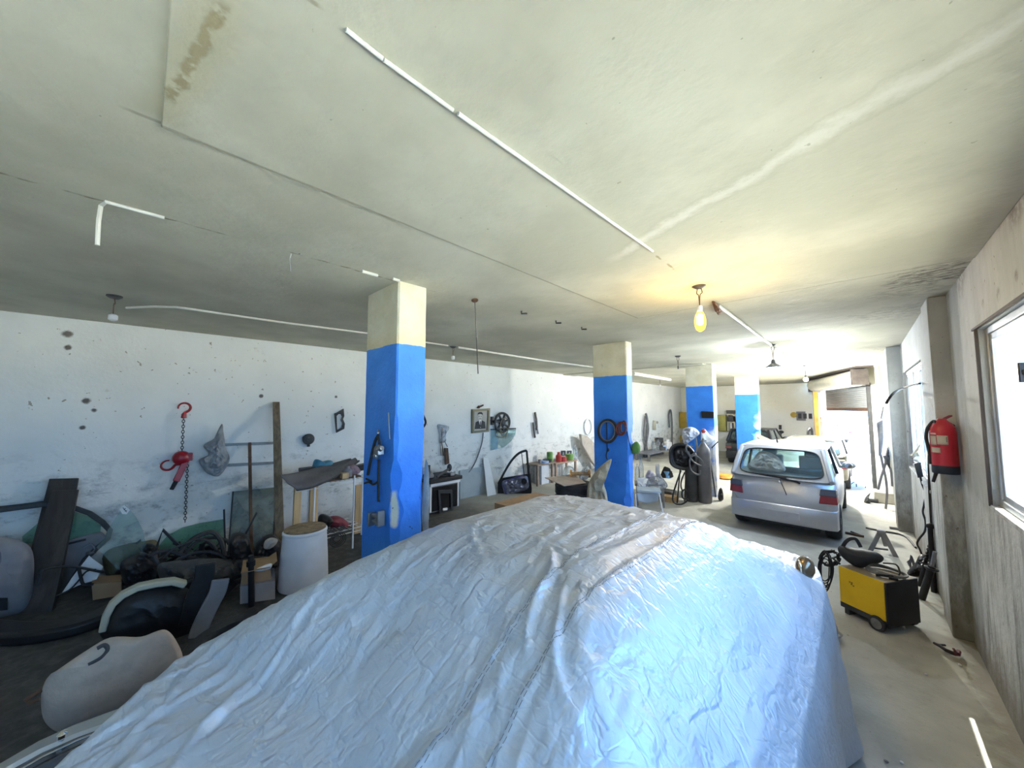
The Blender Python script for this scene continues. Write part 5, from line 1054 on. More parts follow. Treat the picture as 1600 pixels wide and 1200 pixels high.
# on pillar two
p2f = lambda x, y, k=0.03: at(x, y, 1, y2_-k)
def oval(cx, cy, rx, ry, k=0.04): return [p2f(cx+rx*math.cos(2*PI*i/36), cy+ry*math.sin(2*PI*i/36), k) for i in range(36)]
t = thing('steering_wheel', 'black rimmed ring hung on the front of the second pillar', 'steering wheel', p2f(949, 673))
build('rim', MB().tube(oval(949.5, 673.5, 14.2, 17.5, .05), 0.020, 8, closed=True), M_RUBBER, t)
build('inner_band', MB().tube(oval(949, 673.5, 11.6, 15.0, .06), 0.010, 6, closed=True), M_GREY, t)
t = build('red_cable_coil', MB().tube(wobble(oval(972, 669, 6.5, 9.5, .05)+oval(970, 670, 7.5, 10.5, .07)+oval(974, 667, 5, 9, .06), 0.02, 5), 0.011, 6), mat('dark_red_cable', (0.16, 0.04, 0.035), 0.6, 0, 0.4, 12)); tag(t, 'dark red cable coil hung beside the ring on the second pillar', 'cable coil')
t = build('hanging_wire', MB().tube([p2f(*q) for q in ((948, 660), (948.5, 690), (949, 703), (947, 712), (949, 718))], 0.008, 6, smooth=3).ball(p2f(950, 703, .04), (.02, .02, .028), 8, 6), M_CABLE); tag(t, 'black wire hanging down the second pillar from the ring', 'wire')
t = build('hanging_wire', MB().tube([at(x, y, 0, PX2[1]+.012) for x, y in ((980, 674), (983, 690), (987, 704))], 0.006, 6, smooth=3), M_CABLE); tag(t, 'thin black wire on the right face of the second pillar', 'wire')
t = build('green_bag', blobsheet([at(x, y, 1, y2_+.16) for x, y in ((988, 695), (995, 690), (1000, 697), (1000, 705), (995, 709), (988, 708))], Vector((0, -1, 0)), .05, .015, 8), M_GREEN); tag(t, 'green bag hanging behind the right edge of the second pillar', 'bag')
# ================================================================ BETWEEN THE SECOND AND THIRD PILLARS
gt = thing('steel_table', 'grey steel table with a pale apron against the wall', 'table', Vector((-6.2, 12.5, 0)))
GX = -5.9; gf = lambda x, y, k=0.0: at(x, y, 0, GX+k)
ga0, ga1 = gf(1015, 709), gf(1056, 709); gz = ga0.z
build('tabletop', MB().span((GX-.6, ga0.y, gz-.05), (GX, ga1.y, gz)), M_GREY, gt, bevel=.006)
for y in (ga0.y+.05, ga1.y-.05):
    for x in (GX-.05, GX-.55): build('leg', MB().span((x-.03, y-.04, 0), (x+.03, y+.04, gz-.05)), M_STEEL, gt)
build('apron', MB().span((GX-.60, ga0.y+.1, .25), (GX-.57, ga1.y-.1, gz-.06)), M_CREAM, gt)
def gcan(nm, x, w, h, m, lab, cat, k=-.2):
    P = Vector((GX+k, gf(x, 706, k).y, gz)); r = w/2
    return tag(build(nm, MB().lathe(P, ZV, [(r, 0), (r, h*.7), (r*.5, h*.85), (r*.5, h)], 14), m), lab, cat)
gcan('glass_jar', 1024, .30, .34, M_CLEAR, 'clear jar at the left of the grey steel table', 'jar')
gcan('white_tub', 1043.5, .34, .38, M_WHITE, 'white tub on the right of the grey steel table', 'tub')
gcan('dark_pot', 1033, .40, .18, M_DKGREY, 'dark pot in the middle of the grey steel table', 'pot')
gcan('small_bottle', 1028.5, .2, .4, M_GREY, 'grey bottle behind the dark pot on the steel table', 'bottle', -.4)
gcan('blue_cup', 1037.5, .22, .2, mat('pale_blue_plastic', (0.30, 0.42, 0.66)), 'pale blue cup on the steel table', 'cup', -.1)
t = build('black_bag', blobsheet([vp(x, y, fl(1041, 747)) for x, y in ((1033, 746), (1036, 733), (1040, 729), (1046, 738), (1049, 746))], XN, .15, .05, 5, 8), M_BLACK); tag(t, 'black bag on the floor under the steel table', 'bag')
t = build('blue_tub', MB().lathe(fl(1043, 746.5), ZV, [(.11, 0), (.13, .2), (.12, .2), (.0, .19)], 14), mat('blue_cup_plastic', (0.12, 0.28, 0.5), .5)); tag(t, 'small blue tub on the floor beside the black bag', 'tub')
# heaped table and folding chair
Ph = fl(1018, 800); Ph = Vector((-3.62, 7.3, 0)); hf = onplane(Ph)
ht = thing('low_table', 'low table buried under bags and bottles right of the second pillar', 'table', Ph)
hz = hf(1015, 757).z; uh = RGT
h0, h1 = hf(992, 757), hf(1040, 757); hn = nrm(Ph)
build('tabletop', MB().slab([h0, h1, h1-hn*.5, h0-hn*.5], ZV*-.03), M_GREY, ht)
for p in (h0+uh*.05, h1-uh*.05, h0+uh*.05-hn*.45, h1-uh*.05-hn*.45): build('leg', MB().cyl(Vector((p.x, p.y, 0)), p-ZV*.03, .02), M_STEEL, ht)
def heap(pix, off, th, m, lab, cat, nm='plastic_bag', amp=.06): return tag(build(nm, blobsheet(poly3(pix, onplane(Ph-hn*off)), hn, th, amp, 8, 10, .8), m), lab, cat)
heap([(995, 755), (998, 750), (1012, 748), (1016, 760), (1010, 770), (998, 768)], .05, .10, M_WHITE, 'crumpled white paper at the left of the heaped table', 'paper', 'paper')
heap([(1008, 760), (1014, 748), (1024, 744), (1036, 748), (1043, 760), (1030, 767), (1014, 768)], .0, .12, M_BAG, 'crumpled clear plastic bag spread over the heaped table', 'bag')
heap([(1008, 745), (1014, 734), (1021, 738), (1024, 748), (1014, 752)], .25, .12, mat('mauve_film', (0.45, 0.42, 0.50), .5, 0, .2, 9, .2), 'mauve packet on the heaped table behind the clear bag', 'packet', 'packet')
heap([(1024, 728), (1026, 725), (1030, 726), (1031, 738), (1036, 750), (1028, 750), (1024, 738)], .38, .08, M_WHITE, 'white cloth standing up at the back of the heaped table', 'cloth', 'cloth', .02)
t = build('paper_roll', MB().cyl(hf(997, 750)-hn*.05, hf(1009, 749)-hn*.05, .035), M_WHITE); tag(t, 'white paper roll at the left edge of the heaped table', 'paper roll')
for x, h, lab in ((1002, .50, 'tall clear bottle behind the second pillar, taller of two'), (996, .36, 'shorter clear bottle half behind the second pillar')):
    p = vp(x, 750, Ph-hn*.40); p = Vector((p.x, p.y, hz)); t = build('water_bottle', MB().lathe(p, ZV, [(.05, 0), (.055, .02), (.055, h*.6), (.02, h*.85), (.02, h)], 14), M_CLEAR); tag(t, lab, 'bottle')
Pc3 = Vector((-3.30, 6.75, 0)); cf = onplane(Pc3)
ch = thing('folding_chair', 'pale blue folding chair with its back to us behind the covered car', 'chair', Pc3)
L0, L1 = cf(993, 775), cf(1030, 772); zc0 = cf(1010, 790).z; cn = nrm(Pc3)
build('backrest', MB().grid(lambda u, v: (cf(994+36*u, 770+1.5*math.sin(PI*u))*(1-v)+cf(997+31*u, 783+4*math.sin(PI*u))*v)-cn*.06*math.sin(PI*u), 14, 6), mat('pale_blue_vinyl', (0.40, 0.47, 0.53), .5, 0, .06, 5), ch, solid=.015)
for a, b_ in (((993, 772), (995, 830)), ((1030, 771), (1037, 830))):
    p, q = cf(*a), cf(*b_); q = Vector((q.x, q.y, 0)); build('leg', MB().cyl(p, q, .013), M_WHITE, ch)
    build('leg', MB().cyl(p*.6+q*.4, Vector((q.x, q.y, 0))-cn*.45, .013), M_WHITE, ch)
s0, s1 = cf(996, 800), cf(1034, 800); sz_ = .42
build('seat', MB().slab([Vector((s0.x, s0.y, sz_)), Vector((s1.x, s1.y, sz_)), Vector((s1.x, s1.y, sz_))-cn*.40, Vector((s0.x, s0.y, sz_))-cn*.40], ZV*.03), MC['pale_blue_vinyl'], ch)
t = build('wood_offcut', MB().box(fl(1046, 783)+ZV*.06, (.30, .3, .12)), M_PINE); tag(t, 'pale wooden offcut on the floor right of the folding chair', 'wood offcut')
t = build('jack_base', MB().box(fl(1042, 778)+ZV*.09, (.35, .3, .18)).cyl(fl(1035, 776), fl(1035, 776)+ZV*.42, .04), M_DKGREY, bevel=.02); tag(t, 'dark floor jack with upright handle beside the folding chair', 'floor jack')
# ---- gas cylinders, cables and bags at pillar three
def cylinder(x, ytop, ybase, rpx, lab, m):
    P = fl(x, ybase); zt_ = vp(x, ytop, P).z; r = rpx/ppm(P); t = thing('gas_cylinder', lab, 'gas cylinder', P, 'gas cylinders at the third pillar')
    build('shell', MB().lathe(P, ZV, [(r*.9, 0), (r, .03), (r, zt_-.22), (r*.85, zt_-.12), (r*.45, zt_-.04), (r*.3, zt_)], 24), m, t)
    build('valve', MB().cyl(P+ZV*zt_, P+ZV*(zt_+.09), .025).cyl(P+ZV*(zt_+.05)+Vector((-.05, -.02, 0)), P+ZV*(zt_+.05)+Vector((.06, .02, 0)), .014), M_STEEL, t)
    return t
cylinder(1081, 702, 783, 8.8, 'dark gas cylinder at the third pillar, left of the pair', M_DKGREY)
cylinder(1102, 692, 785, 10, 'grey gas cylinder at the third pillar, right of the pair', mat('cylinder_grey', (0.13, 0.13, 0.14), 0.5, 0.2, 0.15, 6, dirt=(.22, .2, .18)))
Pr = fl(1084, 790)+Vector((.05, -.25, 0)); rf = onplane(Pr)
C = rf(1067, 714); R_ = 21/ppm(C); n3 = nrm(Pr)
t = thing('hose_reel', 'large black reel of hose hung beside the gas cylinders', 'hose reel', C)
build('drum', blobsheet([C+n3*-.08+(frame(n3)[0]*math.cos(a)+frame(n3)[1]*math.sin(a))*R_*.9 for a in [2*PI*i/12 for i in range(12)]], n3, .16, .05, 6, 10, .4), M_BLACK, t)
b = MB()
for k in range(5):
    u, w = frame(n3); b.tube([C+n3*(-.10+.05*k)+u*math.cos(2*PI*i/30)*R_*(.82+.07*(k % 3))+w*math.sin(2*PI*i/30)*R_*(.85+.05*((k+1) % 3)) for i in range(30)], .024, 6, closed=True)
b.v = wobble(b.v, .06, 3)
build('hose', b, M_CABLE, t)
t = build('hose_stand', MB().cyl(vp(1063, 730, Pr), fl(1058, 786), .014).cyl(vp(1072, 730, Pr), fl(1070, 785), .014), M_CABLE); tag(t, 'thin black legs under the hose reel', 'stand')
rf2 = onplane(Pr+n3*.12)
def hosething(pix, r, m, lab, cat='cable', f=rf2, sm=5, closed=False, nm='cable'): return tag(build(nm, MB().tube(poly3(pix, f), r, 6, smooth=sm, closed=closed), m), lab, cat)
hosething([(1066, 690), (1072, 680), (1083, 677), (1088, 690), (1087, 705), (1078, 712), (1072, 700), (1076, 686)], .018, M_GCABLE, 'grey welding cable looped high over the gas cylinders')
hosething([(1075, 705), (1082, 720), (1096, 728), (1097, 720), (1086, 712), (1078, 718), (1080, 735), (1092, 742), (1094, 735)], .018, M_GCABLE, 'grey welding cable looped low in front of the gas cylinders')
hosething([(1064, 735), (1057, 755), (1051, 776), (1054, 786), (1064, 788), (1072, 784), (1075, 780)], .016, M_CABLE, 'black cable drooping from the reel to the floor')
hosething([(1070, 738), (1065, 750), (1064, 760), (1067, 768)], .014, M_CABLE, 'short black cable hanging beside the drooping cable')
hosething([(1066, 776), (1066, 768), (1070, 765), (1073, 768), (1074, 777), (1069, 779)], .016, M_CABLE, 'small black cable loop on the floor at the gas cylinders', closed=True)
t = build('plastic_bag', blobsheet(poly3([(1067, 672), (1076, 667), (1086, 669), (1093, 677), (1086, 684), (1078, 690), (1070, 694), (1066, 684)], onplane(Pr+n3*.10)), n3, .14, .09, 7, 12, .6), mat('grey_film', (.46, .48, .54), .5, 0, .2, 9, .3)); tag(t, 'grey plastic bag draped over the hose reel', 'bag')
p3f = lambda x, y, k=.03: at(x, y, 1, y3_-k)
t = thing('carrier_bag', 'white carrier bag with red print hanging on the third pillar', 'bag', p3f(1105, 685))
build('sack', blobsheet([p3f(x, y, .12) for x, y in ((1096, 673), (1101, 670), (1108, 679), (1117, 685), (1112, 692), (1104, 696), (1097, 690))], Vector((0, -1, 0)), .14, .05, 6, 10, .7), mat('carrier_white', (.78, .80, .84), .5, 0, .06, 8, .2), t)
build('print', blobsheet([p3f(x, y, .2) for x, y in ((1096, 672), (1101, 670), (1103, 675), (1098, 677))], Vector((0, -1, 0)), .06, .01, 6), M_REDPL, t)['label'] = 'red printed top'
t = build('number_plate', MB().slab([p3f(x, y) for x, y in ((1096.5, 642.5), (1116, 643.5), (1116, 653.5), (1097, 653))], Vector((0, -.04, 0))), M_BLACK, bevel=.006); tag(t, 'black rectangular panel hung high on the third pillar', 'panel')
hosething([(1112, 700), (1117, 695), (1122, 690)], .012, M_CABLE, 'black cable crossing the third pillar below the carrier bag', f=lambda x, y: p3f(x, y, .05))
hosething([(1109, 712), (1113, 740), (1117, 765), (1119, 784)], .012, M_CABLE, 'black cable running down the third pillar to the floor', f=lambda x, y: p3f(x, y, .05))
# cabinets at the far wall
ff = lambda x, y, k=0.0: at(x, y, 1, YF-.05-k)
def cabinet(nm, x0, x1, ya, yb, lab, m, dep=.45):
    a, b_ = ff(x0, ya), ff(x1, yb); a.x = max(a.x, XL+.02); t = thing(nm, lab, 'cabinet', Vector(((a.x+b_.x)/2, YF-.3, b_.z)))
    build('carcass', MB().span((a.x, YF-.02, b_.z), (b_.x, YF-dep, a.z)), m, t, bevel=.01); return t, a, b_
t, a, b_ = cabinet('cabinet', 1063, 1078, 644, 669, 'ochre wall cabinet just left of the third pillar', M_OCHRE)
build('door', MB().span((a.x+.05, YF-.45, b_.z+.05), (b_.x-.05, YF-.47, a.z-.05)), M_OCHRE, t)
t, a, b_ = cabinet('cabinet', 1121, 1138, 648, 673, 'olive wall cabinet between the third and fourth pillars', mat('olive_paint', (.34, .32, .09), .6, 0, .12, 5))
build('door', MB().span((a.x+.05, YF-.45, b_.z+.05), (b_.x-.05, YF-.47, a.z-.05)), MC['olive_paint'], t)
a, b_ = ff(1138.5, 648), ff(1152, 673); t = thing('shelf_unit', 'cream open shelf unit beside the olive cabinet', 'shelf', Vector(((a.x+b_.x)/2, YF-.3, b_.z)))
build('side', MB().span((a.x, YF-.02, b_.z), (a.x+.06, YF-.40, a.z)), M_CREAM, t); build('side', MB().span((b_.x-.06, YF-.02, b_.z), (b_.x, YF-.40, a.z)), M_CREAM, t)
for k in range(3): build('shelf', MB().span((a.x+.06, YF-.03, b_.z+(a.z-b_.z)*k/2), (b_.x-.06, YF-.4, b_.z+(a.z-b_.z)*k/2+.05)), M_CREAM, t)
for k, (x, w, h, m, lab) in enumerate(((1143, .14, .45, M_WHITE, 'white tub on the cream far shelf, lower row'), (1147.5, .2, .38, M_DKGREY, 'dark tin on the cream far shelf, lower row'))):
    p = ff(x, 670, .2); t = build('tin', MB().cyl((p.x, p.y, b_.z+.05), (p.x, p.y, b_.z+.05+h), w/2), m); tag(t, lab, 'tin')
t = build('box', MB().box((ff(1146, 655, .2).x, YF-.25, b_.z+(a.z-b_.z)*.5+.18), (.45, .3, .25)), M_DKGREY); tag(t, 'dark box on the upper row of the cream far shelf', 'box')
t = build('box', MB().box((ff(1146, 646, .2).x, YF-.25, a.z+.13), (.5, .3, .16)), M_DKGREY); tag(t, 'dark flat box on top of the cream far shelf', 'box')
t = build('crate', MB().span((XL+.02, YF-.02, ff(1056, 690).z), (XL+.45, YF-.4, ff(1056, 679).z)), M_OCHRE); tag(t, 'small ochre box on the far wall above the hose reel', 'box')
# far wall, right part
t = thing('fuse_board', 'dark square fuse board on the bright far wall', 'fuse board', ff(1252, 650))
a, b_ = ff(1244.5, 643), ff(1259.5, 657)
build('case', MB().span((a.x, YF-.01, b_.z), (b_.x, YF-.16, a.z)), M_GREY, t, bevel=.01)
b = MB()
for k in range(3):
    b_k = MB().span((a.x+.06+.17*k, YF-.16, b_.z+.08), (a.x+.17+.17*k, YF-.19, a.z-.08)); build('breaker', b_k, M_BLACK, t)
t = build('meter', MB().cyl(ff(1240.5, 648), ff(1240.5, 648)+Vector((0, -.12, 0)), .11), M_OCHRE); tag(t, 'small round tan meter left of the fuse board', 'meter')
t = build('hanging_tool', MB().cyl(ff(1219, 664), ff(1219, 671), .05).ball(ff(1220.5, 675, .05), (.10, .06, .07), 10, 6).cyl(ff(1220.5, 677), ff(1220.5, 680), .02), M_DKGREY); tag(t, 'small dark tool hanging on the bright far wall', 'tool')
b = MB()
for k in range(4): b.tube([ff(1265.5+(4.0-.5*k)*math.cos(2*PI*i/24), 677+(9-.8*k)*math.sin(2*PI*i/24), -.02+.03*k) for i in range(24)], .025, 5, closed=True)
t = build('hose_coil', b, M_GREY); tag(t, 'grey hose coil hung on the far wall by the orange post', 'hose coil')
# ================================================================ CARS IN THE MIDDLE OF THE SHOP
M_CGLASS = glass('car_glass', (0.80, 0.89, 0.89), 0.10, 0.04, (0.35, 0.42, 0.42))
M_TRIM = mat('car_trim_black', (0.02, 0.02, 0.022), 0.5, 0, 0.2, 8)
def car(P, hdg, sc, paint, lab, cat='car', detail=True, seatm=None, aerial=False):
    R = Matrix.Rotation(hdg, 3, 'Z'); P = Vector(P); sc = Vector(sc)
    T = lambda x, y, z: P + R @ Vector((x*sc.x, y*sc.y, z*sc.z))
    t = thing('car', lab, cat, P)
    st = [(0.0, .56, .36, .60), (.03, .64, .28, .72), (.10, .685, .24, .87), (.22, .70, .22, .90), (.27, .702, .30, .90), (.36, .704, .47, .90), (.55, .705, .56, .90), (.74, .705, .47, .90), (.83, .705, .30, .90), (.88, .705, .20, .90),
          (1.7, .705, .19, .88), (2.56, .70, .20, .86), (2.61, .70, .30, .86), (2.70, .70, .47, .85), (2.89, .695, .56, .83), (3.08, .685, .47, .81), (3.17, .68, .30, .79), (3.22, .675, .22, .78), (3.5, .60, .24, .70), (3.65, .50, .32, .58)]
    rings = []
    for y, hw, zb_, zw in st:
        half = [(.0, zb_), (.80, zb_), (.97, zb_+.05), (1, min(zw-.1, zb_+.16)), (1, zw-.14), (.985, zw-.06), (.93, zw), (0, zw+.02)]
        pts = [(-a, z) for a, z in half[::-1]]+half[1:-1]
        pts = [(-a, z) for a, z in reversed(half)]+[(a, z) for a, z in half[1:-1]]
        rings.append([T(a*hw, y, z) for a, z in pts])
    build('body', MB().loft(rings), paint, t, sharp=50)
    # roof and pillars
    rh, rz, r0, r1 = .555, 1.345, .36, 1.85; bh, b0, b1 = .655, .085, 2.62; bz = .89
    def roofp(u, v):
        x, y = (u-.5)*2, v; e = .985+.015*math.cos(PI*(v-.5))
        return T(x*rh*(.97+.03*math.sin(PI*v)), r0+(r1-r0)*y, rz+.03*(1-x**4)*(.5+.5*math.sin(PI*v)))
    build('roof', MB().grid(roofp, 18, 14), paint, t, solid=.03)
    cr = {}
    for s_ in (-1, 1):
        cr[s_] = dict(br=T(s_*bh, b0, bz), tr=T(s_*rh, r0, rz), bf=T(s_*bh, b1, bz-.03), tf=T(s_*rh, r1, rz), bm=T(s_*(bh+.005), 1.35, bz), tm=T(s_*(rh+.005), 1.25, rz))
        c = cr[s_]
        build('pillar', MB().bar([c['br'], c['tr']], .07, .12, R @ Vector((0, 1, .3))), paint, t, bevel=.02)
        build('pillar', MB().bar([c['bm'], c['tm']], .04, .08, R @ Vector((0, 1, 0))), M_TRIM, t)
        build('pillar', MB().bar([c['bf'], c['tf']], .05, .07, R @ Vector((0, 1, 1))), paint, t, bevel=.012)
        build('roof_rail', MB().bar([c['tr'], c['tm'], c['tf']], .05, .06, ZV), paint, t, bevel=.015)
        for a, b_, c2, d in (('br', 'bm', 'tm', 'tr'), ('bm', 'bf', 'tf', 'tm')):
            build('side_window', MB().slab([c[a], c[b_], c[c2], c[d]], R @ Vector((-s_*.006, 0, 0))), M_CGLASS, t)
    fr_, n_ = MB(), R @ Vector((0, -1, .5)); n_.normalize()
    q = [cr[-1]['br'], cr[1]['br'], cr[1]['tr'], cr[-1]['tr']]
    build('rear_window', MB().slab([p-n_*.012 for p in q], n_*.006), M_CGLASS, t)
    def ins(k, kz): 
        c = sum(q, Vector())/4; return [c+(p-c)*k for p in q]
    def qpt(k, e, a):
        c, s_ = math.cos(a), math.sin(a); u = .5+.5*k*math.copysign(abs(c)**(2/e), c); v = .5+.5*k*math.copysign(abs(s_)**(2/e), s_)
        return (q[0]*(1-u)+q[1]*u)*(1-v)+(q[3]*(1-u)+q[2]*u)*v+n_*.02
    AN = [2*PI*i/48 for i in range(48)]
    rw_ = build('tailgate', MB().ringslab([qpt(1.05, 9, a) for a in AN], [qpt(.88, 5.5, a) for a in AN], -n_*.04), paint, t, bevel=.008)
    build('window_seal', MB().bar([qpt(.88, 5.5, a)+n_*.002 for a in AN], .012, .03, n_, closed=True), M_TRIM, rw_)
    q2 = [cr[-1]['bf'], cr[1]['bf'], cr[1]['tf'], cr[-1]['tf']]
    build('windscreen', MB().slab(q2, R @ Vector((0, -.006, 0))), M_CGLASS, t)
    for s_ in (-1, 1):
        for y in (.55, 2.89):
            w = build('wheel', MB().lathe(T(s_*.52, y, .265), R @ Vector((s_, 0, 0)), [(.14, 0), (.255, 0), (.265, .03), (.265, .16), (.245, .19), (.16, .19), (.155, .17)], 30, False, False), M_RUBBER, t)
            build('hub', MB().lathe(T(s_*.52, y, .265), R @ Vector((s_, 0, 0)), [(.16, .15), (.155, .175), (.10, .16), (.05, .185), (0, .185)], 20), M_STEEL, w)
        lx = s_*.60
        L_ = build('tail_lamp', MB().hexa([T(s_*.49, -.035, .60), T(s_*.70, .025, .60), T(s_*.715, .20, .61), T(s_*.5, .10, .60), T(s_*.52, .035, .80), T(s_*.685, .075, .80), T(s_*.69, .20, .80), T(s_*.52, .14, .80)]), mat('red_lens', (.17, .012, .018), .2, 0, .15, 10, spec=.6), t, bevel=.01)
        build('smoked_lens', MB().hexa([T(s_*.498, -.004, .71), T(s_*.693, .046, .71), T(s_*.706, .205, .71), T(s_*.5, .10, .71), T(s_*.515, .030, .805), T(s_*.690, .066, .805), T(s_*.695, .205, .805), T(s_*.515, .13, .805)]), mat('smoked_lens', (.05, .055, .07), .2, 0, .15, 10, spec=.6), L_, bevel=.008)
    if detail:
        build('bumper', MB().loft([[T(a, y, z) for a, y in ((-.705, .16), (-.685, .03), (-.58, -.02-d), (0, -.035-d), (.58, -.02-d), (.685, .03), (.705, .16), (0, .2))] for z, d in ((.22, -.01), (.26, .01), (.42, .015), (.50, -.015))]), paint, t, bevel=.012)
        build('number_plate', MB().slab([T(-.25, -.055, .31), T(.25, -.055, .31), T(.25, -.055, .41), T(-.25, -.055, .41)], R @ Vector((0, .02, 0))), mat('plain_plate', (.42, .42, .45), .5), t)
        build('exhaust_guard', MB().span(T(-.5, .05, .16), T(.5, .3, .24)), M_TRIM, t, bevel=.02)
        for s_ in (-1, 1):
            m_ = build('wing_mirror', MB().ball(T(s_*.80, 2.05, .96), (.10*sc.x, .06, .065), 16, 10).cyl(T(s_*.68, 2.1, .92), T(s_*.75, 2.07, .94), .025), paint, t)
            build('mirror_glass', MB().lathe(T(s_*.80, 1.995, .96), R @ Vector((0, -1, 0)), [(.055, 0), (.05, .012), (0, .014)], 16), M_CHROME, m_)
        for x in (-.32, .32):
            b = MB().box(T(x, 1.55, .88), (.40*sc.x, .12, .50*sc.z), R).box(T(x, 1.50, 1.20), (.22*sc.x, .09, .17*sc.z), R)
            build('seat', b, seatm or M_GREYCL, t, bevel=.03)
        build('rear_seat', MB().box(T(0, .72, .83), (1.05*sc.x, .14, .34*sc.z), R), mat('blue_grey_seat', (.12, .16, .19), .9, 0, .15, 10), t, bevel=.03)
        build('wiper', MB().bar([T(.02, .045, .90), T(.22, .07, .87), T(.27, .06, .85)], .02, .025).bar([T(-.55, .10, .925), T(-.2, .08, .915), T(.1, .06, .905)], .016, .022), M_TRIM, t)
        if aerial: build('aerial', MB().cyl(T(-.05, .47, 1.43), T(-.05, .43, 1.475), .012), M_TRIM, t)
        build('badge', MB().box(T(.02, .075, .845), (.05, .02, .03), R), M_CHROME, t)
        build('loose_wire', MB().tube([T(.02, .03, .88), T(.05, .005, .80), T(.09, -.02, .70), T(.10, -.03, .66)], .006, 5, smooth=3), M_TRIM, t)
    return t, T
M_SILVER = mat('silver_car_paint', (.44, .45, .48), .32, .45, .06, 3, dirt=(.36, .34, .32), dirtamt=.3, spec=.5)
_, TS = car((-1.005, 7.2, 0), 0, (1, 1, 1.02), M_SILVER, 'silver hatchback seen from behind in the middle of the shop', aerial=True, seatm=mat('pale_blue_seat', (.30, .38, .44), .9, 0, .1, 10))
t = build('plastic_bag', blobsheet([TS(a-.20, .24+(z-.9)*.60, z) for a, z in ((-.27, .98), (-.22, 1.10), (-.10, 1.26), (.07, 1.24), (.20, 1.14), (.26, .98), (.0, .965))], Vector((0, -1, .4)), .07, .05, 8, 12, .6), mat('pinkish_bag', (.72, .58, .60), .6, 0, .35, 8, .4)); tag(t, 'pinkish packed plastic bag inside the rear window of the silver hatchback', 'bag')
car((-2.95, 15.2, 0), 0.0, (1.05, 1.0, .93), mat('dark_car_paint', (.035, .036, .04), .35, .2, .15, 4), 'dark car parked behind the third and fourth pillars')
tg2, T2 = car((-.95, 12.2, 0), 0.0, (.95, 1, .90), mat('grey_beige_paint', (.24, .23, .19), .5, .1, .1, 4, dirt=(.2, .18, .15)), 'grey beige car with raised tailgate beyond the silver hatchback', detail=False)
pq = Vector((-1, 11.9, 0)); pf_ = lambda x, y, k=0.0: at(x, y, 1, 11.7+k)
build('raised_lid', MB().slab([pf_(1181, 682), pf_(1200, 691), pf_(1232, 688), pf_(1285, 691), pf_(1293, 698), pf_(1293, 705, .0), pf_(1240, 697), pf_(1195, 699)], Vector((0, .55, .03))), mat('lid_lining', (.11, .105, .09), .8, 0, .15, 6), tg2, bevel=.02)
# ================================================================ FRONT WALL: SHUTTER AND POSTS
sh = struct('door_1', MB().slab([fw(1291, 605, -.06), fw(1361, 590, -.06), fw(1361, 590.2, -.06), fw(1291, 605.2, -.06)], FN*.02), M_STEEL)
zs0 = fw(1325, 638, 0).z; zs1 = ZC-.42
nsl = 12; b0_, b1_ = FA+FU*(DU0-.03), FA+FU*(DU1+.03)
M_SLAT = mat('shutter_slats', (.30, .31, .31), .5, .5, .1, 6, .05, dirt=(.2, .2, .19))
b = MB(); prof = []
for k in range(nsl):
    for a, d in ((0, 0), (.25, .028), (.75, .028), (1, 0)): prof.append((zs0+(zs1-zs0)*(k+a)/nsl, d))
p = []; 
for o in (b0_, b1_):
    p += [o-FN*.05+FN*d+ZV*z for z, d in prof]
m = len(prof); b.add(p, [(i, i+m, i+m+1, i+1) for i in range(m-1)])
struct('curtain', b, M_SLAT, sh, solid=.01, sharp=60)
struct('bottom_bar', MB().bar([b0_+FN*-.04+ZV*(zs0-.03), b1_+FN*-.04+ZV*(zs0-.03)], .05, .10, ZV), M_RUST, sh, bevel=.01)
rb0, rb1 = fw(1272, 603, .30), fw(1341, 590, .30); zc_ = ZC-.26
rb0.z = rb1.z = zc_
struct('roller', MB().cyl(rb0, rb1, .20, seg=24), mat('roller_slats', (.62, .60, .50), .5, .3, .1, 5, .1, stretch=(1, 1, 1)), sh)
struct('roller', MB().bar([rb0-ZV*.20, rb1-ZV*.20], .10, .05, ZV), M_WHITE, sh, bevel=.01)
struct('end_plate', MB().bar([rb1-ZV*.0, rb1+FU*.16], .30, .40, ZV), mat('brown_plate', (.05, .042, .038), .7, .2, .3, 8), sh)
struct('end_plate', MB().bar([rb0-FU*.06, rb0-FU*.0], .32, .46, ZV), MC['brown_plate'], sh)
struct('roller_cover', MB().bar([rb0+ZV*.24-FU*.1, rb1+ZV*.24+FU*.4], .34, .03, ZV), MC['brown_plate'], sh)
for u_ in (DU0-.05, DU1+.05):
    o = FA+FU*u_; struct('guide_rail', MB().bar([o+FN*.03, o+FN*.03+ZV*2.7], .07, .08, FN), M_DKGREY, sh)
o = fw(1285, 640, .06); t = build('white_jamb', MB().span((o.x-.18, o.y-.12, 0), (o.x+.12, o.y+.1, 2.72)), M_WHITE, kind='structure')
o = fw(1276.5, 650, .35); t = build('steel_post', MB().span((o.x-.07, o.y-.05, 0), (o.x+.05, o.y+.05, zc_-.22)), M_ORANGE, bevel=.01); tag(t, 'orange painted steel post left of the roller shutter', 'post')
o = fw(1282, 650, .30); t = build('thin_post', MB().span((o.x-.03, o.y-.03, 0), (o.x+.03, o.y+.03, 1.75)), MC['rust_lid']); tag(t, 'thin brown post next to the orange post', 'post')
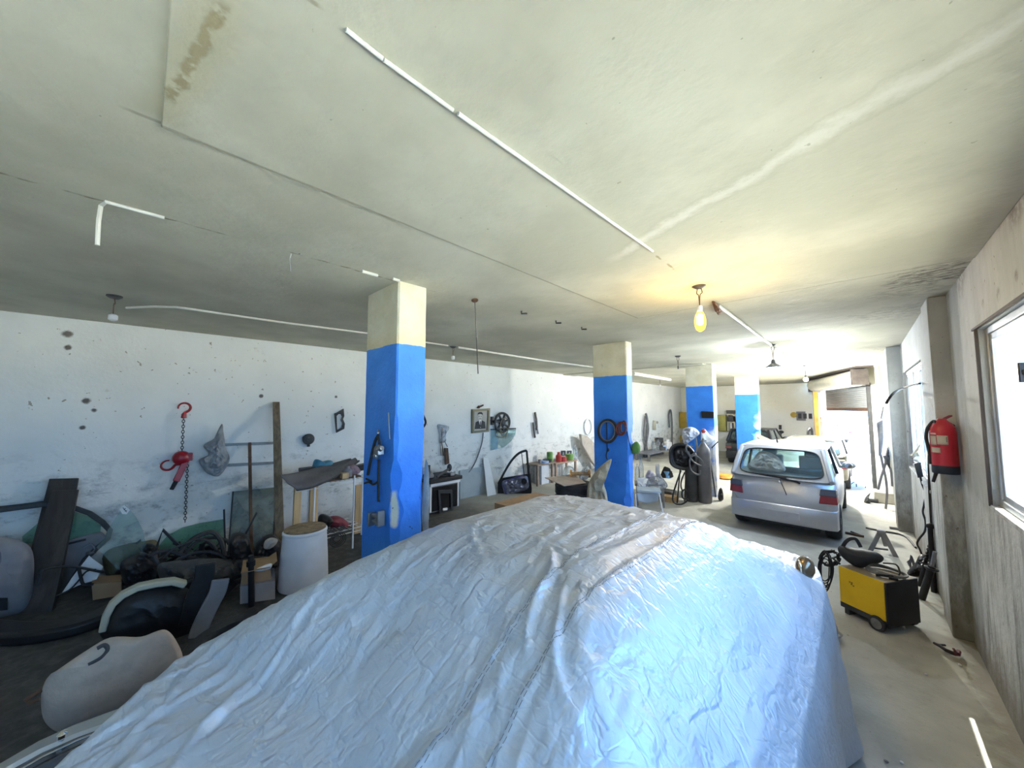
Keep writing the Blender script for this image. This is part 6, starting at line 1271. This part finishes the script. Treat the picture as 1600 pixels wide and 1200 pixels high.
# outdoors seen through the doorway
car(at(1310, 700, 1, 31.0)*1.0-ZV*0, 0.5, (1.2, 1.1, 1), M_WHITE, 'pale parked car outside beyond the doorway', detail=False)
bpy.data.objects['car.003' if 'car.003' in bpy.data.objects else 'car'].location.z = -.16
Pg = fl(1348, 771)+Vector((.15, .9, 0)); gfp = onplane(Pg)
t = thing('rack', 'thin dark metal rack standing in the bright doorway', 'rack', Pg)
for x in (1329, 1338, 1352): 
    a = gfp(x, 756); build('upright', MB().cyl(Vector((a.x, a.y, 0)), a, .012), M_DKGREY, t)
build('rail', MB().tube(poly3([(1329, 757), (1336, 752), (1348, 754), (1357, 753), (1362, 762)], gfp), .010, 6), M_DKGREY, t)
# ================================================================ SIDE WALL ON THE RIGHT
# fire extinguisher on the near face of the pilaster
EP = Vector((0.455, 5.02, 0)); ef = onplane(EP); ez0, ez1 = ef(1475, 739).z, ef(1474, 664).z; er = .082
ec = ef(1475, 700); ec = Vector((ec.x, ec.y, 0))
ex = thing('fire_extinguisher', 'red fire extinguisher hung on the side wall pilaster', 'fire extinguisher', ec+ZV*ez0)
hE = ez1-ez0
build('cylinder', MB().lathe(ec+ZV*ez0, ZV, [(er*.96, .0), (er, .01), (er, hE*.16)], 32, True, False).lathe(ec+ZV*(ez0+hE*.16), ZV, [(er, 0), (er, hE*.66), (er*.93, hE*.78), (er*.72, hE*.87), (er*.42, hE*.93), (er*.3, hE*.97)], 32, False, True), mat('extinguisher_red', (.50, .022, .045), .35, 0, .08, 6, spec=.5, dirt=(.3, .06, .07), dirtamt=.3), ex)
build('base_band', MB().lathe(ec+ZV*(ez0-.003), ZV, [(er*.98, 0), (er*1.015, .008), (er*1.015, hE*.165), (er*1.0, hE*.17)], 32), mat('dark_blue_band', (.018, .03, .055), .5), ex)
top = ec+ZV*(ez0+hE*.96)
build('valve', MB().cyl(top, top+ZV*.05, .028).cyl(top+ZV*.02, top+ZV*.02-RGT*.05, .018), mat('brass_red', (.32, .05, .07), .4, .3), ex)
build('handle', MB().bar([top+ZV*.04-RGT*.01, top+ZV*.075+RGT*.03, top+ZV*.10+RGT*.085], .022, .012), mat('handle_maroon', (.20, .02, .04), .5), ex)
build('handle', MB().bar([top+ZV*.03, top+ZV*.035+RGT*.06, top+ZV*.01+RGT*.10], .022, .012), MC['handle_maroon'], ex)
build('bracket', MB().box(top+ZV*.0+RGT*.07-Vector((0, -.05, 0)), (.03, .03, .07)), M_DKGREY, ex)
build('hose', MB().tube([top+ZV*.02-RGT*.05, ef(1459, 658), ef(1450, 668), ef(1447, 682), ef(1450, 697), ef(1453, 712), ef(1453, 725)], .0125, 8, smooth=5), M_RUBBER, ex)
build('nozzle', MB().cyl(ef(1463, 738)+Vector((0, 0, .0)), ef(1458, 753), .014, .011), M_RUBBER, ex)
fwd2 = nrm(EP)
def elabel(x0, x1, y0, y1, m, nm='label'):
    k0 = (x0-1475)/22.0; k1 = (x1-1475)/22.0; a0, a1 = math.asin(max(-.99, min(.99, k0))), math.asin(max(-.99, min(.99, k1)))
    rt = Vector((-fwd2.y, fwd2.x, 0)); rt = rt if rt.dot(RGT) > 0 else -rt
    za, zb2 = ef(1475, y0).z, ef(1475, y1).z
    pt = lambda u, v: ec+(rt*math.sin(a0+(a1-a0)*u)+fwd2*math.cos(a0+(a1-a0)*u))*(er*1.006)+ZV*(za+(zb2-za)*v)
    return build(nm, MB().grid(pt, 8, 4), m, ex, solid=.0015)
M_LBL = mat('faded_label', (.58, .52, .45), .6, 0, .06, 20)
for q in ((1455, 1464, 681, 695), (1465, 1482, 680, 694), (1455, 1469, 699, 707), (1455, 1464, 676.5, 679)): elabel(*q, M_LBL)
elabel(1479, 1480, 682, 690, M_DKGREY, 'print_line')
# struts and bars leaning on the pilaster
def lean(nm, pts, w, m, lab, cat, kind='bar'):
    b = MB(); b.tube(pts, w, 8)
    return tag(build(nm, b, m), lab, cat)
Ls = fl(1441, 937)
st_ = thing('suspension_strut', 'black suspension strut leaning on the side wall pilaster', 'suspension strut', Ls); sfp = onplane(Ls)
build('tube', MB().cyl(sfp(1440, 936), sfp(1456, 885), .030), M_BLACK, st_); build('rod', MB().cyl(sfp(1455, 890), sfp(1461, 862), .016), M_STEEL, st_)
build('spring_seat', MB().lathe(sfp(1455, 889), (sfp(1461, 862)-sfp(1455, 889)), [(.03, -.02), (.055, 0), (.055, .012), (.02, .02)], 16), M_BLACK, st_)
L2 = fl(1437, 921)+Vector((0.0, .12, 0)); s2 = onplane(L2)
st2 = thing('suspension_strut', 'second black strut standing behind the first with a spring on top', 'suspension strut', L2)
build('tube', MB().cyl(s2(1436, 918), s2(1446, 880), .020), M_BLACK, st2); build('rod', MB().cyl(s2(1446, 880), s2(1459, 838), .014), M_BLACK, st2)
b = MB().tube([s2(1444, 886)+(s2(1456, 850)-s2(1444, 886))*(k/60)+(RGT*math.cos(k*.75)+fwd2*math.sin(k*.75))*.035 for k in range(61)], .009, 6); build('spring', b, M_BLACK, st2)
L3 = fl(1464, 925); s3 = onplane(L3)
t = build('rubber_strip', MB().bar(spline([s3(1464, 930), s3(1462, 905), s3(1456, 830), s3(1452, 760), s3(1451, 698)], 5), .02, .035, fwd2), M_RUBBER); tag(t, 'tall black rubber strip leaning upright beside the fire extinguisher', 'strip')
t = build('drive_shaft', MB().cyl(s3(1465, 928)+Vector((-.03, -.03, 0)), s3(1459, 820)+Vector((-.03, -.03, 0)), .022).ball(s3(1459, 822)+Vector((-.03, -.03, 0)), .035, 12, 8), M_BLACK); tag(t, 'black drive shaft leaning on the pilaster behind the struts', 'drive shaft')
Lk = fl(1428, 897); k3 = onplane(Lk)
def lump2(nm, pix, P, th, m, lab, cat, amp=.03): return tag(build(nm, blobsheet(poly3(pix, onplane(P)), nrm(P), th, amp, 10, 10, .7), m), lab, cat)
lump2('greasy_joint', [(1416, 899), (1420, 890), (1430, 880), (1436, 868), (1446, 868), (1446, 885), (1440, 898), (1424, 904)], Lk, .08, M_BLACK, 'heap of greasy black axle joints at the foot of the side wall', 'axle joint', .05)
b = MB()
for k in range(5): b.tube(wobble(spline(poly3([(1418+k*2, 880+k*3), (1426, 876-k*2), (1430+k, 890), (1420+k, 893)], onplane(Lk-nrm(Lk)*.1)), 5), .05), .006, 5)
t = build('wire_tangle', b, M_STEEL); tag(t, 'tangle of bright wire beside the greasy axle joints', 'wire')
# power box with lead, arched cable, window bits
px_ = onplane(rw(1426, 735, .17)); PB = rw(1426, 735, .17); pn = nrm(PB)
pb = thing('power_box', 'small black power box hung under the middle window with a dangling lead', 'power box', px_(1426, 746))
build('case', MB().slab(poly3([(1428, 724), (1439, 722), (1443, 744), (1434, 746)], px_), pn*.06), M_BLACK, pb, bevel=.006)
build('lead', MB().tube(poly3([(1438, 745), (1441, 757), (1446, 772), (1444, 788), (1442, 800), (1446, 815), (1445, 830), (1436, 842), (1433, 850), (1437, 858), (1440, 866)], px_), .011, 6, smooth=5), M_CABLE, pb)
build('plug', MB().ball(px_(1436, 718), (.05, .05, .04), 10, 6).box(px_(1440, 720), (.05, .05, .05)), M_WHITE, pb)
t = build('arched_cable', MB().tube([rw(1437, 599, .12), rw(1424, 602, .12), rw(1410, 607, .13), vp(1398, 613, rw(1412, 610, .26)), vp(1388, 624, rw(1412, 610, .28)), vp(1385, 630, rw(1412, 610, .28))], .013, 6, smooth=5), M_CABLE); tag(t, 'black cable arching over the middle window on the side wall', 'cable')
t = build('rag', blobsheet(poly3([(1420, 712), (1428, 706), (1438, 693), (1441, 690), (1436, 703), (1430, 712), (1440, 716), (1430, 719)], onplane(rw(1427, 708, .15))), pn, .03, .02, 9), M_SACK); tag(t, 'beige rag stuffed at the lower corner of the middle window', 'rag')
# electrical boxes and cables by the doorway
PE = Vector((.30, 10.6, 0)); pe = onplane(PE); en = nrm(PE)
t = thing('meter_box', 'grey electric meter box on the wall between doorway and windows', 'meter box', pe(1375, 690))
build('case', MB().slab(poly3([(1369, 660), (1380, 655), (1382, 684), (1377, 712), (1373, 712), (1372, 684)], pe), en*.14), M_GREY, t, bevel=.02)
build('cover', MB().slab(poly3([(1374, 665), (1379, 663), (1380, 676), (1375, 677)], onplane(PE+en*.15)), en*.03), M_STEEL, t)
for pts, lab in ((((1377, 655), (1380, 642), (1381, 636)), 'grey cable rising from the meter box'), (((1376, 710), (1380, 730), (1384, 748), (1386, 770), (1384, 795)), 'grey cable falling from the meter box, nearer the window'), (((1381, 712), (1384, 722), (1377, 745), (1372, 765)), 'grey cable crossing below the meter box'), (((1388, 700), (1385, 720), (1392, 735), (1394, 760)), 'thin grey cable right of the meter box')):
    t = build('cable', MB().tube(poly3(pts, pe), .022, 6, smooth=4), M_GREY); tag(t, lab, 'cable')
t = build('rag', blobsheet(poly3([(1385, 710), (1389, 697), (1391, 712), (1391, 732), (1386, 726)], pe), en, .06, .03, 9), M_DKGREY); tag(t, 'dark rag hanging on the wall corner right of the meter box', 'rag')
t = build('downpipe', MB().cyl(vp(1372, 572, PE+Vector((.1, .6, 0))), Vector((PE.x+.16, PE.y+.62, 0)), .035), M_CREAM); tag(t, 'cream pipe running down the wall behind the meter box', 'pipe')
t = build('stone_block', MB().box(fl(1378, 788)+Vector((.06, .3, .12)), (.35, .4, .24)), mat('pale_block', (.5, .48, .42), .9, 0, .15, 6, .3), bevel=.02); tag(t, 'pale block on the floor under the meter box', 'block')
# ================================================================ WELDER AND TOOLS ON THE FLOOR
A_, B_, C_ = at(1306, 940, 2, .13), at(1391, 974, 2, .09), at(1427, 972, 2, .05)
A2 = Vector((-.235, 5.00, 0)); B2 = Vector((.085, 4.80, 0)); ul = (B2-A2).normalized(); ud = Vector((-ul.y, ul.x, 0))
Lw_, Dw_ = (B2-A2).length, .40; wz0, wz1 = .10, .455
WM = lambda a, d, z: A2+ul*a+ud*d+ZV*z
we = thing('welding_machine', 'yellow and black welding machine on wheels by the silver hatchback', 'welding machine', WM(Lw_/2, Dw_/2, 0))
def wbox(a0, a1, d0, d1, z0, z1): return MB().hexa([WM(a0, d0, z0), WM(a1, d0, z0), WM(a1, d1, z0), WM(a0, d1, z0), WM(a0, d0, z1), WM(a1, d0, z1), WM(a1, d1, z1), WM(a0, d1, z1)])
build('base_frame', wbox(-.01, Lw_+.005, 0.01, Dw_-.01, .055, .11), M_DKGREY, we, bevel=.006)
b = MB().hexa([WM(0, 0, .11), WM(Lw_, 0, .11), WM(Lw_, Dw_, .11), WM(0, Dw_, .11), WM(0, 0, wz1+.055), WM(Lw_, 0, wz1), WM(Lw_, Dw_, wz1), WM(0, Dw_, wz1+.055)])
b = MB().hexa([WM(0, 0, .11), WM(Lw_, 0, .11), WM(Lw_, Dw_, .11), WM(0, Dw_, .11), WM(0, 0, wz1), WM(Lw_, 0, wz1), WM(Lw_, Dw_, wz1), WM(0, Dw_, wz1)])
build('housing', b, mat('welder_top', (.30, .25, .17), .6, .1, .15, 6, dirt=(.14, .12, .10), dirtamt=.6), we, bevel=.004)
build('side_panel', wbox(.005, Lw_-.004, -.006, .0, .112, wz1+.004), M_YELLOW, we, bevel=.002)['label'] = 'bright yellow side panel'
build('front_panel', wbox(Lw_-.001, Lw_+.016, -.006, Dw_+.003, .06, wz1+.004), mat('welder_black', (.012, .014, .02), .5, 0, .2, 8), we, bevel=.004)['label'] = 'black front panel'
sc2 = MB(); 
for a, z in ((.10, .34), (.115, .325), (.13, .315), (.118, .34)): sc2.box(WM(a, -.008, z), (.012, .003, .012))
build('worn_logo', sc2, mat('worn_mark', (.22, .14, .01), .6), we)
build('foot', wbox(.02, .06, .02, Dw_-.02, 0, .06), M_DKGREY, we, bevel=.004)
for d in (-.03, Dw_-.005):
    w = build('wheel', MB().lathe(WM(Lw_-.07, d, .065), ud, [(.045, 0), (.062, 0), (.065, .008), (.065, .028), (.062, .035), (.045, .035)], 24, False, False), M_RUBBER, we)
    build('rim', MB().lathe(WM(Lw_-.07, d, .065), ud, [(.047, .004), (.045, .01), (.018, .012), (.015, .004), (0, .004)], 20), M_STEEL, w)
build('handle', MB().tube([WM(.0, .02, wz1+.015), WM(-.09, .06, wz1+.03), WM(-.10, Dw_*.5, wz1+.05), WM(-.09, Dw_-.06, wz1+.03), WM(0, Dw_-.02, wz1+.015)], .010, 8), M_BLACK, we)
t = thing('welding_mask', 'black welding mask with a hoop handle lying on the welding machine', 'welding mask', WM(Lw_*.45, Dw_*.6, wz1+.01))
Pk2 = WM(Lw_*.42, Dw_*.55, wz1+.03); kf = onplane(Pk2)
build('shell', blobsheet(poly3([(1309, 856), (1316, 852), (1330, 856), (1352, 859), (1372, 864), (1381, 872), (1376, 879), (1362, 880), (1350, 886), (1336, 884), (1322, 876), (1312, 866)], kf), nrm(Pk2), .09, .006, 5, 10, .8), mat('mask_black', (.016, .018, .023), .6, 0, .2, 10, .1), t)
build('hoop', MB().bar(spline(poly3([(1315, 857), (1322, 846), (1330, 841.5), (1338, 843), (1345, 855)], kf), 5), .03, .022, nrm(Pk2)), MC['mask_black'], t, bevel=.004)
b = MB()
for k in range(4): b.tube([WM(Lw_*.62+(.13+.012*k)*math.cos(a), Dw_*.62+(.13-.01*k)*math.sin(a), wz1+.012+.008*k) for a in [2*PI*i/26 for i in range(26)]], .0075, 6, closed=True)
t = build('welding_lead', b, mat('grey_lead', (.20, .20, .19), .6)); tag(t, 'grey welding lead coiled on top of the welding machine', 'cable coil')
t = build('welding_torch', MB().tube([WM(Lw_*.70, .08, wz1+.015), WM(Lw_*.85, .13, wz1+.025), WM(Lw_*.97, .22, wz1+.02)], .012, 7).box(WM(Lw_*.93, .16, wz1+.014), (.06, .05, .024)), M_BLACK); tag(t, 'black welding torch on the front end of the welding machine', 'welding torch')
t = build('cable_end', MB().tube(spline([WM(Lw_*.55, Dw_*.7, wz1+.08), WM(Lw_*.78, Dw_*.75, wz1+.10), WM(Lw_*.88, Dw_*.7, wz1+.05), WM(Lw_*.90, Dw_*.6, wz1+.015)], 5), .007, 6), M_CABLE); tag(t, 'black cable curling off the welding mask', 'cable')
b = MB(); Pcc = WM(-.12, .03, .27); cx_ = onplane(Pcc)
random.seed(11)
for k in range(7):
    ox, oy, rx, ry = rnd(-3, 3), rnd(-6, 6), rnd(8, 13), rnd(20, 29)
    ph = rnd(0, 6)
    b.tube([vp(1291+ox+rx*math.cos(a)*(.9+.1*math.sin(2*a+ph)), 893+oy+ry*math.sin(a), Pcc+nrm(Pcc)*(.012*k-.04)) for a in [2*PI*i/26 for i in range(26)]], .0055, 6, closed=True)
for k in range(4):
    b.tube([vp(1296+rnd(-2, 2)+(13+k)*math.cos(a), 872+rnd(-2, 2)+(9+k)*math.sin(a), Pcc+nrm(Pcc)*(.01*k-.05)) for a in [2*PI*i/22 for i in range(22)]], .007, 6, closed=True)
t = build('power_cable', b, M_CABLE); tag(t, 'black power cable looped on the rear handle of the welding machine', 'cable coil')
t = build('orange_tub', MB().lathe(fl(1132, 748), ZV, [(.16, 0), (.22, .04), (.20, .12), (.10, .15), (0, .15)], 16), M_ORANGE); tag(t, 'low orange tub on the floor between the third pillar and the silver hatchback', 'tub')
lump2('black_sack', [(1122, 780), (1123, 766), (1127, 762), (1130, 770), (1130, 781)], fl(1126, 782), .10, M_BLACK, 'small black bag on the floor at the right foot of the third pillar', 'bag')
# jack stand, rods, clamp, bits
Pj = fl(1380, 866); jf = onplane(Pj); jn = nrm(Pj)
js = thing('axle_stand', 'grey A shaped axle stand on the floor behind the welding machine', 'axle stand', Pj)
for pts in (((1375, 831), (1357, 866)), ((1379, 831), (1401, 872))): build('leg', MB().bar(poly3(pts, jf), .05, .035, jn), M_GREY, js, bevel=.006)
build('leg', MB().bar([jf(1377, 832), jf(1384, 858)-jn*.18], .04, .035, jn), M_GREY, js, bevel=.006)
build('head', MB().box(jf(1377, 831), (.09, .06, .05)), M_GREY, js, bevel=.01); build('cross_tie', MB().bar(poly3([(1364, 856), (1388, 859)], jf), .02, .02, jn), M_DKGREY, js)
def rod(a, b_, r, m, lab, cat, nm='rod', mid=None):
    pts = [fl(*a)+ZV*r] + ([fl(*q)+ZV*r for q in mid] if mid else []) + [fl(*b_)+ZV*r]
    return tag(build(nm, MB().tube(pts, r, 8, smooth=4 if mid else 0), m), lab, cat)
rod((1353, 826), (1431, 857), .014, M_DKGREY, 'long bent dark bar on the floor behind the axle stand', 'bar', mid=[(1378, 831), (1412, 838)])
rod((1390, 826), (1412, 829), .020, M_STEEL, 'short steel spanner on the floor by the wall corner', 'spanner', 'spanner')
rod((1321, 834), (1350, 840), .018, M_RUST, 'rusty bar on the floor behind the silver hatchback wheel', 'bar')
rod((1330, 832), (1345, 838), .014, M_DKGREY, 'thin dark bar crossing the rusty bar', 'bar')
rod((1352, 784), (1372, 786), .04, M_DKGREY, 'dark bar lying near the doorway', 'bar')
lump2('cable_lump', [(1350, 783), (1353, 776), (1360, 770), (1358, 778), (1360, 786), (1352, 787)], fl(1355, 786), .06, M_DKGREY, 'dark lump with a stick on the floor by the doorway', 'rubble')
cl_ = thing('clamp', 'dark red and black clamp dropped on the floor at the right wall', 'clamp', fl(1482, 1015))
build('jaw', MB().tube([fl(x, y, z) for x, y, z in ((1460, 1005, .02), (1468, 1009, .03), (1478, 1016, .03), (1490, 1021, .02))], .011, 7, r2=.016), mat('clamp_black', (.02, .012, .014), .5), cl_)
build('handle', MB().tube([fl(x, y, z) for x, y, z in ((1490, 1021, .02), (1497, 1022, .03), (1498, 1018, .03))], .016, 7), mat('clamp_maroon', (.12, .02, .035), .5), cl_)
build('lever', MB().tube([fl(1494, 1020, .03), fl(1492, 1017, .07), fl(1490, 1014, .09)], .009, 6), MC['clamp_maroon'], cl_)
build('pin', MB().tube([fl(1465, 1007, .03), fl(1477, 1008, .03)], .008, 6), MC['clamp_black'], cl_)
t = build('crushed_foil', blobsheet(poly3([(1304, 975), (1308, 978), (1310, 985), (1317, 992), (1312, 997), (1304, 999)], onplane(fl(1310, 999))), nrm(fl(1310, 999)), .04, .02, 12), mat('foil', (.45, .47, .5), .3, .6, .2, 12)); tag(t, 'crumpled grey scrap on the floor at the hem of the car cover', 'scrap')
for i, (x, y) in enumerate(((1447, 1055), (1385, 1191), (1409, 1193), (1314, 1054), (1500, 1040), (1392, 980))):
    P = fl(x, y); t = build('pebble', MB().ball(P+ZV*.006, (rnd(.006, .012), rnd(.006, .012), .007), 8, 5), M_GREY if i % 2 else M_WHITE); tag(t, 'small stone chip lying on the concrete floor at lower right', 'stone', 'stone chips on the floor')
# ================================================================ CEILING ELECTRICS
def conduit(pts, r, lab, m=M_PVC, sm=0):
    return tag(build('conduit', MB().tube([p-ZV*(r+(.0125 if p.x > -1.8 and p.y < 3.97 else .001)) for p in pts], r, 8, smooth=sm), m), lab, 'conduit')
conduit([cl(541, 36), cl(598, 82)], .007, 'short white ceiling conduit nearest the entrance')
conduit([cl(600, 84), cl(708, 164)], .007, 'white ceiling conduit, second length from the entrance')
conduit([cl(716, 169), cl(1020, 388)], .008, 'long white ceiling conduit running towards the lit bulb')
conduit([cl(1122, 473), cl(1165, 507), cl(1205, 538)], .018, 'white ceiling conduit between the lit bulb and the shaded lamp')
conduit([cl(1212, 543), cl(1250, 572)], .022, 'white ceiling conduit beyond the shaded lamp')
conduit([cl(198, 479), cl(240, 477), cl(275, 478), cl(305, 482), cl(345, 488), cl(440, 502), cl(572, 519), cl(700, 539)], .012, 'long thin white ceiling conduit left of the first pillar')
conduit([cl(716, 541), cl(850, 562), cl(930, 573)], .018, 'white ceiling conduit between first and second pillars')
conduit([cl(990, 581), cl(1047, 591)], .05, 'white ceiling conduit right of the second pillar')
t = build('loose_conduit', MB().tube([vp(152, 383, cl(160, 312)), vp(154, 345, cl(160, 312)), cl(158, 316)-ZV*.02, cl(166, 311)-ZV*.015, cl(205, 322)-ZV*.014, cl(257, 337)-ZV*.012], .009, 8), M_PVC); tag(t, 'bent white conduit hanging loose from the ceiling at left', 'conduit')
t = build('wire_loop', MB().tube(spline([cl(470, 396)-ZV*.005, vp(458, 394, cl(462, 398)), vp(453, 405, cl(462, 398)), vp(454, 424, cl(462, 398))], 5), .004, 5), M_GREY); tag(t, 'small hooked wire hanging from the ceiling left of the first pillar', 'wire')
t = build('conduit_stub', MB().tube([cl(566, 421)-ZV*.014, cl(590, 428)-ZV*.014], .012, 7).tube([cl(614, 433)-ZV*.014, cl(624, 436)-ZV*.014], .012, 7), M_PVC); tag(t, 'broken white conduit pieces over the first pillar', 'conduit')
def pendant(xc, yc, ys, yb, lab, kind='bulb', r=.032, m=None):
    c = cl(xc, yc); zs_, zb_ = at(xc, ys, 1, c.y).z, at(xc, yb, 1, c.y).z
    t = thing('pendant_lamp', lab, 'lamp', c)
    build('rose', MB().lathe(c, -ZV, [(.055, 0), (.055, .012), (.03, .03), (0, .032)], 18), M_DKGREY, t)
    b = MB()
    for s_ in (-1, 1): b.tube([c-ZV*.02+Vector((.01*s_, 0, 0)), c-ZV*.07+Vector((.022*s_, .006, 0)), Vector((c.x+.006*s_, c.y, (c.z+zs_)/2)), Vector((c.x, c.y, zs_))], .004, 5, smooth=4)
    build('cord', b, M_RUST, t); return t, c, zs_, zb_
t, c, zs_, zb_ = pendant(1092, 445, 478, 518, 'lit yellow bulb hanging from the ceiling right of the second pillar')
hs = (zs_-zb_)
build('socket', MB().lathe((c.x, c.y, zs_), -ZV, [(.016, 0), (.022, .008), (.022, hs*.18), (.020, hs*.22)], 18), M_WHITE, t)
build('bulb', MB().lathe((c.x, c.y, zs_-hs*.22), -ZV, [(.018, 0), (.034, hs*.14), (.043, hs*.32), (.043, hs*.52), (.032, hs*.70), (.012, hs*.78), (0, hs*.78)], 24), glow_glass('amber_bulb', (1.0, .85, .45), (1.0, .52, .03), 1.6), t)
build('filament', MB().lathe((c.x, c.y, zs_-hs*.30), -ZV, [(.008, 0), (.026, .02), (.026, hs*.40), (.008, hs*.46)], 14), lamp_mat('filament_glow', (1.0, .78, .30), 40.0), t)
ld = bpy.data.lights.new('bulb_light', 'POINT'); ld.energy = 9; ld.color = (1.0, .62, .18); ld.shadow_soft_size = .045
lo = bpy.data.objects.new('bulb_light', ld); COL.objects.link(lo); lo.location = (c.x, c.y, zb_-.06)
for (xc, yc, ys, yb), lab, rr in (((179, 462, 498, 508), 'white bulb holder hanging from the ceiling at left', .032), ((708, 541, 556, 561), 'small bulb holder hanging near the wall right of the first pillar', .03), ((1059, 556, 572, 576), 'bare twin wires hanging from the ceiling before the third pillar', .012), ((1031, 590, 601, 603), 'tiny bulb holder hanging at the far left wall', .03)):
    t, c, zs_, zb_ = pendant(xc, yc, ys, yb, lab)
    build('socket', MB().lathe((c.x, c.y, zs_), -ZV, [(.012, 0), (rr, .012), (rr, max(.03, zs_-zb_)), (rr*.6, max(.035, zs_-zb_+.01))], 16), M_WHITE if rr > .02 else M_DKGREY, t)
t, c, zs_, zb_ = pendant(1207, 538, 562, 580, 'hanging lamp with a small white shade before the far wall')
build('shade', MB().lathe((c.x, c.y, zs_), -ZV, [(.02, 0), (.03, .03), (.035, .06), (.13, .13), (.125, .135)], 24, True, False), M_GREY, t)
build('bulb', MB().ball((c.x, c.y, zs_-.17), .05, 16, 10), lamp_mat('cool_bulb', (.75, .85, 1.0), 14.0), t)
ld = bpy.data.lights.new('shade_light', 'POINT'); ld.energy = 40; ld.color = (.85, .92, 1.0); ld.shadow_soft_size = .05
lo = bpy.data.objects.new('shade_light', ld); COL.objects.link(lo); lo.location = (c.x, c.y, zs_-.25)
t, c, zs_, zb_ = pendant(1258, 571, 586, 594, 'bulb holder before the roller shutter, its lit bulb added')
build('socket', MB().lathe((c.x, c.y, zs_), -ZV, [(.012, 0), (.03, .012), (.03, .06), (.02, .065)], 16), M_DKGREY, t)
build('bulb', MB().ball((c.x, c.y, zs_-.11), .05, 16, 10), lamp_mat('added_bulb_glow', (1.0, .93, .80), 30.0), t)
ld = bpy.data.lights.new('bulb_light', 'POINT'); ld.energy = 300; ld.color = (1.0, .97, .91); ld.shadow_soft_size = .06  # bulb and its light are added to brighten the far end
lo = bpy.data.objects.new('bulb_light', ld); COL.objects.link(lo); lo.location = (c.x, c.y, zs_-.22)
c = cl(742, 467); t = thing('hanging_rod', 'long thin wire hanging from a ceiling hook right of the first pillar', 'wire', c)
build('hook', MB().ball(c-ZV*.015, (.04, .03, .02), 10, 6), M_RUST, t)
build('wire', MB().cyl(c-ZV*.01, at(747, 584, 1, c.y), .005), M_DKGREY, t)
t = build('junction_knot', blobsheet([cl(1112, 470)-ZV*.01, cl(1119, 468)-ZV*.03, cl(1128, 478)-ZV*.03, cl(1130, 484)-ZV*.01, cl(1120, 482)-ZV*.05], -ZV, .03, .015, 14), M_RUST); tag(t, 'knot of old wires on the ceiling beside the lit bulb', 'wire')
for i, (x, y) in enumerate(((815, 486), (869, 501), (909, 511))):
    P = cl(x, y); t = build('ceiling_hook', MB().tube([P, P-ZV*.03, P-ZV*.035+Vector((.06, .02, 0))], .010, 6), M_DKGREY); tag(t, ['small iron hook in the ceiling, nearest the first pillar of three', 'small iron hook in the ceiling, middle of three', 'small iron hook in the ceiling, nearest the second pillar of three'][i], 'hook')
